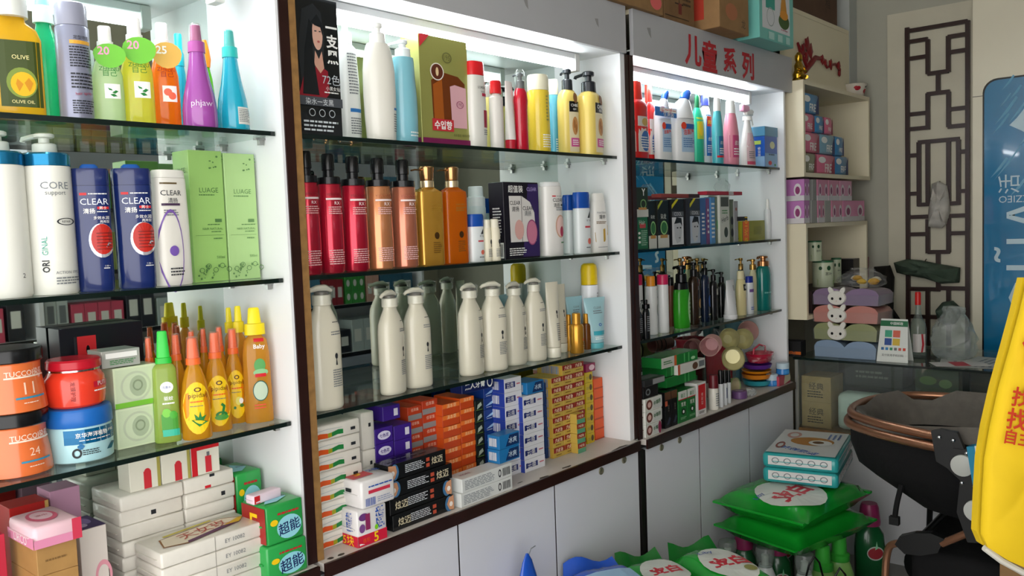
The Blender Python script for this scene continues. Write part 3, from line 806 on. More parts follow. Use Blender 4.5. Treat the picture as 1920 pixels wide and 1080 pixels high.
# pink packs and brown cartons at the left
BRN = mat('#a8804a', .6, noise=.1, scale=30)
yb = -.02
x0, x1 = X(76, yb, .85), X(151, yb, .85)
z = DK
for i in range(4):
    carton('brown_carton', 'plain brown carton under the pink wipes pack' if i == 3 else 'plain brown carton beneath the wipes, %s in its stack' % UPS[i], 'box', x0, x1, yb, yb+.12, z, z+.05, BRN, [('F', 'l', -.3, .3, .4, .55, 1, mat('#7a5a30', .6))], None if i == 3 else 'brown cartons under the wipes')
    z += .0505
wt = pack('wipes_pack', 'pink wet wipes pack with red lid print on brown cartons', 'wipes pack', X(62, yb-.01, .97), X(152, yb-.01, .97), yb-.012, yb+.10, z, z+.036, PINKL,
     [('F', 'r', -.5, .5, 0, .4, mat('#d888a8', .4)), ('F', 'r', .3, .5, .0, 1, mat('#c83a52', .4)), ('L', 'r', -.5, .5, 0, .5, mat('#d888a8', .4)), ('L', 't', 'LIRCO', .0, .25, .5, WHT), ('T', 'e', -.05, .0, .3, .3, mat('#d0607a', .4)), ('T', 'e', -.05, .02, .22, .22, PINKL), ('T', 't', '湿巾', -.05, .02, .25, mat('#b03050', .4))], b=.008)
carton('tall_carton', 'white and purple carton with flower top beside the brown cartons', 'box', X(154, .05, .86), X(204, .05, .86), .05, .13, DK, DK+.186, mat('#dcd4cc', .4),
       [('F', 'r', -.5, .5, 0, .36, mat('#9a5a98', .4)), ('F', 'o', .3, .5, .32, .16, .7, mat('#e09aa8', .4)), ('T', 'r', -.5, .5, -.5, .5, mat('#4a3a6a', .5)), ('T', 'e', .1, .1, .2, .25, mat('#8a78b0', .5)), ('T', 'e', -.2, -.2, .2, .15, mat('#b8a8c8', .5))])
carton('tall_carton', 'mauve pink carton standing at the back beside the red carton', 'box', X(96, .14, .95), X(152, .14, .95), .14, .2, DK, DK+.245, mat('#b98aa4', .45))
carton('tall_carton', 'red carton with gold side behind the wipes pack', 'box', X(20, .13, .95), X(93, .13, .95), .13, .19, DK, DK+.235, mat('#a5201e', .4), [('F', 'r', .4, .5, 0, 1, mat('#c09a58', .4)), ('F', 't', '红', .1, .4, .2, mat('#d8a060', .4))])
carton('tall_carton', 'crimson carton at the edge of the deck beside the red carton', 'box', X(-60, .06, .9), X(14, .06, .9), .06, .12, DK, DK+.215, mat('#b52a40', .4), [('F', 'e', .2, .3, .1, .05, mat('#8aa09a', .4))])
pack('sanitary_pack', 'glossy red sanitary towel pack in front of the brown cartons', 'pack', X(-30, -.035, .82), X(82, -.035, .82), -.038, .04, DK, DK+.105, mat('#cf3040', .25, coat=.4), [('F', 't', '250mm', .25, .62, .35, WHT), ('F', 't', '7', .2, .8, .06, INK, 0, .03), ('T', 'p', [(-.4, -.3), (.3, .2), (.3, .4), (-.4, .3)], mat('#a01828', .3))], b=.012)
pack('sanitary_pack', 'pale pink sanitary towel pack beside the front tissue pile', 'pack', X(168, -.02, .78), X(285, -.02, .78), -.025, .085, DK, DK+.048, mat('#e0cdd0', .3), [('T', 'o', .1, .0, .3, .35, .6, mat('#e07a94', .4)), ('F', 'r', -.5, .5, 0, .3, mat('#b07ab4', .4))], b=.01)

# ================================================================== MIDDLE CABINET, TOP SHELF
t = cpx('hair_dye_box', 'tall black hair dye box with long haired woman in red printed on it', 'box', 556, 640, -14, .03, .05, S1, mat('#15181b', .2, coat=.6), [
    ('F', 'p', [(-.42, .62), (-.30, .90), (-.05, .955), (.12, .90), (.18, .72), (.14, .58), (.02, .5), (-.1, .30), (-.36, .30)], mat('#26292c', .3)),
    ('F', 'p', [(-.44, .30), (-.30, .45), (.02, .52), (.22, .48), (.24, .32), (.1, .26), (-.42, .26)], mat('#8d1f2c', .4)),
    ('F', 'p', [(-.05, .62), (.03, .56), (.1, .62), (.14, .5), (.05, .46), (-.08, .52)], mat('#c99a86', .4)),
    ('F', 'e', .02, .74, .115, .115, mat('#d8ab98', .4)), ('F', 'p', [(-.36, .3), (-.28, .62), (-.16, .84), (-.09, .8), (-.1, .6), (.0, .3)], mat('#1c1f22', .25)), ('F', 'p', [(-.12, .82), (.02, .88), (.13, .82), (.14, .72), (.09, .79), (-.04, .8)], mat('#1c1f22', .25)),
    ('F', 'r', -.05, .0, .755, .763, INK), ('F', 'r', .05, .09, .755, .763, INK), ('F', 'e', .03, .685, .03, .008, mat('#b05a54', .4)),
    ('F', 't', '一', .33, .80, .26, WHT, 0, .03), ('F', 't', '支', .33, .70, .26, WHT, 0, .03), ('F', 't', '黑', .33, .585, .26, WHT, 0, .03), ('F', 't', '72色', .27, .42, .4, mat('#b9c0c4', .4)), ('F', 't', '小黑女仙', .3, .355, .32, WHT), ('F', 'l', .1, .48, .315, .335, 1, WHT),
    ('F', 'r', -.5, .5, .22, .285, mat('#4a4e54', .3)), ('F', 't', '染水一支黑', -.02, .25, .62, mat('#d8dee2', .3)), ('F', 'o', -.2, .17, .07, .028, .8, mat('#b0b8bc', .4)), ('F', 'o', .02, .17, .07, .028, .8, mat('#b0b8bc', .4)), ('F', 'o', .24, .17, .07, .028, .8, mat('#b0b8bc', .4)),
    ('F', 'l', -.4, .4, .03, .12, 3, mat('#c8d0d4', .4))])
LOT = [(0, .9), (.015, .97), (.3, 1), (.5, .95), (.7, .84), (.76, .8), (.785, .6)]
bottle('lotion_bottle', 'white lotion pump bottle with blue band beside the black dye box', 'bottle', (629, 676), 36, .10, S1, LOT, mat('#dfe3df', .3, coat=.3), [pump(mat('#e8ebe8', .35), .785, 1, .5, .34, .5, 200)],
       [('r', -.2, .46, .24, .27, mat('#2b6fb0', .4)), ('l', -.2, .3, .38, .72, 14, INKG), ('l', -.2, .4, .06, .2, 7, INKG)], ratio=.8)
bottle('lotion_bottle', 'big curvy cream lotion pump bottle with blue spot', 'bottle', (682, 743), 44, .05, S1, [(0, .84), (.015, .9), (.2, .97), (.4, 1), (.6, .98), (.74, .86), (.80, .74), (.825, .66), (.83, .5)], mat('#e2e0d6', .3, coat=.4), [pump(mat('#e8e8e2', .35), .83, 1, .46, .32, .42, 200)],
       [('r', .30, .48, .265, .285, mat('#2b6fb0', .4)), ('l', .28, .48, .08, .24, 8, INKG)], ratio=.7, rz=-12)
bottle('lotion_bottle', 'slim light blue lotion pump bottle beside the olive gift box', 'bottle', (735, 783), 76, .055, S1, [(0, .88), (.015, .94), (.25, 1), (.45, .98), (.65, .88), (.80, .84), (.83, .8), (.835, .5)], mat('#7fbccb', .22, coat=.4), [pump(mat('#dfe6e6', .3), .835, 1, .55, .36, .5, 200)],
       [('l', -.1, .4, .06, .12, 2, mat('#e8f0f0', .4))], ratio=.75)
OL = mat('#9a9a55', .3, metal=.2)
cpx('gift_box', 'olive gift box with window showing amber and pink bottles', 'box', 790, 880, 62, .05, .065, S1, OL, [
    ('F', 'p', [(-.26, .18), (-.28, .60), (.0, .68), (.28, .66), (.42, .60), (.42, .18)], mat('#6a3414', .25)), ('F', 'p', [(-.24, .20), (-.25, .56), (-.06, .62), (-.04, .2)], mat('#a1561e', .2)),
    ('F', 'p', [(.12, .18), (.1, .56), (.2, .58), (.44, .56), (.44, .18)], mat('#d9a8b0', .3)), ('F', 'o', .3, .40, .08, .035, .8, mat('#a05a70', .4)), ('F', 't', '195', .3, .40, .1, mat('#8a4a62', .4)),
    ('F', 'e', -.16, .68, .14, .08, mat('#e8e4d8', .4)), ('F', 'e', -.16, .68, .12, .07, mat('#5a2a18', .4)), ('F', 'e', -.16, .68, .03, .04, mat('#e2c89a', .4)), ('F', 'o', .05, .82, .1, .05, .8, mat('#6a6a38', .4)), ('F', 't', '195', .05, .82, .13, mat('#6a6a38', .4)),
    ('F', 'r', -.3, .14, .14, .25, mat('#c23038', .4)), ('F', 't', '수입향', -.08, .195, .36, WHT, 0, .03), ('F', 'r', -.5, .5, 0, .07, mat('#7a1f52', .3)), ('F', 't', '모두좋은 매력의향', .3, .11, .34, mat('#4a4a28', .4)), ('F', 'p', [(-.5, 1), (-.5, .88), (-.3, 1)], mat('#c23038', .4)), ('L', 'r', -.5, .5, 0, .07, mat('#7a1f52', .3))])
SHP = [(0, .9), (.015, .97), (.45, 1), (.78, .93), (.81, .9)]
bottle('shampoo_bottle', 'tall white shampoo bottle with red cap and crimson panel', 'bottle', (874, 911), 117, .05, S1, [(0, .88), (.015, .94), (.4, 1), (.8, .92), (.84, .9)], mat('#e0dfd8', .3, coat=.3), [('cap', [(.842, .9), (.97, .9), (1, .82)], mat('#d02228', .25))],
       [('t', 'LOREAL', .1, .70, .5, INK), ('t', 'PARIS', .14, .65, .24, INKG), ('r', .06, .44, .60, .635, mat('#b82a4a', .4)), ('r', .12, .46, .24, .44, mat('#9a1f3a', .35)), ('l', .1, .44, .15, .22, 3, INKG)], ratio=.65, e=2.6)
bottle('shampoo_bottle', 'white shampoo bottle with round red cap and dark red wave', 'bottle', (917, 944), 152, .048, S1, [(0, .9), (.015, .97), (.5, 1), (.75, .95), (.8, .6), (.81, .55)], mat('#e4e0da', .3, coat=.3), [('cap', [(.812, .82), (.97, .8), (1, .7)], mat('#d02228', .25))],
       [('p', [(.2, .0), (.46, .0), (.46, .78), (.24, .74), (.14, .4)], mat('#9a1c32', .35))], ratio=.75)
bottle('shampoo_bottle', 'pale yellow bottle squeezed behind the red capped white bottles', 'bottle', (903, 928), 160, .12, S1, SHP, mat('#e6df8e', .35), [('cap', [(.81, .6), (.98, .6), (1, .5)], mat('#9a9a98', .3))])
bottle('cream_tube', 'slim white tube standing on its red cap', 'tube', (945, 966), 153, .055, S1, [(.16, .96), (.2, .98), (.7, .98, .5), (1, .98, .08)], mat('#e3dfda', .3, coat=.3), [('cap', [(0, .94), (.155, .98), (.16, .9)], mat('#b81c30', .3))])
bottle('shampoo_bottle', 'glossy crimson bottle with clear cover over a dark pump', 'bottle', (963, 991), 131, .045, S1, [(0, .84), (.02, .94), (.3, .9), (.5, .92), (.62, 1), (.72, .9), (.77, .6)], mat('#b3142c', .18, coat=.6), [pump(mat('#4a4c50', .3), .77, .96, .55, .4, .45, 190), ('clear_cover', [(.76, .72), (.9, .7), (.97, .62), (1, .4)], CLEAR)], [], ratio=.8)
def twotone(px, pt, y, label, h):
    return bottle('foam_can', label, 'can', px, pt, y, S1, [(0, .94), (.02, 1), (.78, 1), (.80, .97)], mat(h, .25, coat=.4), [('cap', [(.802, .98), (.96, .98), (1, .9)], mat('#e6e2c8', .35))],
        [('l', -.05, .12, .4, .74, 8, mat('#8a8a4a', .5)), ('l', -.25, .4, .06, .24, 6, WHT)], ratio=.9)
twotone((990, 1031), 142, .06, 'yellow foam can with pale cap beside the crimson bottle', '#e3c840')
twotone((1027, 1049), 150, .125, 'sky blue foam can with pale cap behind the printed cream bottles', '#5aa8c4')
def chbe(px, pt, y, label, rz):
    return bottle('pump_bottle', label, 'bottle', px, pt, y, S1, [(0, .93), (.015, 1), (.62, 1), (.70, .92), (.75, .62), (.76, .5)], mat('#e8cf6e', .28, coat=.3), [pump(mat('#22252a', .25), .76, 1, .5, .4, .55, 170)],
        [('r', -.22, .42, .04, .6, mat('#e2d6b2', .35)), ('r', -.2, .4, .50, .62, BLK), ('t', 'CHBE', .1, .575, .42, WHT, 0, .01), ('t', '植妍', .1, .53, .2, WHT), ('e', .1, .34, .17, .105, mat('#c08a52', .5)), ('e', .06, .36, .06, .05, mat('#a06a38', .5)), ('e', .16, .31, .06, .05, mat('#a06a38', .5)),
         ('r', -.16, .38, .10, .2, mat('#c8508e', .35)), ('l', -.08, .3, .115, .185, 3, WHT), ('e', .14, .66, .12, .06, mat('#7a5230', .5))], ratio=.72, e=2.6, rz=rz)
chbe((1047, 1084), 130, .075, 'yellow pump bottle with black brand panel beside the blue foam can', -14)
chbe((1083, 1128), 135, .055, 'yellow pump bottle with black brand panel nearest the cabinet side', 6)

# ================================================================== MIDDLE CABINET, SECOND SHELF
def metal_pump(px, pt, y, label, h, letter):
    lm = mat(letter, .4)
    def blackpump(t, W, H):
        mk('pump_collar', *loft(rings([(.745, .92), (.80, .9), (.805, .6)], W, H, 1, 2), 22), BLK, t, True)
        mk('pump_stem', *loft(rings([(.805, .44), (.86, .42)], W, H, 1, 2), 16), BLK, t, True)
        mk('pump_head', *loft(rings([(.86, .46), (.865, .5), (.985, .48), (1, .4)], W, H, 1, 2), 16), BLK, t, True)
    return bottle('pump_bottle', label, 'bottle', px, pt, y, S2, [(0, .9), (.012, .98), (.25, 1), (.74, .93), (.745, .9)], mat(h, .22, metal=.55, coat=.5), [blackpump],
        [('t', 'YENSTON', .08, .655, .7, lm), ('r', -.28, .44, .612, .628, mat('#e8d8d8', .4)), ('t', 'RX', .14, .585, .22, mat('#f0e4e4', .4)), ('l', -.2, .42, .49, .56, 4, mat('#d8b0b0', .5)), ('l', -.25, .42, .07, .2, 7, mat('#d8b0b0', .5))], ratio=.9, wrap=True, rz=-16)
for i, (px, lab) in enumerate((((567, 601), 'metallic red pump bottle touching the wooden cabinet edge'), ((597, 644), 'metallic red pump bottle between two red pump bottles'), ((641, 690), 'metallic red pump bottle beside the rose gold ones'))):
    metal_pump((px[0] if i else 556, px[1]), (284, 289, 294)[i], .05, lab, '#b81c36', '#7a1020')
metal_pump((687, 737), 297, .05, 'rose gold pump bottle touching a red pump bottle', '#c98458', '#a86040')
metal_pump((734, 783), 300, .05, 'rose gold pump bottle touching the gold faceted bottle', '#c0745a', '#a05848')
copper = mat('#b88a5c', .2, metal=.9)
def facet(px, pt, label, bm, wd):
    def head(t, W, H):
        mk('pump_collar', *loft(rings([(.79, .48), (.855, .48)], W, H, 1, 2), 20), mat('#d9c39a', .2, metal=.7), t, True)
        v1 = loft(rings([(.86, .42), (.88, .46), (.99, .52), (1, .46)], W, H, 1, 2), 16)
        v2 = tube([(0, 0, .965*H), (-.55*W, -.1*W, .965*H), (-.72*W, -.12*W, .955*H)], .03*W, 8)
        mk('pump_head', *join([v1, v2]), copper, t, True)
    return bottle('pump_bottle', label, 'bottle', px, pt, .05, S2, [(0, .9), (.012, .98), (.7, 1), (.745, .96), (.775, .6), (.79, .46)], bm, [head],
        [('t', 'SAMUERY', .1, .61, .42, mat('#9a7424', .4)), ('l', -.1, .36, .54, .59, 3, mat('#9a7424', .4)), ('e', .1, .30, .1, .035, mat('#3a2408', .4)), ('l', -.06, .3, .12, .24, 6, mat('#6a4a14', .4))], ratio=.62, e=5, rz=-6)
facet((779, 828), 313, 'gold square pump bottle with copper spout', mat('#c9963a', .2, metal=.5, coat=.3), 0)
facet((827, 873), 314, 'clear orange square pump bottle with copper spout', liquid('#e87a10'), 0)
bottle('lotion_bottle', 'pale blue bottle standing behind the small blue capped shampoo', 'bottle', (876, 912), 350, .15, S2, [(0, .95), (.02, 1), (.7, 1), (.73, .95)], mat('#c4d6d8', .35), [('cap', [(.73, .96), (.85, .96), (.86, .8), (.99, .76), (1, .7)], mat('#d2dede', .35))])
def hs(px, pt, y, label, ss=1.0):
    return bottle('shampoo_bottle', label, 'bottle', px, pt, y, S2, [(0, .9), (.015, .98), (.4, 1), (.72, .96), (.74, .95)], mat('#dfe5e6', .28, coat=.3), [('cap', [(.74, .98), (.78, 1.0), (.96, .98), (1, .9)], mat('#1a4ca4', .22))],
        [('p', [(-.46, .74), (-.46, .70), (.46, .74)], mat('#1a4ca4', .22)), ('p', [(.1, .58), (.34, .70), (.3, .58)], INK), ('t', '海飞丝', .18, .54, .34, INKG), ('r', -.1, .3, .42, .45, mat('#c04048', .4)), ('e', .2, .2, .13, .05, mat('#d86a58', .4)), ('l', -.05, .35, .08, .12, 1, INKG)], ratio=.6, e=2.5, rz=-6)
hs((876, 906), 402, .04, 'small white shampoo bottle with blue cap beside the orange square bottle')
for px, pt, y, lab in (((904, 921), 412, .03, 'tiny cream hotel size bottle with black leaf print beside blue capped shampoo'), ((916, 937), 411, .022, 'tiny cream hotel size bottle with black leaf print beside the black carton')):
    bottle('mini_bottle', lab, 'bottle', px, pt, y, S2, [(0, .92), (.02, 1), (.72, 1), (.8, .8)], mat('#d8d2bc', .35), [('cap', [(.8, .78), (.98, .76), (1, .6)], mat('#d8d4c2', .3))], [('e', .1, .46, .16, .06, INK), ('r', .04, .16, .34, .4, INK), ('l', -.3, .3, .1, .3, 6, INKG)])
cpx('gift_box', 'black and violet shampoo gift carton with window onto white bottles', 'box', 946, 1011, 341, .03, .055, S2, mat('#17141f', .3), [
    ('F', 'p', [(.0, .02), (.5, .02), (.5, .98), (.2, .98), (.1, .5)], mat('#34245a', .35)), ('F', 't', '超值装', -.16, .91, .42, WHT, 0, .01), ('F', 't', 'CLEAR', .3, .91, .28, mat('#b8a8e0', .4)),
    ('F', 'p', [(-.34, .22), (-.36, .82), (.0, .82), (.24, .74), (.36, .6), (.40, .22)], mat('#d9d6d2', .35)), ('F', 'r', -.02, -.0, .22, .82, mat('#8e8a88', .5)), ('F', 't', 'CLEAR', -.19, .73, .3, INK), ('F', 't', 'CLEAR', .17, .66, .3, INK), ('F', 't', '清扬', -.19, .65, .2, INK), ('F', 't', '清扬', .16, .59, .2, INKG),
    ('F', 'e', -.1, .38, .13, .13, mat('#d8a8a0', .4)), ('F', 'e', .26, .34, .15, .16, mat('#c87a94', .4)), ('F', 'o', .26, .34, .16, .17, .9, mat('#9a4a78', .4)), ('F', 'l', -.4, .1, .04, .15, 4, WHT),
    ('L', 'l', -.2, .4, .3, .68, 10, mat('#c8c8c8', .4)), ('L', 'r', .2, .48, .02, .22, WHT), ('L', 'bars', .24, .44, .04, .2, INK)])
bottle('shampoo_bottle', 'white shampoo bottle with pink flower disc beside the black gift carton', 'bottle', (1011, 1054), 342, .045, S2, [(0, .9), (.012, .97), (.5, 1), (.9, .95), (.94, .92)], mat('#e2e0dc', .28, coat=.3), [('cap', [(.942, .9), (.98, .86), (1, .74)], mat('#dedede', .3)), ('flip_lid', [(.975, .5), (.992, .44)], mat('#2a3038', .3))],
       [('r', -.16, .02, .80, .815, RED), ('l', .05, .44, .80, .815, 1, INKG), ('t', 'CLEAR', .14, .755, .56, INK), ('t', '清扬', .04, .685, .3, INK), ('r', .26, .44, .675, .70, INK), ('l', .0, .44, .61, .66, 2, INKG), ('e', .2, .40, .26, .155, mat('#c9a088', .35)), ('e', .21, .40, .22, .135, mat('#e3c2bc', .4)), ('e', .26, .33, .1, .07, mat('#a8324e', .4)), ('l', .2, .4, .16, .2, 1, GRN)], ratio=.6, e=2.6, rz=-8)
hs((1056, 1086), 366, .095, 'white shampoo bottle with blue cap, farther back of the two', 1)
hs((1075, 1106), 361, .045, 'white shampoo bottle with blue cap beside the gold banded conditioner', 1)
bottle('shampoo_bottle', 'white conditioner bottle with gold swirl band beside the side panel', 'bottle', (1104, 1138), 363, .045, S2, [(0, .95), (.015, 1), (.5, .95), (.85, .78), (.88, .72)], mat('#e3e1dc', .28, coat=.3), [('cap', [(.88, .72), (.98, .68), (1, .6)], mat('#e6e4de', .3))],
       [('t', 'PANTENE', .0, .67, .55, INKG), ('t', '潘婷', .0, .60, .4, INK), ('p', [(-.4, .18), (-.42, .34), (.1, .40), (.42, .46), (.4, .3), (.1, .18)], mat('#c09a3c', .3, metal=.4)), ('l', -.3, .3, .08, .1, 1, INKG), ('l', -.35, .3, .48, .53, 2, mat('#6a4a20', .4))], ratio=.6, e=2.5, rz=-8)

# ================================================================== MIDDLE CABINET, THIRD SHELF
def creampump(px, pt, y, label, rz=-8, group=None):
    def head(t, W, H):
        mk('collar', *loft(rings([(.845, .5), (.85, .53), (.925, .53), (.93, .5)], W, H, 1, 2), 22), CRM, t, True)
        mk('pump_gap', *loft(rings([(.93, .42), (.955, .4)], W, H, 1, 2), 14), mat('#5a564c', .4), t, True)
        # locked-down pump head with its long curved spout
        v = tube([(.34*W, .02*W, .958*H), (.1*W, 0, .985*H), (-.15*W, -.02*W, .985*H), (-.42*W, -.06*W, .968*H), (-.5*W, -.07*W, .95*H)], .075*W, 8, radii=[.05*W, .1*W, .09*W, .06*W, .05*W])
        mk('pump_head', *v, CRM, t, True)
        mk('clear_wrap', *loft(rings([(.86, .6), (.95, .62), (.995, .7)], W, H, 1, 2), 18, False, False), FILM, t, True)
    return bottle('shampoo_bottle', label, 'bottle', px, pt, y, S3, [(0, .9), (.012, .97), (.03, 1), (.60, 1), (.68, .94), (.76, .72), (.82, .52), (.845, .5)], mat('#d3cebb', .25, coat=.4), [head],
        [('l', .14, .4, .70, .715, 1, INK), ('l', .06, .46, .60, .64, 2, INKG), ('e', .20, .435, .05, .022, INK), ('p', [(.17, .36), (.23, .36), (.21, .41), (.25, .42), (.15, .42), (.19, .41)], INK), ('l', .06, .42, .18, .33, 8, INKG)], ratio=.68, e=2.4, rz=rz, group=group)
creampump((578, 640), 537, .04, 'cream shampoo pump bottle standing alone by the wooden edge')
creampump((711, 758), 546, .045, 'cream shampoo pump bottle of the pair, nearer the lone bottle', 8)
creampump((758, 808), 541, .055, 'cream shampoo pump bottle of the pair, farther from the lone bottle', -10)
creampump((860, 905), 533, .06, 'cream shampoo pump bottle at the head of the row of four', 4)
creampump((901, 950), 530, .055, 'cream shampoo pump bottle second in the row of four', -22)
creampump((945, 986), 530, .065, 'cream shampoo pump bottle third in the row of four', 2)
creampump((983, 1023), 523, .06, 'cream shampoo pump bottle fourth in the row, beside the tubes', -18)
for px, pt, y, lab in (((1021, 1052), 529, .05, 'cream conditioner tube standing on its cap beside the fourth bottle'), ((1038, 1064), 533, .095, 'cream conditioner tube standing behind another cream tube')):
    bottle('cream_tube', lab, 'tube', px, pt, y, S3, [(.135, .88), (.16, .92), (.5, .96, .66), (.85, .96, .25), (.97, .96, .06), (1, .96, .05)], mat('#d3cebb', .28, coat=.3), [('cap', [(0, .82), (.01, .86), (.12, .88), (.13, .84)], CRM, 1, 2)], [('e', .12, .60, .06, .025, INK), ('r', .09, .15, .52, .57, INK), ('l', .0, .3, .22, .46, 9, INKG)], ratio=.9, rz=-10)
goldm = mat('#c68f34', .22, metal=.6)
for px, pt, y, lab, m in (((1067, 1094), 587, .035, 'small gold bottle with orange print in front of the tubes', goldm), ((1059, 1073), 590, .08, 'small gold bottle half hidden by another gold bottle', goldm), ((1090, 1107), 588, .055, 'small brown glass bottle with gold cap', mat('#6a3c14', .2))):
    bottle('serum_bottle', lab, 'bottle', px, pt, y, S3, [(0, .94), (.02, 1), (.66, 1), (.72, .85), (.73, .6)], m, [('cap', [(.73, .62), (.98, .6), (1, .5)], mat('#c08a30', .25, metal=.5))], [('e', .1, .34, .1, .04, mat('#b5541c', .4)), ('l', -.1, .3, .12, .26, 3, mat('#8a5a18', .4))])
def cleartube(px, pt, y, label):
    t = bottle('cream_tube', label, 'tube', px, pt, y, S3, [(.12, .62), (.16, .66), (.5, .8, .5), (.85, .96, .22), (.97, 1, .05), (1, 1, .04)], mat('#9cc4cc', .28, coat=.3), [('cap', [(0, .56), (.01, .6), (.115, .62)], mat('#5fb0b8', .3), 1, 2)],
        [('t', 'CLEAR', .04, .80, .36, INKG), ('l', -.18, .25, .68, .76, 2, INKG), ('o', .05, .47, .07, .03, .6, BLUE), ('r', -.24, .3, .27, .35, mat('#3aa0b0', .3)), ('l', -.2, .25, .18, .25, 2, WHT)], ratio=.9, rz=-14)
    return t
cleartube((1090, 1140), 558, .045, 'pale blue face wash tube in shiny film, in front of the aerosol')
cleartube((1058, 1096), 556, .11, 'pale blue face wash tube behind the small gold bottles')
bottle('aerosol_can', 'white aerosol can with bright yellow cap in the corner', 'can', (1090, 1123), 494, .09, S3, [(0, .96), (.02, 1), (.72, 1), (.74, .96)], mat('#dfe0e4', .3, coat=.3), [('cap', [(.745, .94), (.93, .94), (.98, .84), (1, .6)], mat('#d8b80e', .3))], [('t', '花木', .08, .62, .34, INK, 90, .01), ('l', -.1, .35, .1, .3, 5, BLUE)])

# ================================================================== MIDDLE CABINET, DECK
def column(name, label, cat, pl, pr, pt, y0, dep, z0, rows, m, marks, group, tops=None, h=None, skip=(), jit=.0015):
    """a pile of identical cartons: one is built, the others are copies"""
    zt = z0+.08
    x0, x1 = X(pl, y0, zt), X(pr, y0, zt)
    if h is None: h = (Z(pt, x0, y0)-z0)/rows
    rnd = random.Random(int(pl))
    first = None; out = []
    for r in range(rows):
        if r in skip: continue
        if first is None:
            first = carton(name, label, cat, x0+.0006, x1-.0006, y0, y0+dep, z0+r*h, z0+(r+1)*h-.0005, m, marks, group)
            o = first
        else:
            o = dup(first, (first.location.x+rnd.uniform(-.0003, .0003), first.location.y+rnd.uniform(0, jit), z0+r*h+.0004))
        o['label'] = label+', '+UPS[r]
        out.append(o)
    if tops: out[-1]['label'] = tops; 
    return out
# wrapped tissue pile with orange and green bands
y0 = .02
x0, x1 = X(592, y0, .9), X(680, y0, .9)
TH = .0348
tm = [('F', 'p', [(-.5, .06), (-.5, .4), (-.36, .5), (-.2, .42), (-.2, .12), (-.36, .16)], mat('#d8571f', .4)), ('F', 'p', [(-.2, .12), (-.2, .42), (-.12, .44), (-.12, .16)], mat('#9a9a20', .4)), ('F', 'p', [(-.12, .16), (-.12, .44), (.02, .55), (.12, .5), (.12, .2), (0, .24)], mat('#1f7a3c', .4)),
      ('F', 'r', .28, .38, .3, .5, INK), ('F', 'p', [(-.5, .62), (-.2, .7), (.1, .64), (.1, .66), (-.2, .73), (-.5, .66)], mat('#a8b4b8', .4))]
f = pack('tissue_roll_pack', 'white tissue pack with orange and green wave band by the wooden edge, lowest', 'tissue pack', x0, x1, y0, y0+.1, DK, DK+TH-.0005, WRAPW, tm, 'banded tissue packs by the wooden edge')
for r in range(1, 8):
    o = dup(f, (f.location.x+.0012*((r*5) % 3-1), f.location.y+.002*(r % 2), DK+r*TH))
    o['label'] = 'white tissue pack with orange and green wave band by the wooden edge, '+UPS[r]
    if r == 7: o['label'] = 'white tissue pack with orange and green wave band topmost of its stack'
for k in range(3):
    pack('tissue_roll_pack', ['white tissue pack with black code square under two alike', 'white tissue pack with black code square between two alike', 'white tissue pack with black code square just below the glass'][k], 'tissue pack', X(680, .06, .95), X(704, .06, .95), .06, .13, DK+k*.092, DK+(k+1)*.092-.0005, WRAPW, [('F', 'r', .0, .18, .6, .7, INK)])
# soap powder packs
SW = mat('#dcd9d8', .25, noise=.05, coat=.3)
xs0, xs1 = X(668, -.03, .8), X(722, -.03, .8)
pack('soap_pack', 'white soap pack with red foot and purple print standing at the deck edge', 'soap pack', xs0, xs1, -.034, .03, DK, DK+.083, SW,
     [('F', 'r', -.5, .5, 0, .3, mat('#c81f3a', .35)), ('L', 'r', -.5, .5, 0, .3, mat('#c81f3a', .35)), ('F', 't', '5', .12, .15, .16, YEL, 0, .02), ('F', 't', '连包', -.22, .15, .24, ORG), ('L', 't', '5块', .0, .15, .6, YEL), ('F', 't', '超能', .26, .66, .6, BLUE, 90, .03), ('F', 'e', -.3, .8, .16, .1, mat('#6a3a7a', .4)), ('F', 'r', -.24, -.08, .42, .86, mat('#8a2a5a', .4)), ('F', 'e', -.36, .5, .1, .12, mat('#7a4a8a', .4)), ('F', 'e', .12, .42, .06, .07, LIME), ('L', 't', '超能', .1, .66, .7, BLUE, 90, .03)], b=.004)
pack('soap_pack', 'white soap pack with red stripe lying across the standing soap pack', 'soap pack', X(676, -.036, .87), X(738, -.036, .87), -.04, .05, DK+.0838, DK+.148, SW,
     [('F', 'r', -.3, .35, .5, .62, mat('#c8324a', .35)), ('F', 'bars', -.4, -.1, .08, .36, BLUE), ('F', 'l', -.05, .45, .12, .34, 3, mat('#8a94b0', .4)), ('F', 'l', -.3, .45, .7, .8, 1, BLUE), ('T', 'r', -.5, .1, -.2, .5, mat('#c8283a', .35)), ('T', 't', '5', -.2, .15, .2, YEL, 0, .02), ('T', 't', '超能', .28, .1, .36, BLUE, 0, .02), ('L', 'r', -.1, .12, .55, .68, INK)], b=.006)
# purple cartons
PUR = mat('#3c2180', .3)
pm = [('F', 'r', .12, .36, .25, .75, mat('#d8d4e0', .4))]
column('toothpaste_box', 'purple carton in the pile behind the white soap packs', 'box', 708, 742, 806, .058, .09, DK, 6, PUR, [('F', 'e', .0, .5, .36, .28, mat('#d8d4e8', .4)), ('F', 't', '七色花', .0, .5, .5, PUR, 0, .02)], 'purple cartons in the pile', tops='purple carton with white oval lettering topmost beside tissue packs')
column('toothpaste_box', 'purple carton in the pile beside the black toothpaste', 'box', 743, 776, 800, .06, .09, DK, 6, PUR, pm, 'purple cartons in the pile', tops='purple carton with white square mark beside the oval lettered one')
cpx('toothpaste_box', 'single purple carton with white square mark crowning the purple pile', 'box', 718, 750, 0, .075, .08, DK+6*.0375+.012, PUR, pm, H=.036)
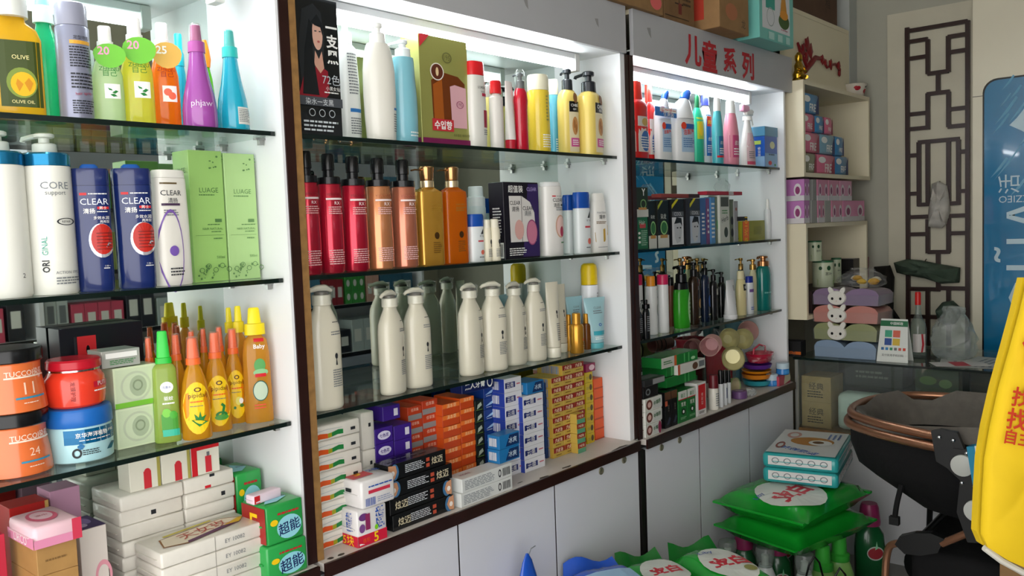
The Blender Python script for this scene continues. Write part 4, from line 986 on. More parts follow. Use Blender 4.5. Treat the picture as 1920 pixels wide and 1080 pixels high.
# red and grey cartons
gm = [('F', 'r', -.5, .5, .0, .4, mat('#8f8d8c', .4)), ('F', 't', '佰草集', .0, .75, .55, mat('#f0c8b0', .4))]
column('toothpaste_box', 'red and grey carton in the pile beside the purple cartons', 'box', 770, 796, 765, .10, .1, DK, 7, mat('#c04020', .35), gm, 'red and grey cartons in the pile')
column('toothpaste_box', 'red and grey carton in the pile next to the orange cartons', 'box', 797, 826, 753, .10, .1, DK, 7, mat('#c04020', .35), gm, 'red and grey cartons in the pile')
om = [('F', 'r', -.5, .5, .62, 1, mat('#e8742a', .35)), ('F', 't', '滇本草', .02, .8, .55, mat('#f6d0a0', .4)), ('L', 'r', -.5, .5, 0, 1, mat('#d8541c', .35))]
column('toothpaste_box', 'orange carton in the orange wall beside the red and grey ones', 'box', 834, 866, 760, .075, .1, DK, 8, mat('#c4471c', .35), om, 'orange toothpaste cartons')
column('toothpaste_box', 'orange carton in the orange wall beside the black edged column', 'box', 867, 893, 748, .075, .1, DK, 8, mat('#c4471c', .35), om, 'orange toothpaste cartons')
column('toothpaste_box', 'black and silver carton in the narrow column by orange ones', 'box', 894, 910, 752, .085, .1, DK, 7, mat('#1b2420', .3), [('F', 'p', [(-.3, .2), (.3, .5), (.2, .8), (-.2, .6)], mat('#b8c4b4', .3)), ('F', 'l', -.4, .4, .1, .2, 1, mat('#7aa04a', .4))], 'black and silver cartons')
column('toothpaste_box', 'deep blue carton with pale swoosh in the blue column', 'box', 911, 932, 727, .09, .1, DK, 8, mat('#153a86', .3), [('F', 'p', [(-.4, .3), (.2, .4), (.45, .75), (.1, .6)], mat('#9ec4e8', .3)), ('F', 'l', -.3, .3, .15, .24, 1, WHT)], 'deep blue cartons')
column('toothpaste_box', 'black and green carton in the column behind the white cartons', 'box', 933, 950, 722, .095, .1, DK, 8, mat('#24302c', .3), [('F', 'p', [(-.4, .3), (.3, .35), (.4, .8), (-.2, .7)], mat('#8fa89a', .3)), ('F', 't', 'G', .1, .5, .3, mat('#5ab04a', .4))], 'black and green cartons')
cpx('toothpaste_box', 'dark blue lying carton with white letters on top of blue and orange piles', 'box', 866, 926, 0, .06, .045, 1.0125, mat('#101f52', .3), [('F', 't', '黑人牙膏', -.1, .5, .62, WHT, 0, .02), ('F', 'o', .36, .5, .09, .42, .7, WHT)], H=.036)
# white and navy cartons
NV = mat('#1a2a6a', .35)
wm = [('F', 'r', -.46, .12, .3, .72, NV), ('F', 't', '云南', -.17, .51, .4, WHT), ('F', 'l', .2, .46, .4, .62, 1, mat('#c05a6a', .4)), ('L', 'r', -.5, .5, 0, 1, mat('#2a3f9a', .35)), ('L', 'bars', -.3, .3, .2, .8, WHT)]
WB = mat('#d9dadf', .35)
column('toothpaste_box', 'white carton with navy stripe in the white wall beside blue cartons', 'box', 950, 982, 712, .045, .1, DK, 7, WB, wm, 'white cartons with navy stripe')
column('toothpaste_box', 'white carton with navy stripe in the white wall beside the gold ones', 'box', 983, 1021, 745, .03, .1, DK, 6, WB, wm, 'white cartons with navy stripe')
LB = mat('#1f6fa8', .3)
bmk = [('F', 'p', [(-.2, .1), (.45, .1), (.45, .9), (.0, .9)], mat('#15305c', .3)), ('F', 't', '冰爽', .15, .5, .4, mat('#cfe4f0', .4)), ('L', 'bars', -.35, .3, .2, .8, WHT)]
z = DK
# two white cartons lying in front, two blue ones on them
for k in range(2):
    carton('toothpaste_box', ['white lying carton with fine grey print at the deck edge', 'white lying carton with fine grey print, upper of two'][k], 'box', X(862+3*k, -.03, .79), X(958, -.03, .79), -.034, .02, DK+k*.0362, DK+(k+1)*.0362-.0005, mat('#cfd2cf', .4), [('F', 'l', -.45, .2, .15, .85, 6, mat('#7a8086', .5)), ('F', 'bars', .3, .46, .2, .8, INK), ('F', 'o', .24, .5, .03, .3, .6, INK), ('T', 't', 'MORE', -.3, .0, .2, mat('#8a4a6a', .4))])
for k in range(2):
    cpx('toothpaste_box', ['sky blue carton with dark wave resting on the white lying cartons', 'sky blue carton with dark wave stacked on another sky blue carton'][k], 'box', 936, 974, 0, -.022, .042, DK+.0728+k*.0375, LB, bmk, H=.037)
cpx('toothpaste_box', 'sky blue carton with dark wave on top of the white wall', 'box', 988, 1019, 0, .035, .07, Z(745, X(983, .03, DK+.08), .03)+.0006, LB, bmk, H=.035)
# gold and red cartons
gr = [('F', 'r', -.5, .5, .5, 1, mat('#8e2420', .35)), ('F', 't', '六必治', .0, .74, .66, mat('#f0e0c0', .4), 0, .02), ('F', 'l', -.3, .3, .15, .36, 1, mat('#7a5a1c', .4)), ('L', 'bars', -.3, .4, .1, .9, mat('#6a86b8', .4)), ('L', 'r', .36, .5, 0, 1, mat('#c8a040', .35))]
GD = mat('#c2a44c', .35)
gg = [q for q in gr[:3]]+[('F', 'r', -.5, .5, .0, .46, mat('#5a9a78', .35))]
hgold = .0306
for i, (pl, pr, rows, lab) in enumerate(((1037, 1058, 8, 'first'), (1058, 1079, 9, 'middle'), (1079, 1098, 9, 'last'))):
    column('toothpaste_box', ['gold and red carton in the column showing barcodes on its side', 'gold and red carton in the middle gold column', 'gold and red carton in the gold column next to the yellow cartons'][i], 'box', pl, pr, 0, .055, .1, DK, rows, GD, gr if i < 2 else gr, 'gold and red cartons', h=hgold)
column('toothpaste_box', 'green footed carton in the pile standing before the gold ones', 'box', 1082, 1097, 0, .028, .026, DK, 4, GD, gg, 'green footed cartons', h=hgold)
column('toothpaste_box', 'blue carton with pale side in the dark column beside gold ones', 'box', 1023, 1036, 0, .075, .09, DK, 7, mat('#1c3a70', .35), [('F', 'e', .1, .5, .25, .25, mat('#6a88c0', .4))], 'dark blue cartons beside the gold ones', h=.033)
column('toothpaste_box', 'yellow carton in the pile beside the gold ones', 'box', 1100, 1114, 0, .07, .09, DK, 7, mat('#c8ac1c', .35), [('F', 'e', .2, .5, .18, .3, mat('#4a3a12', .4)), ('F', 'l', -.4, .0, .3, .6, 2, mat('#8a8a4a', .4))], 'yellow cartons by the side panel', h=.033, tops='yellow carton topmost beside the magenta carton')
column('toothpaste_box', 'orange carton in the pile touching the side panel', 'box', 1115, 1132, 0, .078, .09, DK, 6, mat('#d8541e', .35), [('F', 'r', -.5, .5, 0, .12, mat('#a83a14', .35))], 'orange cartons by the side panel', h=.0335)
cpx('toothpaste_box', 'magenta carton with pale flower on the yellow pile', 'box', 1099, 1116, 0, .07, .05, DK+7*.033+.0006, mat('#8e1f4c', .35), [('F', 'e', .1, .5, .3, .35, mat('#e0c0c8', .4))], H=.026)
# black toothpaste
bk = mat('#121315', .25, coat=.3)
def blackpaste(x0, x1, y, z0, label, flip):
    s = -1 if flip else 1
    mm = [('F', 't', '炫迈', .34*s if not flip else -.32, .5, .2, mat('#c9bfa0', .4), 0, .01), ('F', 'l', -.22, .12, .25, .8, 5, mat('#c8ccd0', .4)), ('F', 'r', .14, .2, .2, .44, mat('#b04a34', .4)), ('F', 'r', .14, .2, .56, .8, mat('#b04a34', .4)),
          ('F', 'e', -.40 if not flip else .42, .5, .07, .5, mat('#3f6f98', .4)), ('F', 'p', [(-.5, .02), (-.5, .98), (-.38, .9), (-.36, .5), (-.4, .1)] if not flip else [(.5, .02), (.5, .98), (.42, .9), (.38, .5), (.42, .1)], mat('#c8916c', .45)),
          ('F', 'e', -.43 if not flip else .45, .45, .03, .16, mat('#f0e8e0', .4)), ('T', 'l', -.4, .4, -.1, .1, 1, mat('#4a4c50', .4))]
    return carton('toothpaste_box', label, 'box', x0, x1, y, y+.05, z0, z0+.0385, bk, mm)
xx0, xx1 = X(735, -.02, .8), X(848, -.02, .8)
blackpaste(xx0, xx1, -.022, DK, 'black toothpaste carton at the bottom of four, smile at its far end', True)
blackpaste(xx0-.004, xx1-.002, -.018, DK+.039, 'black toothpaste carton second from the bottom, smile at its far end', True)
blackpaste(xx0-.004, xx1+.006, -.016, DK+.078, 'black toothpaste carton third up, smile at its near end', False)
blackpaste(xx0, xx1-.01, -.012, DK+.117, 'black toothpaste carton topmost of four, smile at its near end', False)

# ================================================================== RIGHT CABINET, TOP SHELF
def bigred(px, pt, y, label, face):
    return bottle('cleaner_bottle', label, 'bottle', px, pt, y, S1, [(0, .96), (.02, 1), (.42, 1), (.43, .96), (.62, .96), (.66, .99), (.72, .9), (.76, .6), (.77, .52)], mat('#c81e1c', .3, coat=.3), [('cap', [(.77, .56), (.98, .5), (1, .42)], mat('#d83428', .3))],
        [('r', -.44, .46, .1, .55, mat('#d8d2cc', .4)), ('p', [(-.44, .55), (.46, .55), (.46, .44), (-.44, .36)], mat('#c81e1c', .3))] + face + [('e', .1, .24, .3, .13, mat('#3a6aa8', .4)), ('l', -.2, .35, .14, .3, 5, WHT)], ratio=.6, e=3)
bigred((1175, 1213), 153, .07, 'red cleaner bottle with sunburst emblem beside the dark post', [('e', .1, .48, .2, .05, mat('#c8a860', .4))])
bigred((1206, 1229), 158, .115, 'red cleaner bottle with yellow number on its label', [('t', '8', .2, .44, .22, YEL, 0, .03)])
bottle('cleaner_bottle', 'short green cleaner bottle squeezed against the dark post', 'bottle', (1173, 1190), 222, .03, S1, [(0, .95), (.03, 1), (.8, 1), (.9, .7), (1, .4)], mat('#1f7a3c', .3), [], [('r', -.4, .46, .1, .8, mat('#9fd0b4', .4)), ('r', -.2, .4, .62, .76, RED), ('l', -.2, .4, .2, .56, 5, GRN)], ratio=.6)
def duck(px, pt, y, label, rz):
    """toilet cleaner with a bent duck neck and angled blue nozzle"""
    def neck(t, W, H):
        N = 18; V, Fc = [], []
        path = [(0, .60, .5), (.02, .68, .47), (-.02, .76, .4), (-.10, .84, .28), (-.16, .89, .17)]
        rg = [(q[1]*H, q[2]*W, q[2]*W*.7, 2, -q[0]*W, 0) for q in path]
        mk('bent_neck', *loft(rg, N), mat('#dfe2e2', .3, coat=.2), t, True)
        v = tube([(.16*W, 0, .88*H), (.22*W, 0, .925*H), (.36*W, 0, .975*H), (.44*W, 0, H)], .1*W, 12, radii=[.15*W, .17*W, .13*W, .07*W])
        mk('nozzle_cap', *v, mat('#2a5fc0', .3), t, True)
    return bottle('cleaner_bottle', label, 'bottle', px, pt, y, S1, [(0, .95), (.02, 1), (.55, 1), (.6, .98)], mat('#dfe2e2', .3, coat=.2), [neck],
        [('r', -.3, .4, .14, .52, mat('#a9c4dc', .35)), ('p', [(-.3, .34), (-.3, .42), (.4, .50), (.4, .42)], mat('#e0e2e4', .4)), ('t', '洁厕净', .05, .42, .55, mat('#d03a28', .4), 6, .02), ('r', -.3, .4, .46, .53, mat('#2d62a8', .35)), ('e', -.2, .5, .12, .05, mat('#d8442c', .4)), ('l', -.24, .35, .2, .34, 5, mat('#4a76ac', .4))], ratio=.5, e=3, rz=rz)
duck((1228, 1257), 170, .075, 'white toilet cleaner with blue bent nozzle beside the red bottles', -8)
duck((1257, 1299), 170, .055, 'white toilet cleaner with blue bent nozzle beside the green bottle', -8)
cpx('price_card', 'blue and white advert card clipped between the toilet cleaners', 'card', 1229, 1269, 0, .036, .003, S1+.155, mat('#2f74c0', .4), [('F', 'r', -.3, .48, .5, .95, WHT), ('F', 't', '买一送一', .1, .72, .7, RED), ('F', 't', '优惠装', .1, .28, .5, WHT)], H=.032)
bottle('cleaner_bottle', 'green cleaner bottle with yellow flower label and dark green lid', 'bottle', (1297, 1320), 176, .09, S1, [(0, .95), (.02, 1), (.62, 1), (.75, .7), (.8, .5)], mat('#2bb088', .3, coat=.3), [('cap', [(.8, .5), (.95, .4), (1, .2)], mat('#14603a', .35))], [('r', -.4, .2, .36, .66, mat('#b8c83a', .4)), ('e', -.1, .5, .2, .1, YEL)], ratio=.6)
bottle('cleaner_bottle', 'white cleaner bottle with blue wrap label and violet cap', 'bottle', (1312, 1334), 180, .105, S1, [(0, .95), (.02, 1), (.7, 1), (.82, .74), (.86, .5)], mat('#dfe2e4', .3, coat=.3), [('cap', [(.86, .7), (.98, .68), (1, .6)], mat('#3a44a0', .3))], [('r', -.46, .46, .14, .72, mat('#2d6fb4', .35)), ('r', -.3, .3, .56, .7, mat('#cf3a2c', .4)), ('t', '洗洁', .0, .62, .5, YEL, 0, .02), ('t', '去渍', .0, .38, .5, WHT, 0, .02), ('l', -.3, .35, .18, .3, 4, WHT)], ratio=.7)
LTL = [(0, .94), (.02, 1), (.5, 1), (.7, .8), (.78, .66), (.8, .6)]
bottle('cleaner_bottle', 'teal softener bottle with tall white cap', 'bottle', (1335, 1356), 184, .036, S1, LTL, mat('#4aa6b0', .3, coat=.3), [('cap', [(.8, .64), (.98, .56), (1, .48)], WHT)], [('r', -.46, .46, .12, .42, mat('#2c6a98', .35)), ('t', '柔顺', .0, .32, .5, WHT), ('l', -.3, .35, .15, .25, 3, WHT), ('r', -.46, .46, .1, .13, RED)], ratio=.75)
bottle('cleaner_bottle', 'pink softener bottle with tall white cap', 'bottle', (1356, 1385), 189, .045, S1, LTL, mat('#dc8a9c', .3, coat=.3), [('cap', [(.8, .64), (.98, .56), (1, .48)], WHT)], [('r', -.46, .46, .12, .46, mat('#c04a78', .35)), ('t', '柔顺', .0, .34, .5, WHT), ('l', -.3, .35, .15, .27, 3, WHT)], ratio=.75)
def trigger(t, W, H):
    mk('collar', *loft(rings([(.72, .4), (.78, .38)], W, H, 1, 2), 16), WHT, t, True)
    mk('trigger_head', *boxvf(-.2*W, .5*W, -.1*W, .1*W, .80*H, .90*H, .006), WHT, t, True, 60)
    mk('pink_shroud', *boxvf(-.62*W, .1*W, -.11*W, .11*W, .84*H, .95*H, .008), mat('#e0a0bc', .35), t, True, 60)
    mk('trigger_lever', *tube([(.25*W, 0, .86*H), (.42*W, 0, .78*H), (.60*W, 0, .66*H)], .05*W, 8), WHT, t, True)
    mk('nozzle', *tube([(.45*W, 0, .86*H), (.62*W, 0, .87*H)], .07*W, 10), WHT, t, True)
bottle('spray_bottle', 'white trigger spray bottle with pink shroud and red drop label', 'bottle', (1387, 1416), 192, .05, S1, [(0, .95), (.02, 1), (.3, .98), (.5, .7), (.66, .42), (.72, .38)], mat('#e2dfdc', .3, coat=.3), [trigger], [('r', -.44, .1, .06, .52, mat('#d8bcc0', .4)), ('p', [(-.36, .32), (-.18, .42), (-.0, .32), (-.18, .28)], mat('#c83050', .4)), ('l', -.36, .05, .12, .24, 4, INKG), ('r', -.44, .1, .03, .08, mat('#d0506e', .4))], ratio=.6, rz=4)
x0, x1 = X(1437, .035, S1+.07), X(1463, .035, S1+.07)
t = cpx('storage_tin', 'blue square tin with lighter blue lid beside the side panel', 'tin', 1434, 1457, 0, .006, .08, S1, mat('#2458b0', .3, coat=.2), [('F', 'r', -.5, .5, 0, .45, mat('#8fb4d8', .35)), ('F', 'e', .1, .72, .2, .12, mat('#d8dcb0', .4)), ('F', 'l', -.2, .4, .36, .46, 1, mat('#2a4a6a', .4)), ('F', 'e', -.1, .14, .14, .07, mat('#c83a44', .4)), ('F', 'e', .3, .08, .07, .04, GRN), ('L', 't', '驱蚊香', .2, .5, .5, WHT, 90), ('L', 'r', -.2, .3, .74, .86, mat('#b8d060', .4)), ('L', 'r', -.5, .5, 0, .35, mat('#8fb4d8', .35))], H=.128)
w_ = (X(1457, .006, S1+.08)-X(1434, .006, S1+.08))
box('lid', -w_/2-.003, w_/2+.003, -.043, .043, .128, .168, mat('#4f8cae', .3, coat=.2), t, .002)

# ================================================================== RIGHT CABINET, SECOND SHELF
def slim(pl, pr, pt, y, label, m, marks, dep=.05, zs=S2, H=None, name='hair_colour_box'):
    return cpx(name, label, 'box', pl, pr, pt, y, dep, zs, mat(m, .35), marks, H=H)
gwhite = [('F', 'r', -.5, .5, 0, .26, mat('#c9cbc4', .4)), ('F', 'e', .05, .42, .3, .14, mat('#2f6a3a', .4)), ('F', 'o', .05, .42, .32, .15, .8, mat('#8fc07a', .4)), ('F', 'r', -.3, .35, .2, .27, mat('#b88a4a', .4)), ('F', 't', '染发', .0, .66, .5, mat('#d0d4cc', .4)), ('L', 'l', -.3, .3, .2, .7, 8, mat('#6a8a6a', .4))]
b1 = slim(1193, 1215, 0, .035, 'green lettered carton under the tall dark green carton', '#1f6a44', [('F', 'r', -.2, .3, .66, .8, mat('#c04a4a', .4)), ('F', 't', 'Hair', .0, .84, .5, mat('#c8d8cc', .4)), ('F', 'l', -.1, .44, .1, .6, 8, mat('#a8c8b0', .4)), ('F', 'e', -.26, .5, .1, .04, WHT), ('F', 'e', -.26, .36, .1, .04, WHT), ('F', 'e', -.26, .22, .1, .04, WHT)], H=.108)
slim(1192, 1215, 0, .035, 'dark green hair colour carton standing on another, leaf oval on it', '#22301e', [('F', 'r', -.5, .5, 0, .26, mat('#c9cbc4', .4)), ('F', 'o', .1, .44, .24, .16, .75, mat('#7aa86a', .4)), ('F', 'r', -.3, .35, .24, .32, mat('#c08a4a', .4)), ('F', 't', 'Y', .12, .84, .3, WHT, 0, .02)], zs=S2+.1086, H=.1)
slim(1216, 1231, 377, .045, 'slim green and white hair colour carton beside the stacked green pair', '#151a16', gwhite)
slim(1233, 1254, 376, .04, 'wider green and white hair colour carton beside the mens carton', '#151a16', gwhite + [('F', 'p', [(-.5, .8), (.0, 1), (-.2, 1), (-.5, .88)], mat('#a8b030', .4))])
man = lambda c: [('F', 'r', -.46, .46, .04, .62, mat(c, .4)), ('F', 'p', [(-.3, .5), (.0, .6), (.3, .54), (.32, .3), (.2, .1), (-.1, .06), (-.28, .2)], mat('#b9bcc0', .4)), ('F', 'p', [(-.3, .48), (-.1, .62), (.3, .6), (.36, .42), (.2, .5)], mat('#15171a', .4)), ('F', 'r', -.1, .02, .38, .41, INK), ('F', 'r', .14, .26, .38, .41, INK), ('F', 'e', .1, .18, .08, .015, INKG), ('F', 'r', -.46, .46, .64, .74, mat('#5a5e62', .4)), ('F', 't', 'COOL', .0, .69, .6, mat('#c8ccd0', .4)), ('F', 'p', [(-.5, .8), (.06, 1), (-.14, 1), (-.5, .88)], mat('#c8c020', .4))]
slim(1259, 1282, 374, .035, 'mens hair colour carton with grey face print and yellow corner stripe', '#16181b', man('#d4d6d8'))
slim(1283, 1291, 374, .05, 'narrow black lettered carton between the two mens cartons', '#1c1d20', [('F', 't', 'COLOR', .0, .5, .8, mat('#b8bcc0', .4), 90)])
slim(1293, 1313, 372, .035, 'mens hair colour carton with bluish face print and yellow corner stripe', '#2c3036', man('#a8b4c4'))
slim(1314, 1324, 372, .045, 'slim blue carton beside the bluish mens carton', '#3d6498', [('F', 'l', -.3, .3, .2, .7, 6, WHT)])
slim(1325.5, 1330.5, 372, .05, 'thin violet carton between two blue ones', '#7a4a78', [('F', 'l', -.3, .3, .2, .8, 5, WHT)])
slim(1333.5, 1341, 370, .045, 'slim light blue carton with white speckled print', '#4f86b8', [('F', 'l', -.4, .4, .1, .9, 9, WHT)])
slim(1342.5, 1348, 369, .045, 'thin grey green carton beside the light blue carton', '#5a6a5c', [('F', 'e', .0, .4, .3, .1, GRN)])
slim(1350, 1368, 366, .035, 'white and grey hair colour carton with dark oval', '#c5c8be', [('F', 'r', -.4, .4, .76, .96, mat('#4a5048', .4)), ('F', 'e', .1, .22, .2, .11, mat('#2f3a30', .4)), ('F', 't', 'Herb', .0, .5, .7, mat('#2f3a30', .4), 14), ('F', 'l', -.3, .3, .6, .7, 2, GRN)])
slim(1369, 1376, 374, .05, 'thin green carton with dark disc beside the white and grey carton', '#6a7460', [('F', 'e', .0, .5, .36, .1, INK), ('F', 'e', .0, .22, .36, .1, INK)])
slim(1377, 1384, 377, .045, 'plain slim grey carton beside the olive carton', '#9a9c9e', [('F', 'e', .0, .8, .2, .04, mat('#8a4a3a', .4))])
slim(1391, 1434, 0, .035, 'wide olive green carton with orange spine lettering', '#8a8a1c', [('F', 'r', -.46, -.2, .02, .98, ORG), ('F', 't', '章光101', -.33, .5, .52, YEL, 90), ('F', 'l', .0, .4, .3, .7, 8, mat('#6a6a18', .4)), ('L', 'e', .0, .14, .2, .08, BLK)], H=.082, dep=.045)
carton('hair_colour_box', 'small black carton lying on the olive carton', 'box', X(1386, .035, S2+.1), X(1402, .035, S2+.1), .036, .075, S2+.0828, S2+.1, mat('#111214', .4))
for px, lab in (((1433, 1445), 'white dropper tube beside the olive carton'), ((1444, 1456), 'white dropper tube with blue label by the side panel')):
    bottle('dropper_tube', lab, 'tube', px, 373, .05, S2, [(0, .9), (.02, 1), (.68, 1), (.74, .8)], mat('#dcdee0', .35), [('cap', [(.74, .5), (.97, .42), (1, .3)], WHT)], [('r', -.1, .46, .12, .6, mat('#5a78b0', .4))] if 'blue' in lab else [])
carton('flat_box', 'flat dusty red carton lying across the mens hair colour cartons', 'box', X(1240, .045, S2+.15), X(1312, .045, S2+.15), .045, .085, Z(372, X(1293, .035, S2), .035)+.0025, Z(372, X(1293, .035, S2), .035)+.0165, mat('#8a3a34', .4), [('F', 'r', .2, .5, .0, 1, mat('#3a1a18', .4))])
zc = Z(366, X(1350, .035, S2), .035)+.0015
t = carton('flat_box', 'flat crimson carton in crinkled film lying on the white and grey carton', 'box', X(1326, .045, S2+.15), X(1392, .045, S2+.15), .045, .085, zc, zc+.014, mat('#a8283a', .35), [('F', 'r', .1, .24, 0, 1, mat('#c8c0c0', .3))])
def crinkle(name, parent, sx, sy, sz, z0, m, seed=1, n=9, cx=0, cy=0):
    """loose crumpled film bag"""
    rnd = random.Random(seed)
    rg = []
    for k in range(n):
        t_ = k/(n-1)
        s = math.sin(math.pi*min(1, .25+.75*t_))**.6 if t_ < .85 else .45
        rg.append((z0+sz*t_, sx*max(.25, s), sy*max(.25, s), 2.2))
    V, Fc = loft(rg, 20, True, True, cx, cy)
    V = [(x+rnd.uniform(-1, 1)*sx*.13, y+rnd.uniform(-1, 1)*sy*.13, max(z0, z+rnd.uniform(-1, 1)*sz*.05)) for x, y, z in V]
    return mk(name, V, Fc, m, parent)
crinkle('film_wrap', t, .04, .028, .05, .0145, FILM, 3, cx=.015)

# ================================================================== RIGHT CABINET, THIRD SHELF
def blackpump(px, pt, y, label, h=BLK, marks=(), capm=BLK, prof=None, ratio=.75, zs=S3, wide=.5, rz=0):
    return bottle('pump_bottle', label, 'bottle', px, pt, y, zs, prof or [(0, .94), (.02, 1), (.66, 1), (.74, .8), (.78, .5)], h, [pump(capm, .78, 1, wide, .42, .55, 190)], marks, ratio=ratio, rz=rz)
blackpump((1184, 1204), 568, .02, 'black pump bottle in front of the pink capped bottle by the post', mat('#17181b', .15, coat=.5), [('l', -.3, .4, .2, .6, 8, mat('#8a8c90', .4))])
blackpump((1204, 1218), 562, .008, 'black pump bottle with large round head in front of white bottles', mat('#141518', .15, coat=.5), [('l', -.3, .4, .2, .6, 8, mat('#8a8c90', .4))], wide=.9)
W1 = [(0, .93), (.015, 1), (.80, .98), (.83, .96)]
bottle('shampoo_bottle', 'white bottle with crimson cap beside the dark post', 'bottle', (1182, 1206), 515, .075, S3, W1, mat('#d3d5d4', .3, coat=.3), [('cap', [(.832, .98), (.98, .97), (1, .9)], mat('#b81f4e', .3))], [('o', .0, .5, .25, .07, .8, INKG)])
bottle('shampoo_bottle', 'white bottle with orange cap and green plant print', 'bottle', (1209, 1233), 518, .06, S3, W1, mat('#d8dad9', .3, coat=.3), [('cap', [(.832, .7), (.98, .68), (1, .6)], mat('#d98a20', .3))], [('e', .18, .42, .14, .09, mat('#8a9a86', .4)), ('o', .18, .42, .16, .1, .85, INKG), ('l', .1, .4, .62, .66, 1, INKG), ('t', '小样', .12, .78, .3, RED)])
bottle('shampoo_bottle', 'white bottle with crimson cap between orange capped and green bottles', 'bottle', (1232, 1254), 515, .05, S3, W1, mat('#d8dad9', .3, coat=.3), [('cap', [(.832, .98), (.98, .97), (1, .9)], mat('#c02454', .3))], [])
bottle('shampoo_bottle', 'reddish brown bottle partly hidden by the bright green one', 'bottle', (1249, 1265), 520, .12, S3, W1, mat('#7a4434', .3), [('cap', [(.832, .9), (.98, .85), (1, .7)], BLK)])
bottle('pump_bottle', 'bright green round bottle with black pump and pale leaf label', 'bottle', (1262, 1294), 498, .06, S3, [(0, .9), (.02, .97), (.3, 1), (.55, .96), (.60, .9), (.62, .86)], liquid('#4fd03c'), [('shoulder', [(.62, .88), (.72, .8), (.74, .55)], BLK), pump(BLK, .74, 1, .52, .44, .5, 160)], [('e', .22, .32, .26, .25, mat('#a8d8a0', .35)), ('l', .1, .4, .2, .46, 4, mat('#4a7a4a', .4))], ratio=.7)
dk_ = [('p', [(-.1, .56), (.4, .56), (.4, .70), (.2, .72), (-.1, .62)], WHT), ('p', [(-.1, .66), (.1, .72), (.2, .72), (-.1, .62)], RED), ('e', .15, .34, .2, .08, mat('#b89048', .4)), ('l', -.1, .4, .1, .14, 1, mat('#c8b890', .4))]
blackpump((1290, 1313), 492, .07, 'dark brown pump bottle with triangle emblem and gold print', mat('#2a1a10', .2, coat=.4), dk_)
blackpump((1313, 1331), 490, .075, 'navy pump bottle with triangle emblem and blue print', mat('#101c34', .2, coat=.4), [q if i != 2 else ('e', .15, .34, .24, .1, mat('#2a5aa0', .4)) for i, q in enumerate(dk_)])
blackpump((1330, 1346), 505, .07, 'black square pump bottle with pale tag beside the navy one', mat('#141416', .2, coat=.4), [('r', -.1, .4, .50, .62, mat('#b8b8b0', .4)), ('r', -.1, .3, .76, .84, mat('#a8aca8', .4))])
blackpump((1345, 1361), 510, .085, 'plain glossy black pump bottle behind the white tube', mat('#101012', .15, coat=.5), [])
bottle('cream_tube', 'white squeeze tube with silver crimp standing on its cap', 'tube', (1355, 1383), 525, .03, S3, [(.11, .82), (.13, .86), (.5, .94, .6), (.9, 1, .2), (1, 1, .06)], mat('#d4d5d6', .3, coat=.3), [('cap', [(0, .8), (.1, .82), (.11, .76)], mat('#d8d9da', .35), 1, 2)], [('r', .1, .3, .72, .86, mat('#9a9c9e', .4)), ('l', .1, .36, .3, .4, 2, INKG)], ratio=.85)
bottle('lotion_bottle', 'cream yellow bottle with black panel and orange script', 'bottle', (1379, 1399), 508, .05, S3, [(0, .92), (.02, 1), (.6, 1), (.78, .8), (.82, .6)], mat('#dccf9a', .3, coat=.3), [('cap', [(.82, .7), (.98, .66), (1, .55)], mat('#e0d6ae', .3))], [('r', -.2, .42, .56, .70, BLK), ('t', '植妍', .1, .63, .4, WHT), ('t', 'lotion', .1, .3, .5, ORG, 90)], ratio=.7)
bottle('lotion_bottle', 'small white bottle with dark blue cap and blue wave', 'bottle', (1397, 1413), 518, .045, S3, W1, mat('#dcdfe2', .3, coat=.3), [('cap', [(.832, .9), (.98, .86), (1, .8)], mat('#1d2f8c', .3))], [('r', -.4, .44, .58, .66, mat('#6a4a8a', .4)), ('p', [(-.4, .30), (.44, .38), (.44, .3), (.0, .22)], mat('#4a86c8', .4)), ('l', -.3, .35, .1, .2, 2, BLUE)], ratio=.7)
bottle('lotion_bottle', 'wavy cream bottle with brass pump between blue capped and teal bottles', 'bottle', (1404, 1420), 486, .085, S3, [(0, .9), (.02, 1), (.3, .92), (.6, 1), (.72, .8), (.8, .5)], mat('#d9d2ae', .3), [pump(mat('#b08a4a', .25, metal=.8), .8, 1, .6, .45, .5, 180)], ratio=.7)
bottle('pump_bottle', 'deep teal pump bottle with copper collar', 'bottle', (1417, 1446), 480, .055, S3, [(0, .94), (.02, 1), (.66, 1), (.78, .86), (.82, .6)], mat('#0e6f6a', .18, coat=.5), [pump(mat('#b07a50', .2, metal=.8), .82, 1, .62, .5, .3, 180)], [('l', -.4, .1, .3, .36, 1, mat('#6ab0a8', .4))], ratio=.8)
bottle('pump_bottle', 'white and raspberry bottle with white pump by the side panel', 'bottle', (1442, 1455), 472, .05, S3, [(0, .95), (.02, 1), (.62, 1), (.63, .99)], mat('#d8d6da', .3, coat=.3), [('shoulder', [(.632, 1), (.82, .98), (.85, .7)], mat('#a83a78', .3)), pump(WHT, .85, 1, .6, .4, .35, 180)], [])
for px, y, lab in (((1268, 1284), .15, 'first'), ((1300, 1316), .16, 'x'), ((1382, 1397), .15, 'y')):
    blackpump(px, 484, y, 'dark perfume pump bottle with brass cap in the back row', mat('#26221e', .2, coat=.3), [], mat('#a8844a', .25, metal=.8))['group'] = 'brass capped pump bottles in the back row'

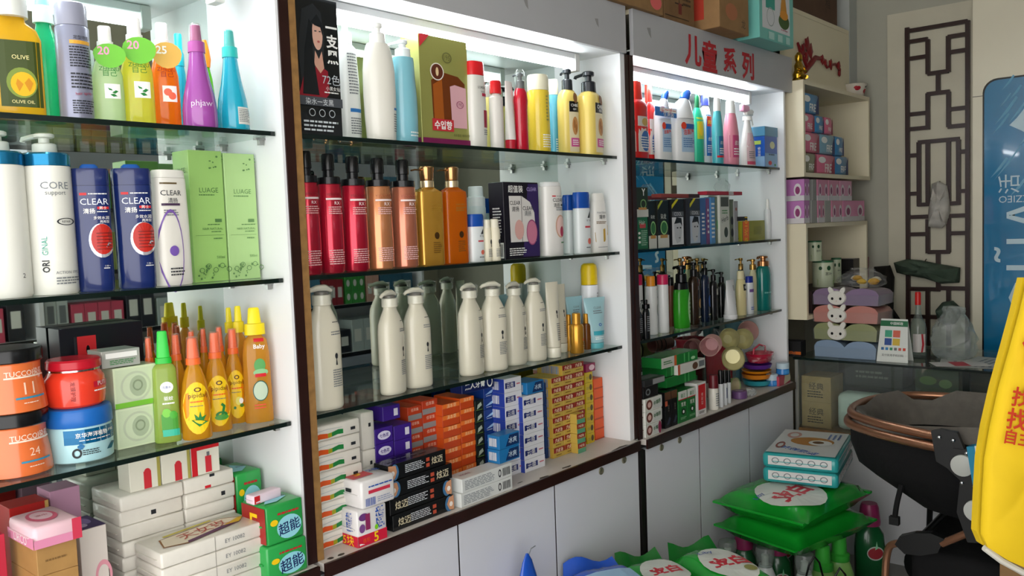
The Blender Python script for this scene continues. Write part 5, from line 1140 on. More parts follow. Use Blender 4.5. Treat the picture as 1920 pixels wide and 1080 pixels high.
# ================================================================== RIGHT CABINET, DECK
D3 = .745
def stackbox(specs, z0):
    z = z0
    for (nm, lab, pl, pr, y, dep, h, m, mm) in specs:
        x0, x1 = max(2.3775, X(pl, y, z+h/2)), X(pr, y, z+h/2)
        carton(nm, lab, 'box', x0, x1, y, y+dep, z, z+h, mat(m, .35), mm)
        z += h+.0006
    return z
wb = [('F', 'r', .0, .5, .1, .9, mat('#c9ccc6', .4)), ('F', 'e', -.26, .5, .18, .4, mat('#6a3a30', .4)), ('F', 'e', -.26, .5, .1, .22, mat('#d8b0a8', .4)), ('F', 't', '中草药', .2, .55, .42, mat('#1f5a30', .4), 6, .02), ('L', 'l', -.3, .4, .3, .7, 2, mat('#6a3a30', .4))]
stackbox([('toothpaste_box', 'white herbal toothpaste carton at the bottom by the dark post', 1198, 1240, -.03, .06, .042, '#d4d4cc', wb + [('F', 'e', .38, .5, .1, .5, mat('#8a2a4a', .4))]),
          ('toothpaste_box', 'white herbal toothpaste carton between two alike by the dark post', 1198, 1241, -.03, .06, .042, '#d4d4cc', wb),
          ('toothpaste_box', 'white herbal toothpaste carton topmost of three by the dark post', 1196, 1241, -.03, .06, .042, '#d4d4cc', wb),
          ('black_carton', 'black carton with round grey mark on the herbal toothpaste', 1194, 1234, -.025, .055, .04, '#17181a', [('F', 'o', -.2, .5, .16, .28, .6, INKG)]),
          ('black_carton', 'grey and black flat carton crowning the stack by the post', 1191, 1246, -.03, .06, .022, '#26282a', [('F', 'r', -.1, .5, .1, .9, mat('#8e9090', .4)), ('T', 'r', -.4, .4, -.3, .3, mat('#6a6c6e', .4))])], D3)
for i, (pl, pr, lab) in enumerate(((1247, 1258, 'tall black carton with brown label beside the herbal toothpaste'), (1259, 1270, 'tall black carton with silver thread beside the green cartons'))):
    cpx('black_carton', lab, 'box', pl, pr, 0, -.02, .05, D3, mat('#121214', .3), [('F', 'r', -.5, .5, .78, 1, mat('#5a3a26', .4)), ('F', 't', '护发染', .1, .55, .6, mat('#8a8478', .4), 90), ('F', 'p', [(-.3, .1), (.2, .3), (.4, .24), (.1, .1)], mat('#3a4250', .3))] + ([('F', 'r', -.5, -.1, .62, .76, mat('#c05a3a', .4))] if i == 0 else []), H=.125)
gx = [('F', 'r', -.5, .5, .74, 1, mat('#d4d6cf', .4)), ('F', 'r', -.5, .5, .72, .75, RED), ('F', 't', '霸王', .05, .85, .5, GRN), ('F', 'e', .05, .34, .22, .1, mat('#0f2a18', .4)), ('F', 'e', .05, .34, .1, .05, WHT), ('F', 'l', -.3, .4, .1, .18, 2, mat('#9ad0a0', .4)), ('F', 't', '育发', .05, .58, .55, WHT)]
cpx('green_carton', 'tall green and white carton beside the black cartons', 'box', 1272, 1288, 0, -.02, .05, D3, mat('#1d6b30', .35), gx, H=.112)
cpx('green_carton', 'tall green and white carton beside the red and white carton', 'box', 1289, 1304, 0, -.02, .05, D3, mat('#1d6b30', .35), gx, H=.112)
cpx('red_carton', 'tall white carton with long red panel and white characters', 'box', 1307, 1324, 0, -.02, .05, D3, mat('#d9d8d4', .35), [('F', 'r', -.36, .42, .18, .94, mat('#c8242a', .35)), ('F', 't', '红花油', .04, .5, .62, WHT, 90), ('F', 'l', -.3, .3, .06, .14, 2, INK)], H=.12)
gl = [('F', 'r', -.5, -.16, .0, 1, mat('#cfcfc6', .4)), ('F', 'r', -.16, -.1, 0, 1, mat('#c8602a', .4)), ('F', 'e', .36, .3, .06, .16, mat('#a8d8a8', .4)), ('F', 'r', .1, .13, .05, .95, mat('#4ab05a', .3)), ('F', 'r', .22, .25, .05, .95, mat('#4ab05a', .3)), ('F', 'l', -.45, -.2, .3, .7, 2, GRN)]
zz = D3+.126
yb = .045
for k in range(3):
    cpx('green_carton', 'green carton at the foot of the lying green pile, '+UPS[k], 'box', 1236, 1308, 0, yb, .075, D3+k*.0425, mat('#1d6b30', .35), [], 'hidden base of the green pile', H=.042)
cpx('green_carton', 'lying green film wrapped carton above the tall green cartons', 'box', 1250, 1305, 0, .005, .11, D3+.129, mat('#1d7a34', .25, coat=.3), gl[3:5], H=.036)
cpx('green_carton', 'lying green carton in the middle of the green pile, white carton at its end', 'box', 1250, 1270, 0, .01, .1, D3+.166, mat('#1d7a34', .25, coat=.3), [('F', 'r', -.1, .0, .05, .95, mat('#4ab05a', .3))], H=.036)
cpx('white_carton', 'lying white carton with brown disc in the green pile', 'box', 1271, 1322, 0, -.005, .07, D3+.166, mat('#d4d3cc', .35), [('F', 'r', -.5, -.42, 0, 1, mat('#c05a3a', .4)), ('F', 'e', .12, .5, .1, .36, mat('#5a3a2a', .4)), ('F', 'r', .26, .46, .25, .85, INKG)], H=.036)
cpx('green_carton', 'lying green and cream carton crowning the green pile', 'box', 1240, 1308, 0, .0, .08, D3+.203, mat('#1d7a34', .25, coat=.3), gl, H=.036)
bottle('lotion_bottle', 'white bottle with tall maroon cap at the deck edge', 'bottle', (1328, 1347), 703, -.01, D3, [(0, .95), (.02, 1), (.60, 1), (.62, .96)], mat('#d3cfc4', .35), [('cap', [(.62, .98), (.96, .94), (1, .84)], mat('#5e1720', .35))], [('l', -.3, .4, .1, .5, 6, INKG)])
for px, y, lab in (((1346, 1356), -.015, 'slim white tube with black cap beside the maroon capped bottle'), ((1355, 1363), -.012, 'slim white tube with black cap and navy stripe between two tubes'), ((1362, 1370), -.008, 'slim white tube with black cap beside the violet roll')):
    bottle('slim_tube', lab, 'tube', px, 694, y, D3, [(0, .95), (.02, 1), (.62, 1), (.63, .95)], mat('#cfd2d4', .35), [('cap', [(.63, .98), (.97, .9), (1, .7)], BLK)], [('r', -.2, .2, .2, .5, NAVY)] if 'navy' in lab else [])
def cup(name, label, m, mi, loc, r0, r1, h, rot, group=None, bands=None):
    """open paper cup or bowl with real wall thickness"""
    t = thing(name, label, 'cup', loc, 0, group)
    t.rotation_euler = rot
    th = .0018
    V, Fc = loft([(0, r0, r0, 2), (h*.5, (r0+r1)/2, (r0+r1)/2, 2), (h, r1, r1, 2), (h+.001, r1+.0015, r1+.0015, 2), (h+.0025, r1-.0005, r1-.0005, 2), (h-.001, r1-th, r1-th, 2), (th, r0-th, r0-th, 2)], 28)
    mk('cup_wall', V, Fc, m, t, True)
    mk('cup_lining', *loft([(th+.0005, r0-th-.0003, r0-th-.0003, 2), (h-.002, r1-th-.0003, r1-th-.0003, 2)], 28, True, False), mi, t, True)
    if bands:
        mk('rim_band', *loft([(h*.86, r0+(r1-r0)*.86+.0006, r0+(r1-r0)*.86+.0006, 2), (h*.93, r0+(r1-r0)*.93+.0006, r0+(r1-r0)*.93+.0006, 2)], 28, False, False), bands, t, True)
    return t
PNK = mat('#c79a94', .35, coat=.3); GLD = mat('#b9b284', .3, metal=.35, coat=.3); KHA = mat('#9a9464', .35)
cz = D3
# nested cups lying on their side, mouths towards the shop
def nested(px, py, y, n, label, m, mi, group, yawd, r1=.042, h=.075, step=.02, roll=0):
    p = ony(px, py, y)
    d = Vector((math.sin(R(yawd)), -math.cos(R(yawd)), 0))
    for k in range(n):
        q = p - d*(step*k)
        cup('paper_cup', label if k == 0 else label.split(' at ')[0]+' nested inside the lying sleeve behind its front cup', m, mi, q-d*h, r1*.72, r1, h, (R(90), 0, R(yawd)), None if k == 0 else group, BLK)
nested(1375, 674, -.012, 4, 'khaki paper cup at the front of a lying sleeve, mouth open', KHA, GLD, 'khaki cups nested in the lying sleeve', -62)
nested(1330, 650, .02, 5, 'pink paper cup at the front of a lying sleeve, mouth open', PNK, mat('#b98a8a', .4), 'pink cups nested in the lying sleeve', -70, .036, .07, .021)
def bowlat(px, py, y, label, m, mi, r0, r1, h, rot, name='paper_bowl'):
    p = ony(px, py, y)
    o = cup(name, label, m, mi, (p.x, p.y, p.z), r0, r1, h, rot); o['category'] = 'bowl'
    return o
bowlat(1364, 636, .095, 'gold lined bowl leaning upright beside its twin', GLD, GLD, .02, .042, .03, (R(78), 0, R(-48)))
bowlat(1390, 636, .085, 'gold lined bowl leaning upright against a pink bowl', GLD, GLD, .02, .042, .03, (R(80), 0, R(-48)))
bowlat(1399, 622, .13, 'dusty pink bowl standing behind the gold lined bowls', PNK, PNK, .02, .045, .03, (R(80), 0, R(-48)))
# melamine plates and bowls in film
def plate(x, y, z, r, h, m, label):
    t = thing('bowl', label, 'bowl', (x, y, z))
    mk('bowl_wall', *loft([(0, r*.62, r*.62, 2), (h*.3, r*.88, r*.88, 2), (h, r, r, 2), (h, r*.96, r*.96, 2), (h*.35, r*.8, r*.8, 2), (h*.15, r*.58, r*.58, 2)], 30), m, t, True)
    mk('foot_ring', *loft([(-.0, r*.5, r*.5, 2), (.004, r*.52, r*.52, 2)], 24), m, t, True)
    return t
px_ = 3.40
zb_ = D3+.0008
for h, m, lab, dx in ((.026, '#2a9aa8', 'turquoise bowl at the foot of the film wrapped bowls', .0), (.026, '#d9821c', 'amber bowl between turquoise and violet bowls', -.004), (.014, '#e0901c', 'shallow orange plate under the violet bowl', -.002), (.024, '#5a2a88', 'violet bowl on top of the wrapped bowls', .004)):
    plate(px_+dx, .055, zb_, .062, h, mat(m, .3, coat=.4), lab)
    zb_ += h+.0012
t = thing('wrapped_basket', 'red plastic basket in shiny film on the violet bowl', 'basket', (3.44, .06, zb_+.001))
mk('basket_wall', *loft([(0, .05, .04, 2.5), (.005, .055, .045, 2.5), (.04, .066, .055, 2.5), (.04, .063, .052, 2.5), (.006, .052, .042, 2.5)], 26), mat('#c01c3c', .25, coat=.4), t, True)
mk('handle', *tube([(-.06, 0, .035), (-.055, 0, .06), (0, 0, .074), (.055, 0, .06), (.06, 0, .035)], .004, 8), mat('#d02848', .25), t, True)
crinkle('film_wrap', t, .07, .058, .065, .0005, FILM, 8)
t = thing('toy_cup', 'grey blue plastic cup with black slots behind the red basket', 'cup', (3.455, .185, D3+.0008))
mk('cup_wall', *loft([(0, .03, .03, 2), (.20, .034, .034, 2), (.262, .04, .04, 2), (.262, .037, .037, 2), (.21, .03, .03, 2)], 24), mat('#5d8796', .3, coat=.3), t, True)
for k in range(2):
    mk('slot', *boxvf(-.03, .0, -.0395, -.036, .215+.018*k, .222+.018*k), BLK, t)
mk('ear_handle', *tube([(.038, 0, .25), (.062, 0, .245), (.066, 0, .222), (.04, 0, .212)], .004, 8), mat('#7a9aa8', .3), t, True)
t = bottle('tape_roll', 'violet tape roll with white core lying at the deck edge', 'roll', (1371, 1400), None, .0, D3+.0005, [(0, .9), (.05, 1), (.95, 1), (1, .9)], mat('#6a4a78', .3, coat=.3), [('core', [(.2, .5), (1.03, .5)], mat('#9a86a4', .4))], [], H=.03)
for i, (pl, pr, y, lab) in enumerate(((1436, 1458, .0, 'small blue lidded jar in film beside the bowls'), (1455, 1479, -.024, 'small blue lidded jar in film at the end of the deck'))):
    z_ = D3
    if i == 1:
        c_ = carton('toy_box', 'small pink and cream carton in film under the blue jar', 'box', X(1459, -.03, D3+.02), min(3.535, X(1488, -.03, D3+.02)), -.035, .02, D3, D3+.042, mat('#b8485c', .3), [('F', 'p', [(-.1, 0), (.5, .3), (.5, 1), (-.0, 1)], mat('#c9c4a8', .4))])
        z_ = D3+.043
    x = X((pl+pr)/2, y, z_+.03)
    jr = bottle('lidded_jar', lab, 'jar', (pl, pr), None, y, z_, [(0, .92), (.03, 1), (.45, 1), (.5, .96)], mat('#2a78c0', .3, coat=.3), [('lid', [(.5, 1), (.56, 1.02), (.96, 1), (1, .94)], mat('#bcd0dc', .3))], [('r', -.4, .4, .12, .4, mat('#4a94d4', .35))], H=.05)
# more cups and film-wrapped pieces on the deck
nested(1296, 652, .15, 3, 'rose paper cup at the front of the rear sleeve, mouth open', mat('#a8706c', .35), mat('#9a6664', .4), 'rose cups nested in the rear sleeve', -72, .03, .06, .022)
for px, py, y, m_, lab in ((1352, 715, .03, '#c9a2a0', 'pale pink paper cup lying on its side under the khaki sleeve'), (1383, 712, .025, '#8fa46a', 'pale green paper cup lying on its side under the khaki sleeve')):
    p = ony(px, py, y)
    cup('paper_cup', lab, mat(m_, .35), mat('#c4b894', .4), (p.x, y+.075, D3+.0388), .026, .036, .07, (R(90), 0, R(-8)))
t = thing('film_bundle', 'crumpled silver film bundle at the deck edge', 'film', (ony(1408, 742, -.02).x, -.012, D3+.0008))
crinkle('film_wrap', t, .045, .024, .03, 0, glassy('#e8ecec', .6, .12, 1.5), 31)
t = thing('mesh_basket', 'pinkish red film wrapped basket beside the gold bowls', 'basket', (3.29, .172, D3+.0008))
mk('basket_wall', *loft([(0, .056, .044, 2.5), (.006, .06, .048, 2.5), (.16, .066, .052, 2.5), (.20, .07, .055, 2.5), (.20, .067, .052, 2.5), (.01, .057, .045, 2.5)], 26), mat('#b8283c', .25, coat=.4), t, True)
mk('rim', *tube([(.0705*spow(math.cos(a), .8), .0555*spow(math.sin(a), .8), .2) for a in [2*math.pi*i/24 for i in range(24)]], .004, 8, True), mat('#d04a5a', .25), t, True)
crinkle('film_wrap', t, .078, .06, .24, .0, FILM, 14)

# ================================================================== LOFT LEDGE AND CARTONS ABOVE THE CABINETS
for c_, a, b in ((c1, -.197, 1.056), (c2, 1.0715, 2.3155), (c3, 2.3585, 3.598)):
    box('loft_board', a, b, -.0195, .27, 2.1155, 2.1305, CREAM, c_)
KR = mat('#8a6a44', .7, noise=.15, scale=25); KR2 = mat('#7a5c3c', .7, noise=.15, scale=25)
LT = 2.1312
def bigbox(name, label, pl, pr, y0, dep, h, m, marks):
    x0, x1 = X(pl, y0, LT+.03), X(pr, y0, LT+.03)
    t = carton(name, label, 'box', x0, x1, y0, y0+dep, LT, LT+h, m, marks, b=.002)
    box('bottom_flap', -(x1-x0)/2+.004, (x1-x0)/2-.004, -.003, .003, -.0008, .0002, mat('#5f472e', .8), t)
    return t
bigbox('storage_carton', 'brown storage carton with pink round sticker above the lettered sign', 1140, 1243, -.05, .28, .30, KR, [('F', 'e', .36, .12, .11, .085, mat('#d0605e', .5)), ('F', 'r', -.4, .22, .16, .175, mat('#3a2a1c', .6))])
bigbox('storage_carton', 'brown storage carton with black stencil print and dark wavy foot', 1246, 1302, -.03, .26, .30, KR2, [('F', 't', '生', -.02, .30, .28, mat('#2a1c18', .6)), ('F', 'l', .1, .42, .2, .42, 4, mat('#3a2a1c', .6)), ('F', 'p', [(-.05, .1), (.06, .1), (.06, .22), (-.05, .22)], mat('#6a2a22', .6)), ('F', 'r', -.5, .3, .05, .06, mat('#3a2a1c', .6))])
bigbox('storage_carton', 'brown storage carton with red square label jutting over the sign', 1349, 1404, -.10, .3, .30, mat('#93714a', .7, noise=.12, scale=25), [('L', 'r', -.1, .3, .12, .42, mat('#b03a2a', .5)), ('F', 'e', -.1, .22, .2, .1, mat('#a86a48', .6)), ('F', 't', '龙', .3, .12, .14, mat('#4a3a2a', .6))])
TEA = mat('#6fb8ae', .4)
bigbox('storage_carton', 'teal and white product carton with fruit dish picture and number 22', 1424, 1488, -.12, .28, .30, TEA, [('F', 'r', -.42, .38, .14, 1, mat('#d6d9dc', .4)), ('F', 'r', -.32, -.06, .40, .72, mat('#2a9a8a', .4)), ('F', 't', '22', -.19, .60, .16, WHT), ('F', 'o', -.19, .30, .11, .12, .88, mat('#9aa8a8', .4)), ('F', 'e', .2, .30, .16, .1, mat('#3a5a24', .5)), ('F', 'p', [(.08, .34), (.16, .72), (.22, .72), (.3, .36)], mat('#c88a2e', .5)), ('F', 'e', .2, .38, .12, .06, mat('#d8902a', .5)), ('F', 'l', .1, .36, .17, .2, 1, mat('#c07a8a', .4)), ('F', 'r', -.26, -.1, .02, .11, mat('#a8d4cc', .4)), ('F', 'r', .0, .14, .02, .11, mat('#a8d4cc', .4)), ('F', 'r', .24, .36, .02, .11, mat('#a8d4cc', .4))])
# ================================================================== CREAM WALL BOXES IN THE CORNER
xr = X(1592, 0, 2.2)
t = struct(box('trim_1', 3.603, xr, .0, .02, 2.045, 2.345, CREAM))
struct(box('trim_2', 3.603, xr, .0, .29, 2.346, 2.366, CREAM))
carton('storage_carton', 'dark brown carton on the cream ledge in the corner', 'box', 3.66, 4.27, .015, .27, 2.3665, 2.62, mat('#5a4030', .7, noise=.15, scale=20), [('F', 't', '箱', .3, .4, .1, mat('#3a2a20', .7))])
def wallbox(label, x0, x1, y0, y1, z0, z1, th=.018):
    t = thing('wall_shelf_box', label, 'shelf', (0, 0, 0))
    box('side_panel', x0, x0+th, y0, y1, z0, z1, CREAM, t)
    box('side_panel', x1-th, x1, y0, y1, z0, z1, CREAM, t)
    box('top_board', x0+th, x1-th, y0, y1, z1-th, z1, CREAM, t)
    box('bottom_board', x0+th, x1-th, y0, y1, z0, z0+th, CREAM, t)
    box('back_board', x0+th, x1-th, y1-.008, y1, z0+th, z1-th, CREAM, t)
    return t
wallbox('cream open wall shelf holding pink and blue sanitary packs', 3.603, 4.44, -.08, .24, 1.626, 2.035)
wallbox('cream open wall shelf below, holding tea canisters', 3.603, 4.38, -.085, .24, 1.01, 1.425)
struct(box('trim_3', 3.72, 3.735, .15, .2, 1.4255, 1.6255, BLACKM))
struct(box('trim_4', 4.2, 4.215, .15, .2, 1.4255, 1.6255, BLACKM))
# sanitary packs, stacked in the upper shelf: soft packs along y
def pads(px0, px1, row, col, label, z0, h=.083):
    x = 3.625+.0
    y0 = -.065
    x0, x1 = X(px0, y0, z0+.04), X(px1, y0, z0+.04)
    m = mat(col, .3, coat=.2)
    mm = [('F', 't', 'FREE', .2, .3, .5, WHT, 0, .02), ('F', 'e', -.2, .7, .2, .16, WHT), ('F', 'p', [(.3, .0), (.5, .0), (.5, 1), (.36, .6)], mat('#2a3a6a', .4) if 'blue' in label else mat('#9a3a50', .4))]
    return pack('sanitary_pack', label, 'pack', max(3.6225, x0)+.001, x1-.001, y0, y0+.14, z0, z0+h, m, mm, b=.01)
B_, P_ = '#3f86b8', '#d9708e'
z = 1.6445
for h, row in ((.088, ((1500, 1531, '#8a8a70', 'grey green printed sanitary pack at the bottom against the side'), (1531, 1565, P_, 'pink sanitary pack on the bottom row'), (1565, 1590, B_, 'blue sanitary pack on the bottom row'))),
               (.09, ((1500, 1536, P_, 'pink sanitary pack on the second row'), (1537, 1565, '#7aa4b8', 'pale blue sanitary pack on the second row'), (1566, 1582, B_, 'blue sanitary pack at the end of the second row'))),
               (.078, ((1500, 1527, P_, 'pink sanitary pack on the third row against the side'), (1528, 1545, B_, 'blue sanitary pack between two pink ones on the third row'), (1546, 1561, P_, 'pink sanitary pack at the end of the third row'))),
               (.088, ((1500, 1535, B_, 'blue sanitary pack alone on top of the heap'),))):
    for a, b, c, lab in row: pads(a, b, 0, c, lab, z, h)
    z += h+.0006
# tissue boxes between the two shelves
z = 1.4258
rows = [[(1508, 1518, '#b878b4', 'lilac scalloped tissue box lower row beside the cabinet'), (1522, 1532, '#9a9c98', 'narrow grey carton in the lower row of tissue boxes'), (1534, 1546, '#d08aa4', 'pink scalloped tissue box, lower row, beside the narrow grey carton'), (1547, 1558, '#a2a49e', 'narrow grey carton between pink tissue boxes'), (1560, 1580, '#d08aa4', 'pink scalloped tissue box in the middle of the lower row'), (1581, 1621, '#d884b0', 'wide pink and white scalloped tissue box, lower row')],
        [(1508, 1518, '#b878b4', 'lilac scalloped tissue box on the upper row by the cabinet'), (1524, 1531, '#8e908c', 'thin grey carton on the upper row of tissue boxes'), (1533, 1553, '#d08aa4', 'pink scalloped tissue box on the upper row, next to the thin carton'), (1554, 1574, '#d08aa4', 'pink scalloped tissue box on the upper row, between two others'), (1575, 1597, '#d494b4', 'pink and white scalloped tissue box ending the upper row')]]
for r, h in ((0, .098), (1, .093)):
    for a, b, c, lab in rows[r]:
        mm = []
        if 'scalloped' in lab:
            mm = [('F', 'r', -.5, .5, 0, .24, mat('#d2cfd2', .4))] + [('F', 'e', u, .5, .13, .3, mat('#dcd6da', .4)) for u in (-.28, .28)] + [('F', 'e', u, .48, .08, .18, mat('#8a3a6a', .4)) for u in (-.28, .28)]
            mm += [('L', 'r', -.5, .5, 0, .24, mat('#d2cfd2', .4))] + [('L', 'e', u, .5, .13, .3, mat('#dcd6da', .4)) for u in (-.28, .28)] + [('L', 'e', u, .48, .08, .18, mat('#8a3a6a', .4)) for u in (-.28, .28)]
        x0, x1 = max(3.604, X(a, -.07, z+.04)), X(b, -.07, z+.04)
        cpx_ = carton('tissue_box' if mm else 'grey_carton', lab, 'box', x0, x1-.001, -.07, .06, z, z+h, mat(c, .35, coat=.2), mm)
    z += h+.0006
# lower wall shelf: tea canisters and cartons
def canister(px, zb, h, y, label):
    return bottle('tea_canister', label, 'canister', px, None, y, zb, [(0, .98), (.02, 1), (.9, 1), (.93, .98)], mat('#c9d2b4', .35, coat=.2), [('lid', [(.93, 1.01), (.99, 1.01), (1, .95)], mat('#2f6a44', .35))], [('p', [(-.44, .08), (.44, .08), (.44, .25), (.0, .4), (-.44, .3)], mat('#6a9a2a', .4)), ('e', .1, .72, .1, .09, mat('#1f4a2a', .4)), ('t', '茶叶', .1, .5, .36, INK), ('e', -.3, .72, .08, .07, mat('#1f4a2a', .4))], H=h, wrap=True, rz=-48)
zl = 1.0285
cs = [canister((1524, 1562), zl+.1, .122, -.03, 'green and white tea canister on a dark carton'), canister((1559, 1577), zl+.1, .122, .0, 'green and white tea canister behind its neighbour')]
carton('dark_carton', 'dark carton under the tea canisters', 'box', X(1518, -.06, zl+.05), X(1592, -.06, zl+.05), -.07, .1, zl, zl+.0995, mat('#3a2a2a', .5), [('F', 'r', -.4, .4, .3, .7, mat('#7a2a30', .5))])
canister((1515, 1540), zl+.2232, .092, -.02, 'small tea canister stacked on the front canister')
for k in range(2):
    carton('dark_carton', ['black carton with dusty pink end beside the tea canisters', 'black carton with dusty pink end stacked on another'][k], 'box', X(1596, -.04, 1.2), X(1629, -.04, 1.2)-.01*k, -.05, .06, zl+.1*(1+.0)+k*.056+.0001, zl+.1+k*.056+.055, mat('#1d1a1c', .4), [('F', 'r', .2, .5, 0, 1, mat('#9a5a68', .5))])
carton('dark_carton', 'plain black carton at the foot of the pink ended ones', 'box', X(1594, -.04, 1.1), X(1628, -.04, 1.1), -.05, .06, zl, zl+.0995, mat('#1a1819', .5))
# on top of the upper shelf: gilt figurine and flowered bowl
t = thing('figurine', 'small gilt seated figurine on the cream shelf', 'figurine', (X(1500, -.045, 2.06), -.04, 2.0355))
GILT = mat('#b08a2c', .22, metal=.9)
mk('base', *loft([(0, .035, .025, 2.5), (.012, .033, .023, 2.5), (.014, .028, .02, 2)], 20), GILT, t, True)
mk('figure', *loft([(.014, .03, .022, 2), (.03, .033, .024, 2), (.05, .022, .018, 2), (.068, .026, .018, 2), (.085, .014, .012, 2), (.095, .018, .016, 2), (.112, .017, .016, 2), (.125, .006, .006, 2)], 20), GILT, t, True)
for s in (-1, 1): mk('arm', *tube([(s*.022, -.004, .072), (s*.034, -.012, .055), (s*.016, -.024, .044)], .006, 8), GILT, t, True)
for s in (-1, 1): mk('leg', *tube([(s*.01, -.01, .025), (s*.03, -.022, .022), (s*.008, -.03, .018)], .008, 8), GILT, t, True)
t = cup('flowered_bowl', 'white bowl painted with red flowers on the cream shelf end', mat('#cfc8bb', .3, coat=.4), mat('#c9c2b4', .4), (X(1609, -.04, 2.06), -.02, 2.0355), .042, .062, .062, (0, 0, 0)); t['category'] = 'bowl'
mp = CylMap([(0, .042, .042, 2), (.062, .062, .062, 2)])
for u, v, a, m_ in ((-.05, .04, .014, '#9a1f2c'), (-.062, .045, .009, '#b02a34'), (.0, .028, .015, '#a8242e'), (.008, .02, .011, '#8a1a24'), (-.004, .047, .006, '#1c1c1a'), (.014, .05, .005, '#1c1c1a')):
    put('painted_flower', d_ell(u, v, a, a*.75, 10), mp, mat(m_, .4), t, .0008)
# red carved branch on the cream board
t = thing('carved_branch', 'red carved plum branch ornament on the cream board', 'ornament', (0, -.001, 0))
RC = mat('#7d1a1e', .4)
def bp(px, py, dy=0): p = ony(px, py, -.004-dy); return (p.x, -.005-dy, p.z)
mk('branch', *tube([bp(1508, 134), bp(1520, 118), bp(1528, 108), bp(1542, 111), bp(1550, 127), bp(1558, 122), bp(1566, 120), bp(1573, 130), bp(1573, 142)], .006, 8, radii=[.012, .014, .011, .008, .005, .006, .006, .008, .006]), RC, t, True)
mk('branch', *tube([bp(1495, 80), bp(1500, 98), bp(1506, 110), bp(1512, 124)], .006, 8, radii=[.005, .008, .007, .008]), RC, t, True)
for px, py, s in ((1512, 84, .034), (1518, 96, .034), (1505, 92, .026), (1511, 106, .024), (1540, 112, .022), (1546, 118, .016), (1556, 121, .024), (1571, 124, .022), (1572, 138, .014)):
    p = bp(px, py, .003)
    V, Fc = loft([(-.003, s*.5, s*.5, 2), (.0, s*.95, s*.95, 2), (.003, s, s, 2), (.008, s*.55, s*.55, 2)], 10)
    V = [(a*(1+.18*math.cos(5*math.atan2(b, a))), b*(1+.18*math.cos(5*math.atan2(b, a))), c) for a, b, c in V]
    mk('blossom', [(p[0]+a*.75, p[1]-c, p[2]+b) for a, b, c in V], [f[::-1] for f in Fc], RC, t, True)

# ================================================================== FAR WALL: LATTICE, POSTER DOOR
pan = struct(box('trim_5', 4.488, 4.4995, -.55, -.151, .55, 2.43, mat('#c2bda9', .55, noise=.08, scale=6)))
lat = thing('lattice_screen', 'dark brown geometric wooden lattice screen on the far wall', 'screen', (0, 0, 0))
LW = mat('#2b1410', .35, noise=.2, scale=15)
def lp(x, y):
    p = onx(1640+x*.4628, y*.4628, 4.478); return p.y, p.z
def hbar(x0, x1, y):
    a, b = lp(x0, y), lp(x1, y-(x1-x0)*.12)
    z = (a[1]+b[1])/2
    box('lattice_bar', 4.469, 4.4875, b[0], a[0], z-.0095, z+.0095, LW, lat)
def vbar(x, y0, y1):
    a, b = lp(x, y0), lp(x, y1)
    y = (a[0]+b[0])/2
    box('lattice_bar', 4.4685, 4.4875, y-.0095, y+.0095, b[1], a[1], LW, lat)
for q in ((130, 377, 122), (140, 215, 169), (215, 300, 299), (297, 377, 149), (140, 213, 238), (300, 377, 212), (212, 304, 382), (140, 212, 465), (140, 218, 525), (303, 377, 444), (297, 377, 515), (176, 344, 580), (176, 344, 836), (140, 178, 632), (343, 377, 616), (140, 176, 787), (343, 377, 776), (140, 377, 890), (140, 213, 953), (300, 377, 949), (216, 304, 1026), (140, 258, 1178), (258, 377, 1175), (140, 258, 1290), (300, 377, 1268)): hbar(*q)
for q in ((135, 112, 1460), (377, 84, 1440), (216, 160, 300), (299, 146, 292), (258, 292, 378), (216, 378, 525), (300, 372, 515), (180, 576, 836), (340, 566, 830), (216, 576, 834), (300, 568, 830), (216, 888, 1026), (300, 884, 1022), (258, 1022, 1180), (216, 1178, 1400), (300, 1172, 1400)): vbar(*q)
dr = struct(box('door_1', 4.40, 4.4995, -1.75, -.5505, 0, 2.415, mat('#e0dac4', .35, noise=.04, scale=4)))
box('door_seam', 4.3985, 4.4, -.597, -.5505, 1.972, 1.975, mat('#6a665c', .6), dr)
# blue poster under glossy film
def rr(u0, u1, v0, v1, r, n=6):
    pts = []
    for cx, cy, a0 in ((u1-r, v1-r, 0), (u0+r, v1-r, 90), (u0+r, v0+r, 180), (u1-r, v0+r, 270)):
        pts += [(cx+r*math.cos(R(a0+90*i/n)), cy+r*math.sin(R(a0+90*i/n))) for i in range(n+1)]
    return pts
po = thing('poster', 'blue poster with large white sideways letters on the far door', 'poster', (4.399, 0, 0))
mpL = lambda u, v, e=.0006: (-e, -u, v)
put('black_border', d_poly(rr(.592, 1.45, .5, 2.045, .06)), mpL, BLK, po, .0008)
put('poster_sheet', d_poly(rr(.599, 1.443, .507, 2.037, .056)), mpL, mat('#1a78a8', .12, coat=.6, noise=.12, scale=4), po, .0016)
PW = mat('#b9d2dc', .3)
rnd = random.Random(8)
for i in range(16):
    u = .62+.22*rnd.random(); v = 1.45+.56*rnd.random(); L = .05+.1*rnd.random(); w2 = .002+.006*rnd.random()
    put('glare_streak', d_poly([(u, v), (u+L*.7, v+L), (u+L*.7+w2, v+L-w2), (u+L*.35+w2*1.5, v+L*.45)]), mpL, mat('#5a9dbc', .3), po, .002+.0001*i)  # glare on the film, put into the colour as pale streaks
put('printed_splash', d_poly([(.70, 1.83), (.73, 1.86), (.76, 1.90), (.80, 1.88), (.86, 1.92), (.92, 1.84), (.86, 1.78), (.80, 1.76), (.75, 1.80)]), mpL, PW, po, .004)
def ptx(s, px, py, h, rot, m=PW):
    p = onx(px, py, 4.399)
    put('printed_text', d_text(s, -p.y, p.z, height=h, rot=rot), mpL, m, po, .0045)
p0 = onx(1892, 345, 4.399); p1 = onx(1905, 520, 4.399)
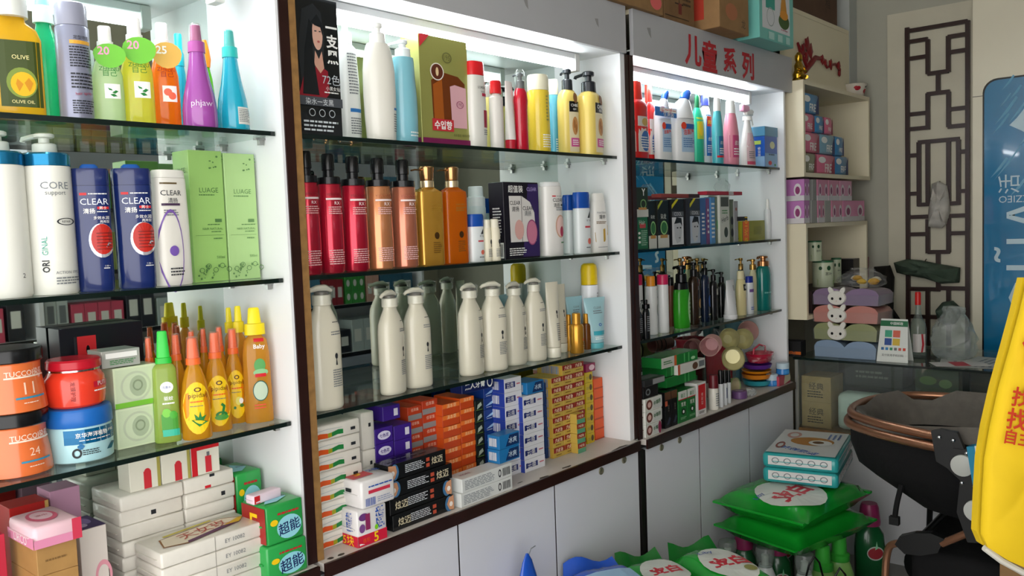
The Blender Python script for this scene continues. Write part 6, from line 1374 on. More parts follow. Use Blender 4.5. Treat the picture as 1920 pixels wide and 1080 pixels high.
put('printed_text', d_text('活', -p0.y+.0, p0.z, width=.085, rot=90, bold=.0), mpL, PW, po, .0045)
put('printed_text', d_text('MWZZIEO', -p0.y+.06, p0.z-.068, width=.2, rot=180), mpL, PW, po, .0045)
put('printed_text', d_text('ΛOŨΛ', -p1.y+.03, p1.z, width=.72, rot=90), mpL, PW, po, .0045)

# ================================================================== GLASS COUNTER
GY0, GY1 = -.02, -1.45
t = thing('glass_counter', 'glass display counter with white base in front of the lattice wall', 'counter', (0, 0, 0))
GL = glassy('#f2f7f4', .97, .02, 1.45)
box('white_base', 3.64, 4.15, GY1, GY0, 0, .50, mat('#e0e0e2', .4, noise=.04, scale=4), t)
box('wood_strip', 3.622, 4.16, GY1, GY0, .5, .532, mat('#8a6844', .5, noise=.3, scale=14), t)
box('glass_top', 3.60, 4.16, GY1, GY0-.001, .8365, .845, glassy('#e2eee8', .95, .02, 1.6), t)
box('glass_edge', 3.5985, 3.60, GY1, GY0-.001, .8362, .8453, mat('#0f1c18', .15), t)
box('glass_front', 3.622, 3.627, GY1, GY0-.004, .533, .836, GL, t)
box('metal_strip', 3.617, 3.629, GY0-.014, GY0-.002, .5, .836, mat('#b8bab4', .35, metal=.5), t)
box('frame_post', 3.619, 3.63, -.715, -.69, .533, .836, mat('#16201d', .3), t)
box('back_panel', 4.14, 4.155, GY1, GY0-.002, .533, .836, mat('#3c3a36', .6), t)
box('inner_shelf', 3.84, 4.135, GY1+.01, GY0-.02, .69, .695, glassy('#e8f2ed', .95, .02, 1.5), t)
# goods inside the counter
for k in range(2):
    carton('storage_carton', ['brown carton with black stencil print at the bottom of the counter', 'brown carton with black stencil print stacked in the counter'][k], 'box', 3.655, 3.80, -.165, -.035, .5325+k*.1125, .5325+(k+1)*.1125-.0005, mat('#b39566', .7, noise=.15, scale=25), [('L', 't', '经典', .0, .62, .5, mat('#3a2c1a', .6)), ('L', 'l', -.3, .3, .15, .45, 3, mat('#3a2c1a', .6))])
pack('wipes_pack', 'pale mint film pack standing inside the counter', 'pack', 3.66, 3.76, -.365, -.185, .5325, .695, mat('#d6e2dc', .35, coat=.2), [('L', 't', 'COTTON', .0, .7, .4, INKG)], b=.025)
carton('white_carton', 'white shoebox like carton inside the counter behind the mint pack', 'box', 3.66, 3.80, -.66, -.43, .5325, .63, mat('#b9b9b0', .5), [('L', 'e', -.2, .6, .06, .08, INK), ('L', 'r', -.5, .5, .72, .76, mat('#8a8a84', .5))])
carton('white_carton', 'teal edged flat carton on the white carton inside the counter', 'box', 3.66, 3.80, -.64, -.46, .6305, .66, mat('#8fb4b4', .5), [('L', 'r', -.5, .5, .6, 1, mat('#c9cec8', .5))])
carton('dark_carton', 'dark grey carton on the inner glass shelf of the counter', 'box', 3.86, 4.0, -.40, -.15, .6955, .80, mat('#3f423f', .6), [('L', 'l', -.3, .3, .3, .7, 2, mat('#7a7c78', .5))])
carton('dark_carton', 'green leaf patterned carton on the inner glass shelf', 'box', 3.86, 4.0, -.62, -.45, .6955, .79, mat('#4a5c48', .6), [('L', 'e', -.2, .5, .2, .2, mat('#6a8a52', .5)), ('L', 'e', .2, .4, .15, .2, mat('#7a9a62', .5))])
carton('dark_carton', 'navy carton with silver flash inside the counter beside the post', 'box', 3.68, 3.82, -1.0, -.74, .5325, .66, mat('#16203c', .4), [('L', 'p', [(-.2, .5), (.1, .8), (.2, .6), (.0, .4)], mat('#8aa8d0', .3))])
# ------------------------------------------------------------------ bunny trays on the counter
def tray(z0, h, y0, y1, col, label, x0=3.665, head=True):
    t = thing('bunny_tray', label, 'tray', (x0, (y0+y1)/2, z0+.0004))
    hw = abs(y1-y0)/2
    m = mat(col, .28, coat=.3)
    top = []
    n = 24
    for i in range(n+1):
        u = -1+2*i/n
        s = abs(abs(u)-.52)/.48
        zt = h*(.62+.38*math.sqrt(max(0, 1-min(1, s)**2)))
        top.append((u*hw, zt))
    P = [(-hw*.97, 0), (hw*.97, 0)]+[(a, b) for a, b in reversed(top)]
    k = len(P)
    V = [(0, -a, b) for a, b in P]+[(.19, -a, b*.9) for a, b in P]
    Fc = [tuple(range(k-1, -1, -1)), tuple(range(k, 2*k))]+[(i, (i+1) % k, k+(i+1) % k, k+i) for i in range(k)]
    mk('tray_body', V, Fc, m, t, True, 40)
    if head:
        c = .25*hw
        e = [('face', d_ell(-c, h*.42, h*.52, h*.42, 24))]
        BW = mat('#d8d5cc', .35)
        def disc(name, u, v, a, b, th, x=0, mm=BW, rot=0):
            V, Fc = loft([(0, a, b, 2), (th, a*.9, b*.9, 2)], 20)
            cr, sr = math.cos(rot), math.sin(rot)
            return mk(name, [(-x-zz_, -(u+p*cr-q*sr), v+p*sr+q*cr) for p, q, zz_ in V], Fc, mm, t, True)
        disc('bunny_head', -c, h*.42, h*.56, h*.44, .008)
        disc('bunny_ear', -c-h*.34, h*.84, h*.15, h*.26, .006, 0, BW, .5)
        disc('bunny_ear', -c+h*.34, h*.84, h*.15, h*.26, .006, 0, BW, -.5)
        for s in (-1, 1): disc('bunny_eye', -c+s*h*.24, h*.38, h*.075, h*.085, .0015, .008, BLK)
        disc('bunny_mouth', -c, h*.24, h*.03, h*.02, .0012, .008, mat('#c08a88', .4))
    box('film_sleeve', -.003, .192, -hw-.002, hw+.002, .0, h*.6, FILM, t)
    return t
zc = .8455
for k, (h, col, lab, hd) in enumerate(((.075, '#8296ae', 'dusty blue scalloped tray at the bottom of the bunny tray pile', False), (.074, '#8b8f66', 'olive bunny faced tray on the blue tray', True), (.074, '#b5786e', 'salmon pink bunny faced tray between olive and lilac trays', True), (.072, '#7e6a86', 'lilac bunny faced tray topmost in the pile', True))):
    tray(zc, h, -.090+.001*k, -.352-.004*k, col, lab, 3.665, hd)
    zc += h+.0015
t = thing('snack_bag', 'crumpled clear bag with yellow sweets on the lilac tray', 'bag', (3.74, -.27, zc+.0035))
crinkle('film_wrap', t, .06, .1, .075, 0, FILM, 12)
rnd = random.Random(4)
for i in range(9):
    V, Fc = loft([(0, .010, .014, 2), (.008, .017, .022, 2), (.018, .012, .015, 2), (.022, .004, .005, 2)], 10)
    dx, dy, dz = rnd.uniform(-.02, .02), rnd.uniform(-.065, .05), .004+rnd.uniform(0, .024)
    mk('sweet', [(a+dx, b+dy, c+dz) for a, b, c in V], Fc, mat(['#c9a21c', '#b88a14', '#cfc8b0'][i % 3], .4), t, True)
# payment card stand (its code is left blank)
t = thing('card_stand', 'white folded payment sign stand with green header on the counter', 'sign', (3.648, -.42, .8455))
V = [(0, .062, 0), (0, -.062, 0), (.035, -.052, .175), (.035, .052, .175), (.075, .062, 0), (.075, -.062, 0), (.037, -.052, .175), (.037, .052, .175)]
mk('card', V, [(0, 1, 2, 3), (5, 4, 7, 6), (3, 2, 6, 7)], mat('#d3d6d0', .4), t)
def cm(u, v, e=.0006): return (.2*v-e, -u, v)
put('green_header', d_rect(-.054, .054, .145, .168, 1, 1), cm, mat('#17603a', .4), t)
put('printed_text', d_text('中国邮政', .01, .157, width=.05), cm, WHT, t, .001)
for u, v, c in ((-.02, .115, '#3f9a7a'), (.012, .115, '#c8604a'), (-.02, .082, '#2a4a8a'), (.012, .082, '#c8a83a')):
    put('colour_block', d_rect(u-.014, u+.014, v-.014, v+.014, 1, 1), cm, mat(c, .4), t)
for i, c in enumerate(('#3a6a9a', '#2a7ab0', '#2f8a5a', '#6a6a6a', '#c05a4a', '#c8402a')):
    put('pay_icon', d_rect(-.046+.017*i, -.035+.017*i, .048, .059, 1, 1), cm, mat(c, .4), t)
put('printed_text', d_text('支付就用手机扫码', .0, .028, width=.085), cm, INK, t)
# bottle of spirits, papers, plastic bag
p = onz(1722, 668, .846)
t = bottle('liquor_bottle', 'clear liquor bottle with red cap and white label on the counter', 'bottle', (1703, 1740), None, p.y, .8455, [(0, .92), (.02, 1), (.42, 1), (.52, .86), (.62, .45), (.70, .34), (.80, .3)], glassy('#dfe8e4', .9, .04, 1.5), [('cap', [(.80, .36), (.98, .36), (1, .3)], mat('#b8201c', .3))], [('r', -.38, .34, .08, .36, mat('#cfcac6', .4)), ('p', [(.05, .08), (.16, .08), (.26, .2), (.18, .36), (.07, .36), (.12, .2)], mat('#b02a34', .4))], H=.275, W=.066, rz=-62)
t = thing('plastic_bag', 'crumpled clear plastic bag slumped beside the liquor bottle', 'bag', (3.86, -.60, .8458))
crinkle('bag_film', t, .07, .085, .21, 0, glassy('#dfe5e2', .82, .25, 1.35), 21, 11)
for k, (x, y, a, b, rz) in enumerate(((3.75, -.72, .1, .14, 12), (3.82, -.80, .1, .14, -8), (3.70, -.66, .05, .1, 30))):
    t = thing('paper_sheets', ['loose grey paper sheets on the glass beside the bag', 'loose printed paper sheets with curled corner on the glass', 'small red and white leaflet on the counter edge'][k], 'paper', (x, y, .8458+.0012*k), rz)
    mk('sheet', *boxvf(-a, a, -b, b, 0, .0008), mat(['#aeb0aa', '#bcbdb6', '#c9c6c2'][k], .6), t)
    put('printed_bars' if k == 2 else 'fine_print', d_rect(-a, a, -b*.3, b*.3, 1, 1) if k == 2 else d_lines(-a*.8, a*.8, -b*.7, b*.7, 8), TopBox(.0008), mat('#b02a3a', .5) if k == 2 else INKG, t)
# dark things in the gap between cabinet and counter
carton('dark_carton', 'black carton with orange lettered strip in the gap by the counter', 'box', 3.605, 3.66, -.055, .2, .8458, .915, mat('#100f0f', .5), [('L', 'r', -.5, .5, .15, .34, mat('#b85a1a', .4)), ('L', 't', '特惠活动', .2, .245, .4, INK)])
# cloths and hat hung on the lattice
def cloth(name, label, cat, pts, th, m, x=4.455, seed=3):
    """hung cloth: an outline with depth, folded surface"""
    t = thing(name, label, cat, (0, 0, 0))
    rnd = random.Random(seed)
    P = [onx(a, b, x) for a, b in pts]
    cy = sum(p.y for p in P)/len(P); cz_ = sum(p.z for p in P)/len(P)
    V, Fc = [], []
    n = len(P)
    lv = [(1, .0), (1.0, .5), (.82, .85), (.55, 1), (.25, .8)]
    for s, d in lv:
        for i, p in enumerate(P):
            f = 1+.45*math.sin(3.1*i+seed+2*d)
            V.append((x+.012-d*th*f, cy+(p.y-cy)*s, cz_+(p.z-cz_)*s))
    for k in range(len(lv)-1):
        for i in range(n): Fc.append((k*n+i, k*n+(i+1) % n, (k+1)*n+(i+1) % n, (k+1)*n+i))
    Fc.append(tuple(range(n-1, -1, -1))); Fc.append(tuple(range((len(lv)-1)*n, len(lv)*n)))
    mk('cloth', V, Fc, m, t, True, 70)
    h = onx(sum(a for a, b in pts)/n, min(b for a, b in pts)+4, x)
    mk('hook', *tube([(4.4685, h.y, h.z+.01), (4.45, h.y, h.z+.004), (4.44, h.y, h.z-.008)], .003, 6), STEEL, t, True)
    return t
cloth('hand_towel', 'white crumpled hand towel hanging on the lattice screen', 'towel', [(1747, 345), (1760, 340), (1775, 348), (1778, 365), (1781, 395), (1774, 420), (1765, 428), (1742, 425), (1741, 395), (1746, 372)], .04, mat('#b9b6ae', .85, noise=.15, scale=30, bump=.3))
cloth('apron_cloth', 'dull green cloth bundle hanging across the lattice screen', 'cloth', [(1680, 492), (1700, 486), (1725, 488), (1760, 495), (1800, 502), (1798, 530), (1770, 531), (1735, 522), (1705, 515), (1682, 511)], .07, mat('#4a5a4c', .85, noise=.2, scale=25, bump=.3), seed=7)
cloth('sun_hat', 'faded green round hat hanging low on the lattice screen', 'hat', [(1757, 580), (1770, 566), (1786, 564), (1798, 575), (1800, 592), (1792, 606), (1776, 609), (1762, 600)], .08, mat('#46564a', .85, noise=.2, scale=25), seed=5)
cloth('dark_coat', 'dark coat hanging in the corner beside the lattice screen', 'coat', [(1640, 500), (1668, 498), (1676, 520), (1674, 580), (1688, 600), (1684, 650), (1650, 655), (1638, 600)], .06, mat('#1d1b18', .9, noise=.3, scale=20), x=4.44, seed=9)

# ================================================================== FLOOR STACKS BY THE CABINETS
def bag(name, label, c, L, Wd, T, rz, m, marks=(), tilt=(0, 0), seed=1, group=None, cat='bag', flap=None):
    """filled film bag lying down: pillow form with flat sealed ends; c = base centre"""
    t = thing(name, label, cat, c, rz, group)
    t.rotation_euler = (R(tilt[0]), R(tilt[1]), R(rz))
    rnd = random.Random(seed)
    n, k = 16, 12
    V, Fc = [], []
    def top(u, v):
        s = max(0, 1-abs(u)**5)*max(0, 1-abs(v)**4.5)
        return s**.42
    for side in (1, -1):
        for i in range(n+1):
            u = -1+2*i/n
            for j in range(k+1):
                v = -1+2*j/k
                s = top(u, v)
                wv = Wd/2*(1-.06*(1-abs(u)**2)) if abs(u) < .98 else Wd/2*1.02
                zz_ = T/2+side*T/2*s
                if side < 0: zz_ = max(0, T/2-T/2*min(1, s*1.25))
                edge = 1 if (i in (0, n) or j in (0, k)) else 0
                q = 0 if edge else 1
                nz = (math.sin(7*u+seed)*math.cos(5*v+2*seed))*.03*T*q*(1 if side > 0 else 0)+math.sin(19*v+3*u*seed)*.012*T*q*(1 if side > 0 else 0)
                V.append((u*L/2, v*wv, zz_+nz))
    off = (n+1)*(k+1)
    for s_ in (0, 1):
        for i in range(n):
            for j in range(k):
                a = s_*off+i*(k+1)+j
                f = (a, a+k+1, a+k+2, a+1)
                Fc.append(f if s_ == 0 else f[::-1])
    ring = [i*(k+1) for i in range(n+1)]+[n*(k+1)+j for j in range(1, k+1)]+[i*(k+1)+k for i in range(n-1, -1, -1)]+[j for j in range(k-1, 0, -1)]
    for a, b in zip(ring, ring[1:]+ring[:1]): Fc.append((a, b, off+b, off+a))
    mk('bag_film', V, Fc, m, t, True, 60)
    for s in (-1, 1): mk('end_seal', *boxvf(s*L/2-.002, s*L/2+.018*s, -Wd/2*.98, Wd/2*.98, T*.46, T*.54), m, t)
    if flap:                                              # upturned sealed end at the far side
        V, Fc = [], []
        for i in range(5):
            for j in range(9):
                v = -1+.25*j
                V.append((-L/2-.004-.018*i*.6+.002*math.sin(5*v+seed), v*Wd/2*(1-.05*i), T*.5+flap*i/4*(.75+.25*math.sin(3.1*v+seed))))
        Fc = [(i*9+j, i*9+j+1, (i+1)*9+j+1, (i+1)*9+j) for i in range(4) for j in range(8)]
        k_ = len(V)
        V += [(a-.003, b, c_) for a, b, c_ in V]
        Fc += [tuple(q+k_ for q in f[::-1]) for f in Fc]
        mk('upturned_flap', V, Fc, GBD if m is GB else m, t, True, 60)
    def mp(u, v, e=.0006):
        uu, vv = u/(L/2), v/(Wd/2)
        s = top(uu, vv)
        return (u, v, T/2+T/2*s+.0035+e*2)
    for i, q in enumerate(marks): mark(t, mp, q, L, Wd, i)
    return t
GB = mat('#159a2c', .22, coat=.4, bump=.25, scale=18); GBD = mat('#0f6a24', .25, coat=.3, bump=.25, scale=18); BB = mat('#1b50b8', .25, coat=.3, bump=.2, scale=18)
def liby(extra=(), s=1):
    return [('e', -.12, .02, .28, .33, mat('#d4d8d0', .35)), ('t', '立白', -.10, .05, .32, mat('#c82a3a', .35), -12, .05), ('t', 'Liby', -.30, .16, .12, mat('#2a4a9a', .4), -12), ('t', '天然皂粉', .14, -.08, .16, mat('#4a5a3a', .4), -12), ('e', .26, -.08, .1, .12, mat('#d6dfe4', .4)), ('e', .30, -.12, .05, .05, mat('#c86a9a', .4)), ('e', .22, .0, .06, .05, mat('#4a8ac0', .4))] + list(extra)
# bottles on the floor that carry the bags
def floorbottle(x, y, label, kind):
    if kind == 'green':
        prof, m, parts = [(0, .92), (.02, 1), (.5, 1), (.66, .9), (.74, .6), (.76, .5)], mat('#15572e', .25, coat=.3), [('cap', [(.76, .7), (.8, .72), (.96, .6), (1, .5)], mat('#96305e', .35))]
        mm = [('e', .12, .46, .28, .08, mat('#b8c4b8', .4)), ('e', .12, .46, .25, .065, mat('#a03038', .4)), ('p', [(.1, .5), (.16, .6), (.2, .52)], mat('#8ad0a0', .4))]
        H, W = .288, .098
    elif kind == 'clear':
        prof, m, parts = [(0, .94), (.02, 1), (.45, 1), (.62, .84), (.74, .56), (.78, .5)], mat('#c9cecd', .3, coat=.3), [('spout', [(.78, .3), (.9, .28), (.91, .2)], WHT), ('clear_cap', [(.76, .58), (.86, .72), (.97, .74), (1, .66)], glassy('#cfd8d4', .8, .05, 1.45))]
        mm = [('r', -.4, .4, .1, .5, mat('#dfe2e0', .4))]
        H, W = .285, .09
    else:
        prof, m, parts = [(0, .94), (.02, 1), (.5, 1), (.62, .8), (.68, .66)], mat('#8fc46a', .3, coat=.3), [('cap', [(.68, .74), (.76, .74), (.78, .55), (.98, .5), (1, .4)], mat('#3aa83a', .35))]
        mm = [('r', -.4, .4, .1, .5, mat('#b8d49a', .4))]
        H, W = .28, .1
    t = thing('detergent_bottle', label, 'bottle', (x, y, .0005), -60)
    rg = rings(prof, W, H, .72, 2.4)
    mk('bottle_body', *loft(rg, 24), m, t, True)
    for p in parts: mk(p[0], *loft(rings(p[1], W, H, 1 if p[0] != 'x' else .72, 2), 22), p[2], t, True)
    for i, q in enumerate(mm): mark(t, FrontLoft(rg), q, W, H, i)
    return t
for x, y, kind, lab in ((2.93, -.10, 'green', 'dark green detergent bottle with plum cap next to the cabinet door'), (2.95, -.225, 'green', 'dark green detergent bottle with plum cap and red emblem facing out'), (2.80, -.10, 'clear', 'white bottle with clear flared cap against the cabinet door'), (2.82, -.235, 'clear', 'white bottle with clear flared cap between two plum capped bottles'), (2.84, -.37, 'clear', 'white bottle with clear flared cap behind the cord handle bag'), (2.97, -.385, 'lime', 'lime green detergent bottle under the stack of green bags'), (3.09, -.40, 'lime', 'lime green detergent bottle beside the tall plum capped bottle')):
    floorbottle(x, y, lab, kind)
t = floorbottle(3.33, -.43, 'tall dark green detergent bottle with plum cap beside the stroller', 'green')
t.scale = (1.15, 1.15, 1.19)
floorbottle(3.2, -.13, 'dark green detergent bottle hidden behind the front row, by the counter end', 'green')
# two green soap powder bags and two nappy packs lying on the bottles
bag('soap_powder_bag', 'lower green soap powder bag resting on the floor bottles', (2.995, -.275, .2905), .45, .36, .085, -14, GB, [], (0, 0), 4)
bag('soap_powder_bag', 'green soap powder bag with white oval and red characters under the nappy packs', (3.0, -.265, .3805), .45, .37, .09, -8, GB, [('e', -.2, -.12, .27, .34, mat('#d4d8d0', .35)), ('t', '立白', -.21, -.13, .38, mat('#c82a3a', .35), 0, .05), ('t', 'Liby', -.41, .06, .1, mat('#2a4a9a', .4)), ('t', '天然皂粉', .06, -.1, .18, mat('#3a4a3a', .4)), ('e', .10, .05, .12, .16, mat('#c4d6e4', .4)), ('e', .14, -.02, .05, .06, mat('#4a8ac8', .4)), ('e', .28, -.1, .09, .12, mat('#d8c4d4', .4)), ('e', .30, -.1, .05, .06, mat('#c04a8a', .4)), ('e', .38, .05, .06, .1, mat('#0f6a24', .4))], (0, 0), 2)
NP = mat('#2f9c9c', .3, coat=.3, bump=.1, scale=20)
NPT = mat('#d0d2d0', .35, coat=.2)
for k in range(2):
    zb = .4795+k*.0555
    w_, d_, h_ = .40, .265, .055
    t = pack('nappy_pack', ['teal nappy pack with white band under the printed one', 'teal nappy pack with white printed top, bowl picture and blue letters'][k], 'pack', 3.17-w_/2, 3.17+w_/2, -.26-d_/2, -.26+d_/2, zb, zb+h_, NP,
         [('F', 'r', -.46, .46, .25, .85, NPT)] + [('F', 'o', -.36+.18*i, .55, .045, .2, .8, INKG) for i in range(5)] + [('L', 'r', -.42, .42, .25, .85, NPT)] + [('L', 'o', -.32+.16*i, .55, .05, .2, .75, INKG) for i in range(5)] +
         ([('T', 'r', -.48, .44, -.46, .46, NPT), ('T', 't', '舒适秘诀', -.34, .05, .40, mat('#1d5ab0', .4), 62, .02), ('T', 'e', .02, -.04, .16, .3, mat('#b07a3a', .4)), ('T', 'e', -.02, -.16, .1, .16, mat('#d8dad8', .4)), ('T', 'e', -.01, -.13, .05, .08, mat('#6a4a2a', .4)), ('T', 'o', -.2, .34, .12, .06, .6, mat('#8a4a3a', .4)), ('T', 'o', .22, .26, .12, .1, .6, mat('#b88a80', .4)), ('T', 'l', .14, .36, -.4, -.2, 3, mat('#5a7ab0', .4))] if k else []), rz=12, b=.014, puff=.004)
    mk('carry_strap', *tube([(w_/2, -d_*.3, h_*.5), (w_/2+.02, -d_*.1, h_*.7), (w_/2+.018, d_*.15, h_*.6), (w_/2, d_*.3, h_*.5)], .004, 8), WHT, t, True)
# foreground row of soap powder bags, each on a carton
for k, (x, y, wd, m_, lab, mm) in enumerate((
        (1.84, -.28, .19, BB, 'blue soap powder bag with red characters in front of the cabinet door', [('r', -.25, .36, -.36, .36, mat('#9ac0e0', .4)), ('t', '立白', .04, .0, .26, mat('#c82a3a', .35), 90, .05)]),
        (2.065, -.295, .17, GB, 'narrow green soap powder bag lying between the blue bag and a wider one', [('e', -.08, 0, .26, .4, mat('#d4d8d0', .35)), ('t', '立白', -.08, .0, .28, mat('#c82a3a', .35), 90, .05)]),
        (2.235, -.385, .185, GB, 'wide green soap powder bag with white panel and red characters on the floor row', [('e', .02, 0, .36, .38, mat('#d4d8d0', .35)), ('t', '立白', .0, .04, .36, mat('#c82a3a', .35), 90, .05), ('t', 'Liby', -.24, -.12, .14, mat('#2a4a9a', .4), 90), ('e', .2, .2, .06, .1, mat('#8a8a4a', .4))]))):
    bag('soap_powder_bag', lab, (x, y, .3935 if k == 0 else .3435), .33, wd, .11, -120, m_, mm, (0, 0), k+3, flap=.055)
    h_ = wd*.34
    carton('storage_carton', ['plain brown carton under the blue soap powder bag', 'plain brown carton under the narrow green soap powder bag', 'plain brown carton under the wide green soap powder bag'][k], 'box', x-h_, x+h_, y-h_*1.2, y+h_*1.2, 0, .393 if k == 0 else .343, KR, [('F', 'r', -.5, .5, .48, .52, mat('#b09468', .5))], rz=-30)
t = thing('blue_bag', 'pointed blue plastic bag corner beside the cabinet door', 'bag', (X(988, -.12, .5), -.125, .0005))
mk('bag_film', *loft([(0, .06, .05, 2.4), (.02, .07, .06, 2.4), (.32, .068, .05, 2.2), (.46, .05, .03, 2), (.55, .032, .012, 2), (.59, .018, .006, 2), (.61, .004, .003, 2)], 16), BB, t, True, 50)
mk('twist_tie', *tube([(.004, 0, .6), (.012, -.004, .62), (.03, -.004, .622)], .0015, 6), INKG, t, True)
# paper carrier bag with black cord handle
p = Vector((2.70, -.505, 0))
t = thing('carrier_bag', 'cream paper carrier bag with black cord handle and brown fur inside', 'bag', (p.x, p.y, 0), -25)
CB = mat('#bdb8ac', .6)
for a, b, c_, d__ in ((-.12, .12, -.055, -.053), (-.12, .12, .053, .055), (-.12, -.118, -.055, .055), (.118, .12, -.055, .055)):
    box('paper_side', a, b, c_, d__, 0, .235, CB, t)
box('paper_bottom', -.118, .118, -.053, .053, .0, .002, CB, t)
V, Fc = loft([(.02, .108, .045, 3), (.2, .108, .045, 3), (.225, .09, .035, 2.5), (.235, .05, .02, 2)], 20)
mk('fur_lining', V, Fc, mat('#6a5440', .95, noise=.4, bump=.8, scale=60), t, True)
for yy in (-.056, .056):
    mk('cord_handle', *tube([(-.05, yy, .2), (-.046, yy, .25), (-.03, yy-.004, .31), (-.008, yy-.004, .335), (.014, yy-.004, .31), (.035, yy, .25), (.04, yy, .2)], .0035, 8), BLK, t, True)

# ================================================================== STROLLER
st = thing('baby_stroller', 'black fabric baby stroller with rose gold frame parked by the counter', 'stroller', (3.2, -.85, 0))
RG = mat('#a8795e', .28, metal=.75); FAB = mat('#08080a', .85, noise=.2, scale=30, bump=.3); GREYF = mat('#6a655e', .85, noise=.15, scale=30, bump=.3); PLAS = mat('#131415', .35)
def L(x, y, z): return (x-3.2, y+.85, z)
def smooth(P, n=5):
    out = []
    P = [Vector(p) for p in P]
    for i in range(len(P)-1):
        p0, p1, p2, p3 = P[max(0, i-1)], P[i], P[i+1], P[min(len(P)-1, i+2)]
        for k in range(n):
            t_ = k/n
            out.append(.5*((2*p1)+(p2-p0)*t_+(2*p0-5*p1+4*p2-p3)*t_*t_+(3*p1-p0-3*p2+p3)*t_**3))
    return out+[P[-1]]
rim = [(3.50, -1.15, .764), (3.50, -.75, .757), (3.47, -.56, .754), (3.36, -.465, .754), (3.2, -.435, .754), (3.05, -.465, .752), (2.96, -.57, .75), (2.91, -.70, .747), (2.885, -.80, .745)]
mk('upper_rail', *tube(smooth([L(*p) for p in rim]), .0145, 12), RG, st, True)
mk('lower_rail', *tube(smooth([L(p[0]*1.0+(3.2-p[0])*-.02, p[1]+.012, p[2]-.034) for p in rim]), .0145, 12), RG, st, True)
# fabric tub hung from the rail
def tubring(z, s, dy, n=28):
    c = Vector((3.2, -.86, 0))
    out = []
    for i in range(n):
        a = 2*math.pi*i/n
        x = .285*s*spow(math.cos(a), .62); y = .42*s*spow(math.sin(a), .62)
        out.append((x, y+dy-.01, z))
    return out
V, Fc = [], []
lv = ((.712, 1.0, 0), (.66, 1.0, 0), (.585, .97, -.015), (.555, .93, -.04), (.46, .78, -.13), (.42, .55, -.2))
for z, s, dy in lv: V += tubring(z, s, dy)
for k in range(len(lv)-1):
    for i in range(28): Fc.append((k*28+i, k*28+(i+1) % 28, (k+1)*28+(i+1) % 28, (k+1)*28+i))
Fc.append(tuple(range(28*(len(lv)-1), 28*len(lv))))
mk('fabric_tub', V, [f[::-1] for f in Fc], FAB, st, True, 60)
rnd = random.Random(2)
V, Fc = [], []
lv = ((.722, .985), (.762, .95), (.735, .88), (.68, .84), (.66, .8))
for k, (z, s) in enumerate(lv):
    for i, p in enumerate(tubring(z, s, 0)): V.append((p[0], p[1], p[2]+(rnd.uniform(-.022, .026) if k in (1, 2) else 0)))
for k in range(len(lv)-1):
    for i in range(28): Fc.append((k*28+i, k*28+(i+1) % 28, (k+1)*28+(i+1) % 28, (k+1)*28+i))
mk('grey_liner', V, Fc, GREYF, st, True, 40)
mk('inner_pad', [q for z_, s_ in ((.67, .83), (.6, .8), (.585, .4)) for q in tubring(z_, s_, 0)], [(k*28+i, k*28+(i+1) % 28, (k+1)*28+(i+1) % 28, (k+1)*28+i) for k in range(2) for i in range(28)]+[tuple(range(56, 84))], FAB, st, True)
def plate_(name, pts, x, th, m):
    P = [L(x, *q) for q in pts]; n = len(P)
    V = P+[(a+th, b, c) for a, b, c in P]
    return mk(name, V, [tuple(range(n)), tuple(range(2*n-1, n-1, -1))]+[(i, (i+1) % n, n+(i+1) % n, n+i) for i in range(n)], m, st)
plate_('hinge_plate', [(-.775, .765), (-.80, .775), (-.85, .77), (-.87, .72), (-.885, .64), (-.86, .62), (-.82, .655), (-.79, .67)], 2.862, .02, PLAS)
plate_('side_bracket', [(-.84, .72), (-.90, .72), (-.97, .55), (-.95, .44), (-.88, .43), (-.85, .52), (-.86, .63)], 2.858, .022, PLAS)
for yy, zz_ in ((-.868, .672), (-.905, .536)):
    V, Fc = loft([(0, .033, .033, 2), (.012, .033, .033, 2), (.014, .029, .029, 2)], 28)
    mk('white_disc', [L(2.857-c, yy+a, zz_+b) for a, b, c in V], Fc, mat('#c4c6c0', .4), st, True)
for yy, zz_ in ((-.80, .75), (-.84, .745), (-.878, .71), (-.865, .615), (-.905, .47), (-.90, .61)):
    V, Fc = loft([(0, .006, .006, 2), (.003, .0055, .0055, 2), (.005, .002, .002, 2)], 10)
    mk('rivet', [L(2.857-c, yy+a, zz_+b) for a, b, c in V], Fc, CHROME, st, True)
# folding leg with knuckle, lower seat, strap, wheels
mk('leg_tube', *tube([L(2.87, -.90, .47), L(2.885, -.80, .40)], .012, 10), RG, st, True)
plate_('knuckle', [(-.81, .42), (-.77, .43), (-.72, .42), (-.675, .40), (-.66, .37), (-.69, .345), (-.74, .35), (-.79, .37)], 2.875, .03, PLAS)
mk('leg_tube', *tube(smooth([L(2.89, -.68, .375), L(2.9, -.64, .355), L(2.905, -.625, .31), L(2.905, -.62, .24)]), .012, 10), RG, st, True)
mk('leg_tube', *tube([L(2.905, -.62, .25), L(2.91, -.60, .10)], .011, 10), PLAS, st, True)
mk('leg_tube', *tube([L(3.49, -.62, .68), L(3.48, -.60, .10)], .011, 10), PLAS, st, True)
for s_, x in ((0, 2.90), (1, 3.49)):
    mk('leg_tube', *tube([L(x, -.95, .46), L(x, -1.18, .12)], .012, 10), PLAS, st, True)
V, Fc = boxvf(-.27, .25, -.5, .16, .22, .35, .03)
mk('lower_seat', V, Fc, FAB, st, True, 60)
mk('cross_bar', *tube([L(2.9, -.70, .36), L(3.49, -.70, .36)], .01, 8), PLAS, st, True)
mk('hanging_strap', *tube(smooth([L(2.95, -.66, .55), L(2.935, -.65, .49), L(2.93, -.645, .445)]), .009, 8), FAB, st, True)
box('strap_clip', -.285, -.264, .19, .22, .42, .447, PLAS, st)
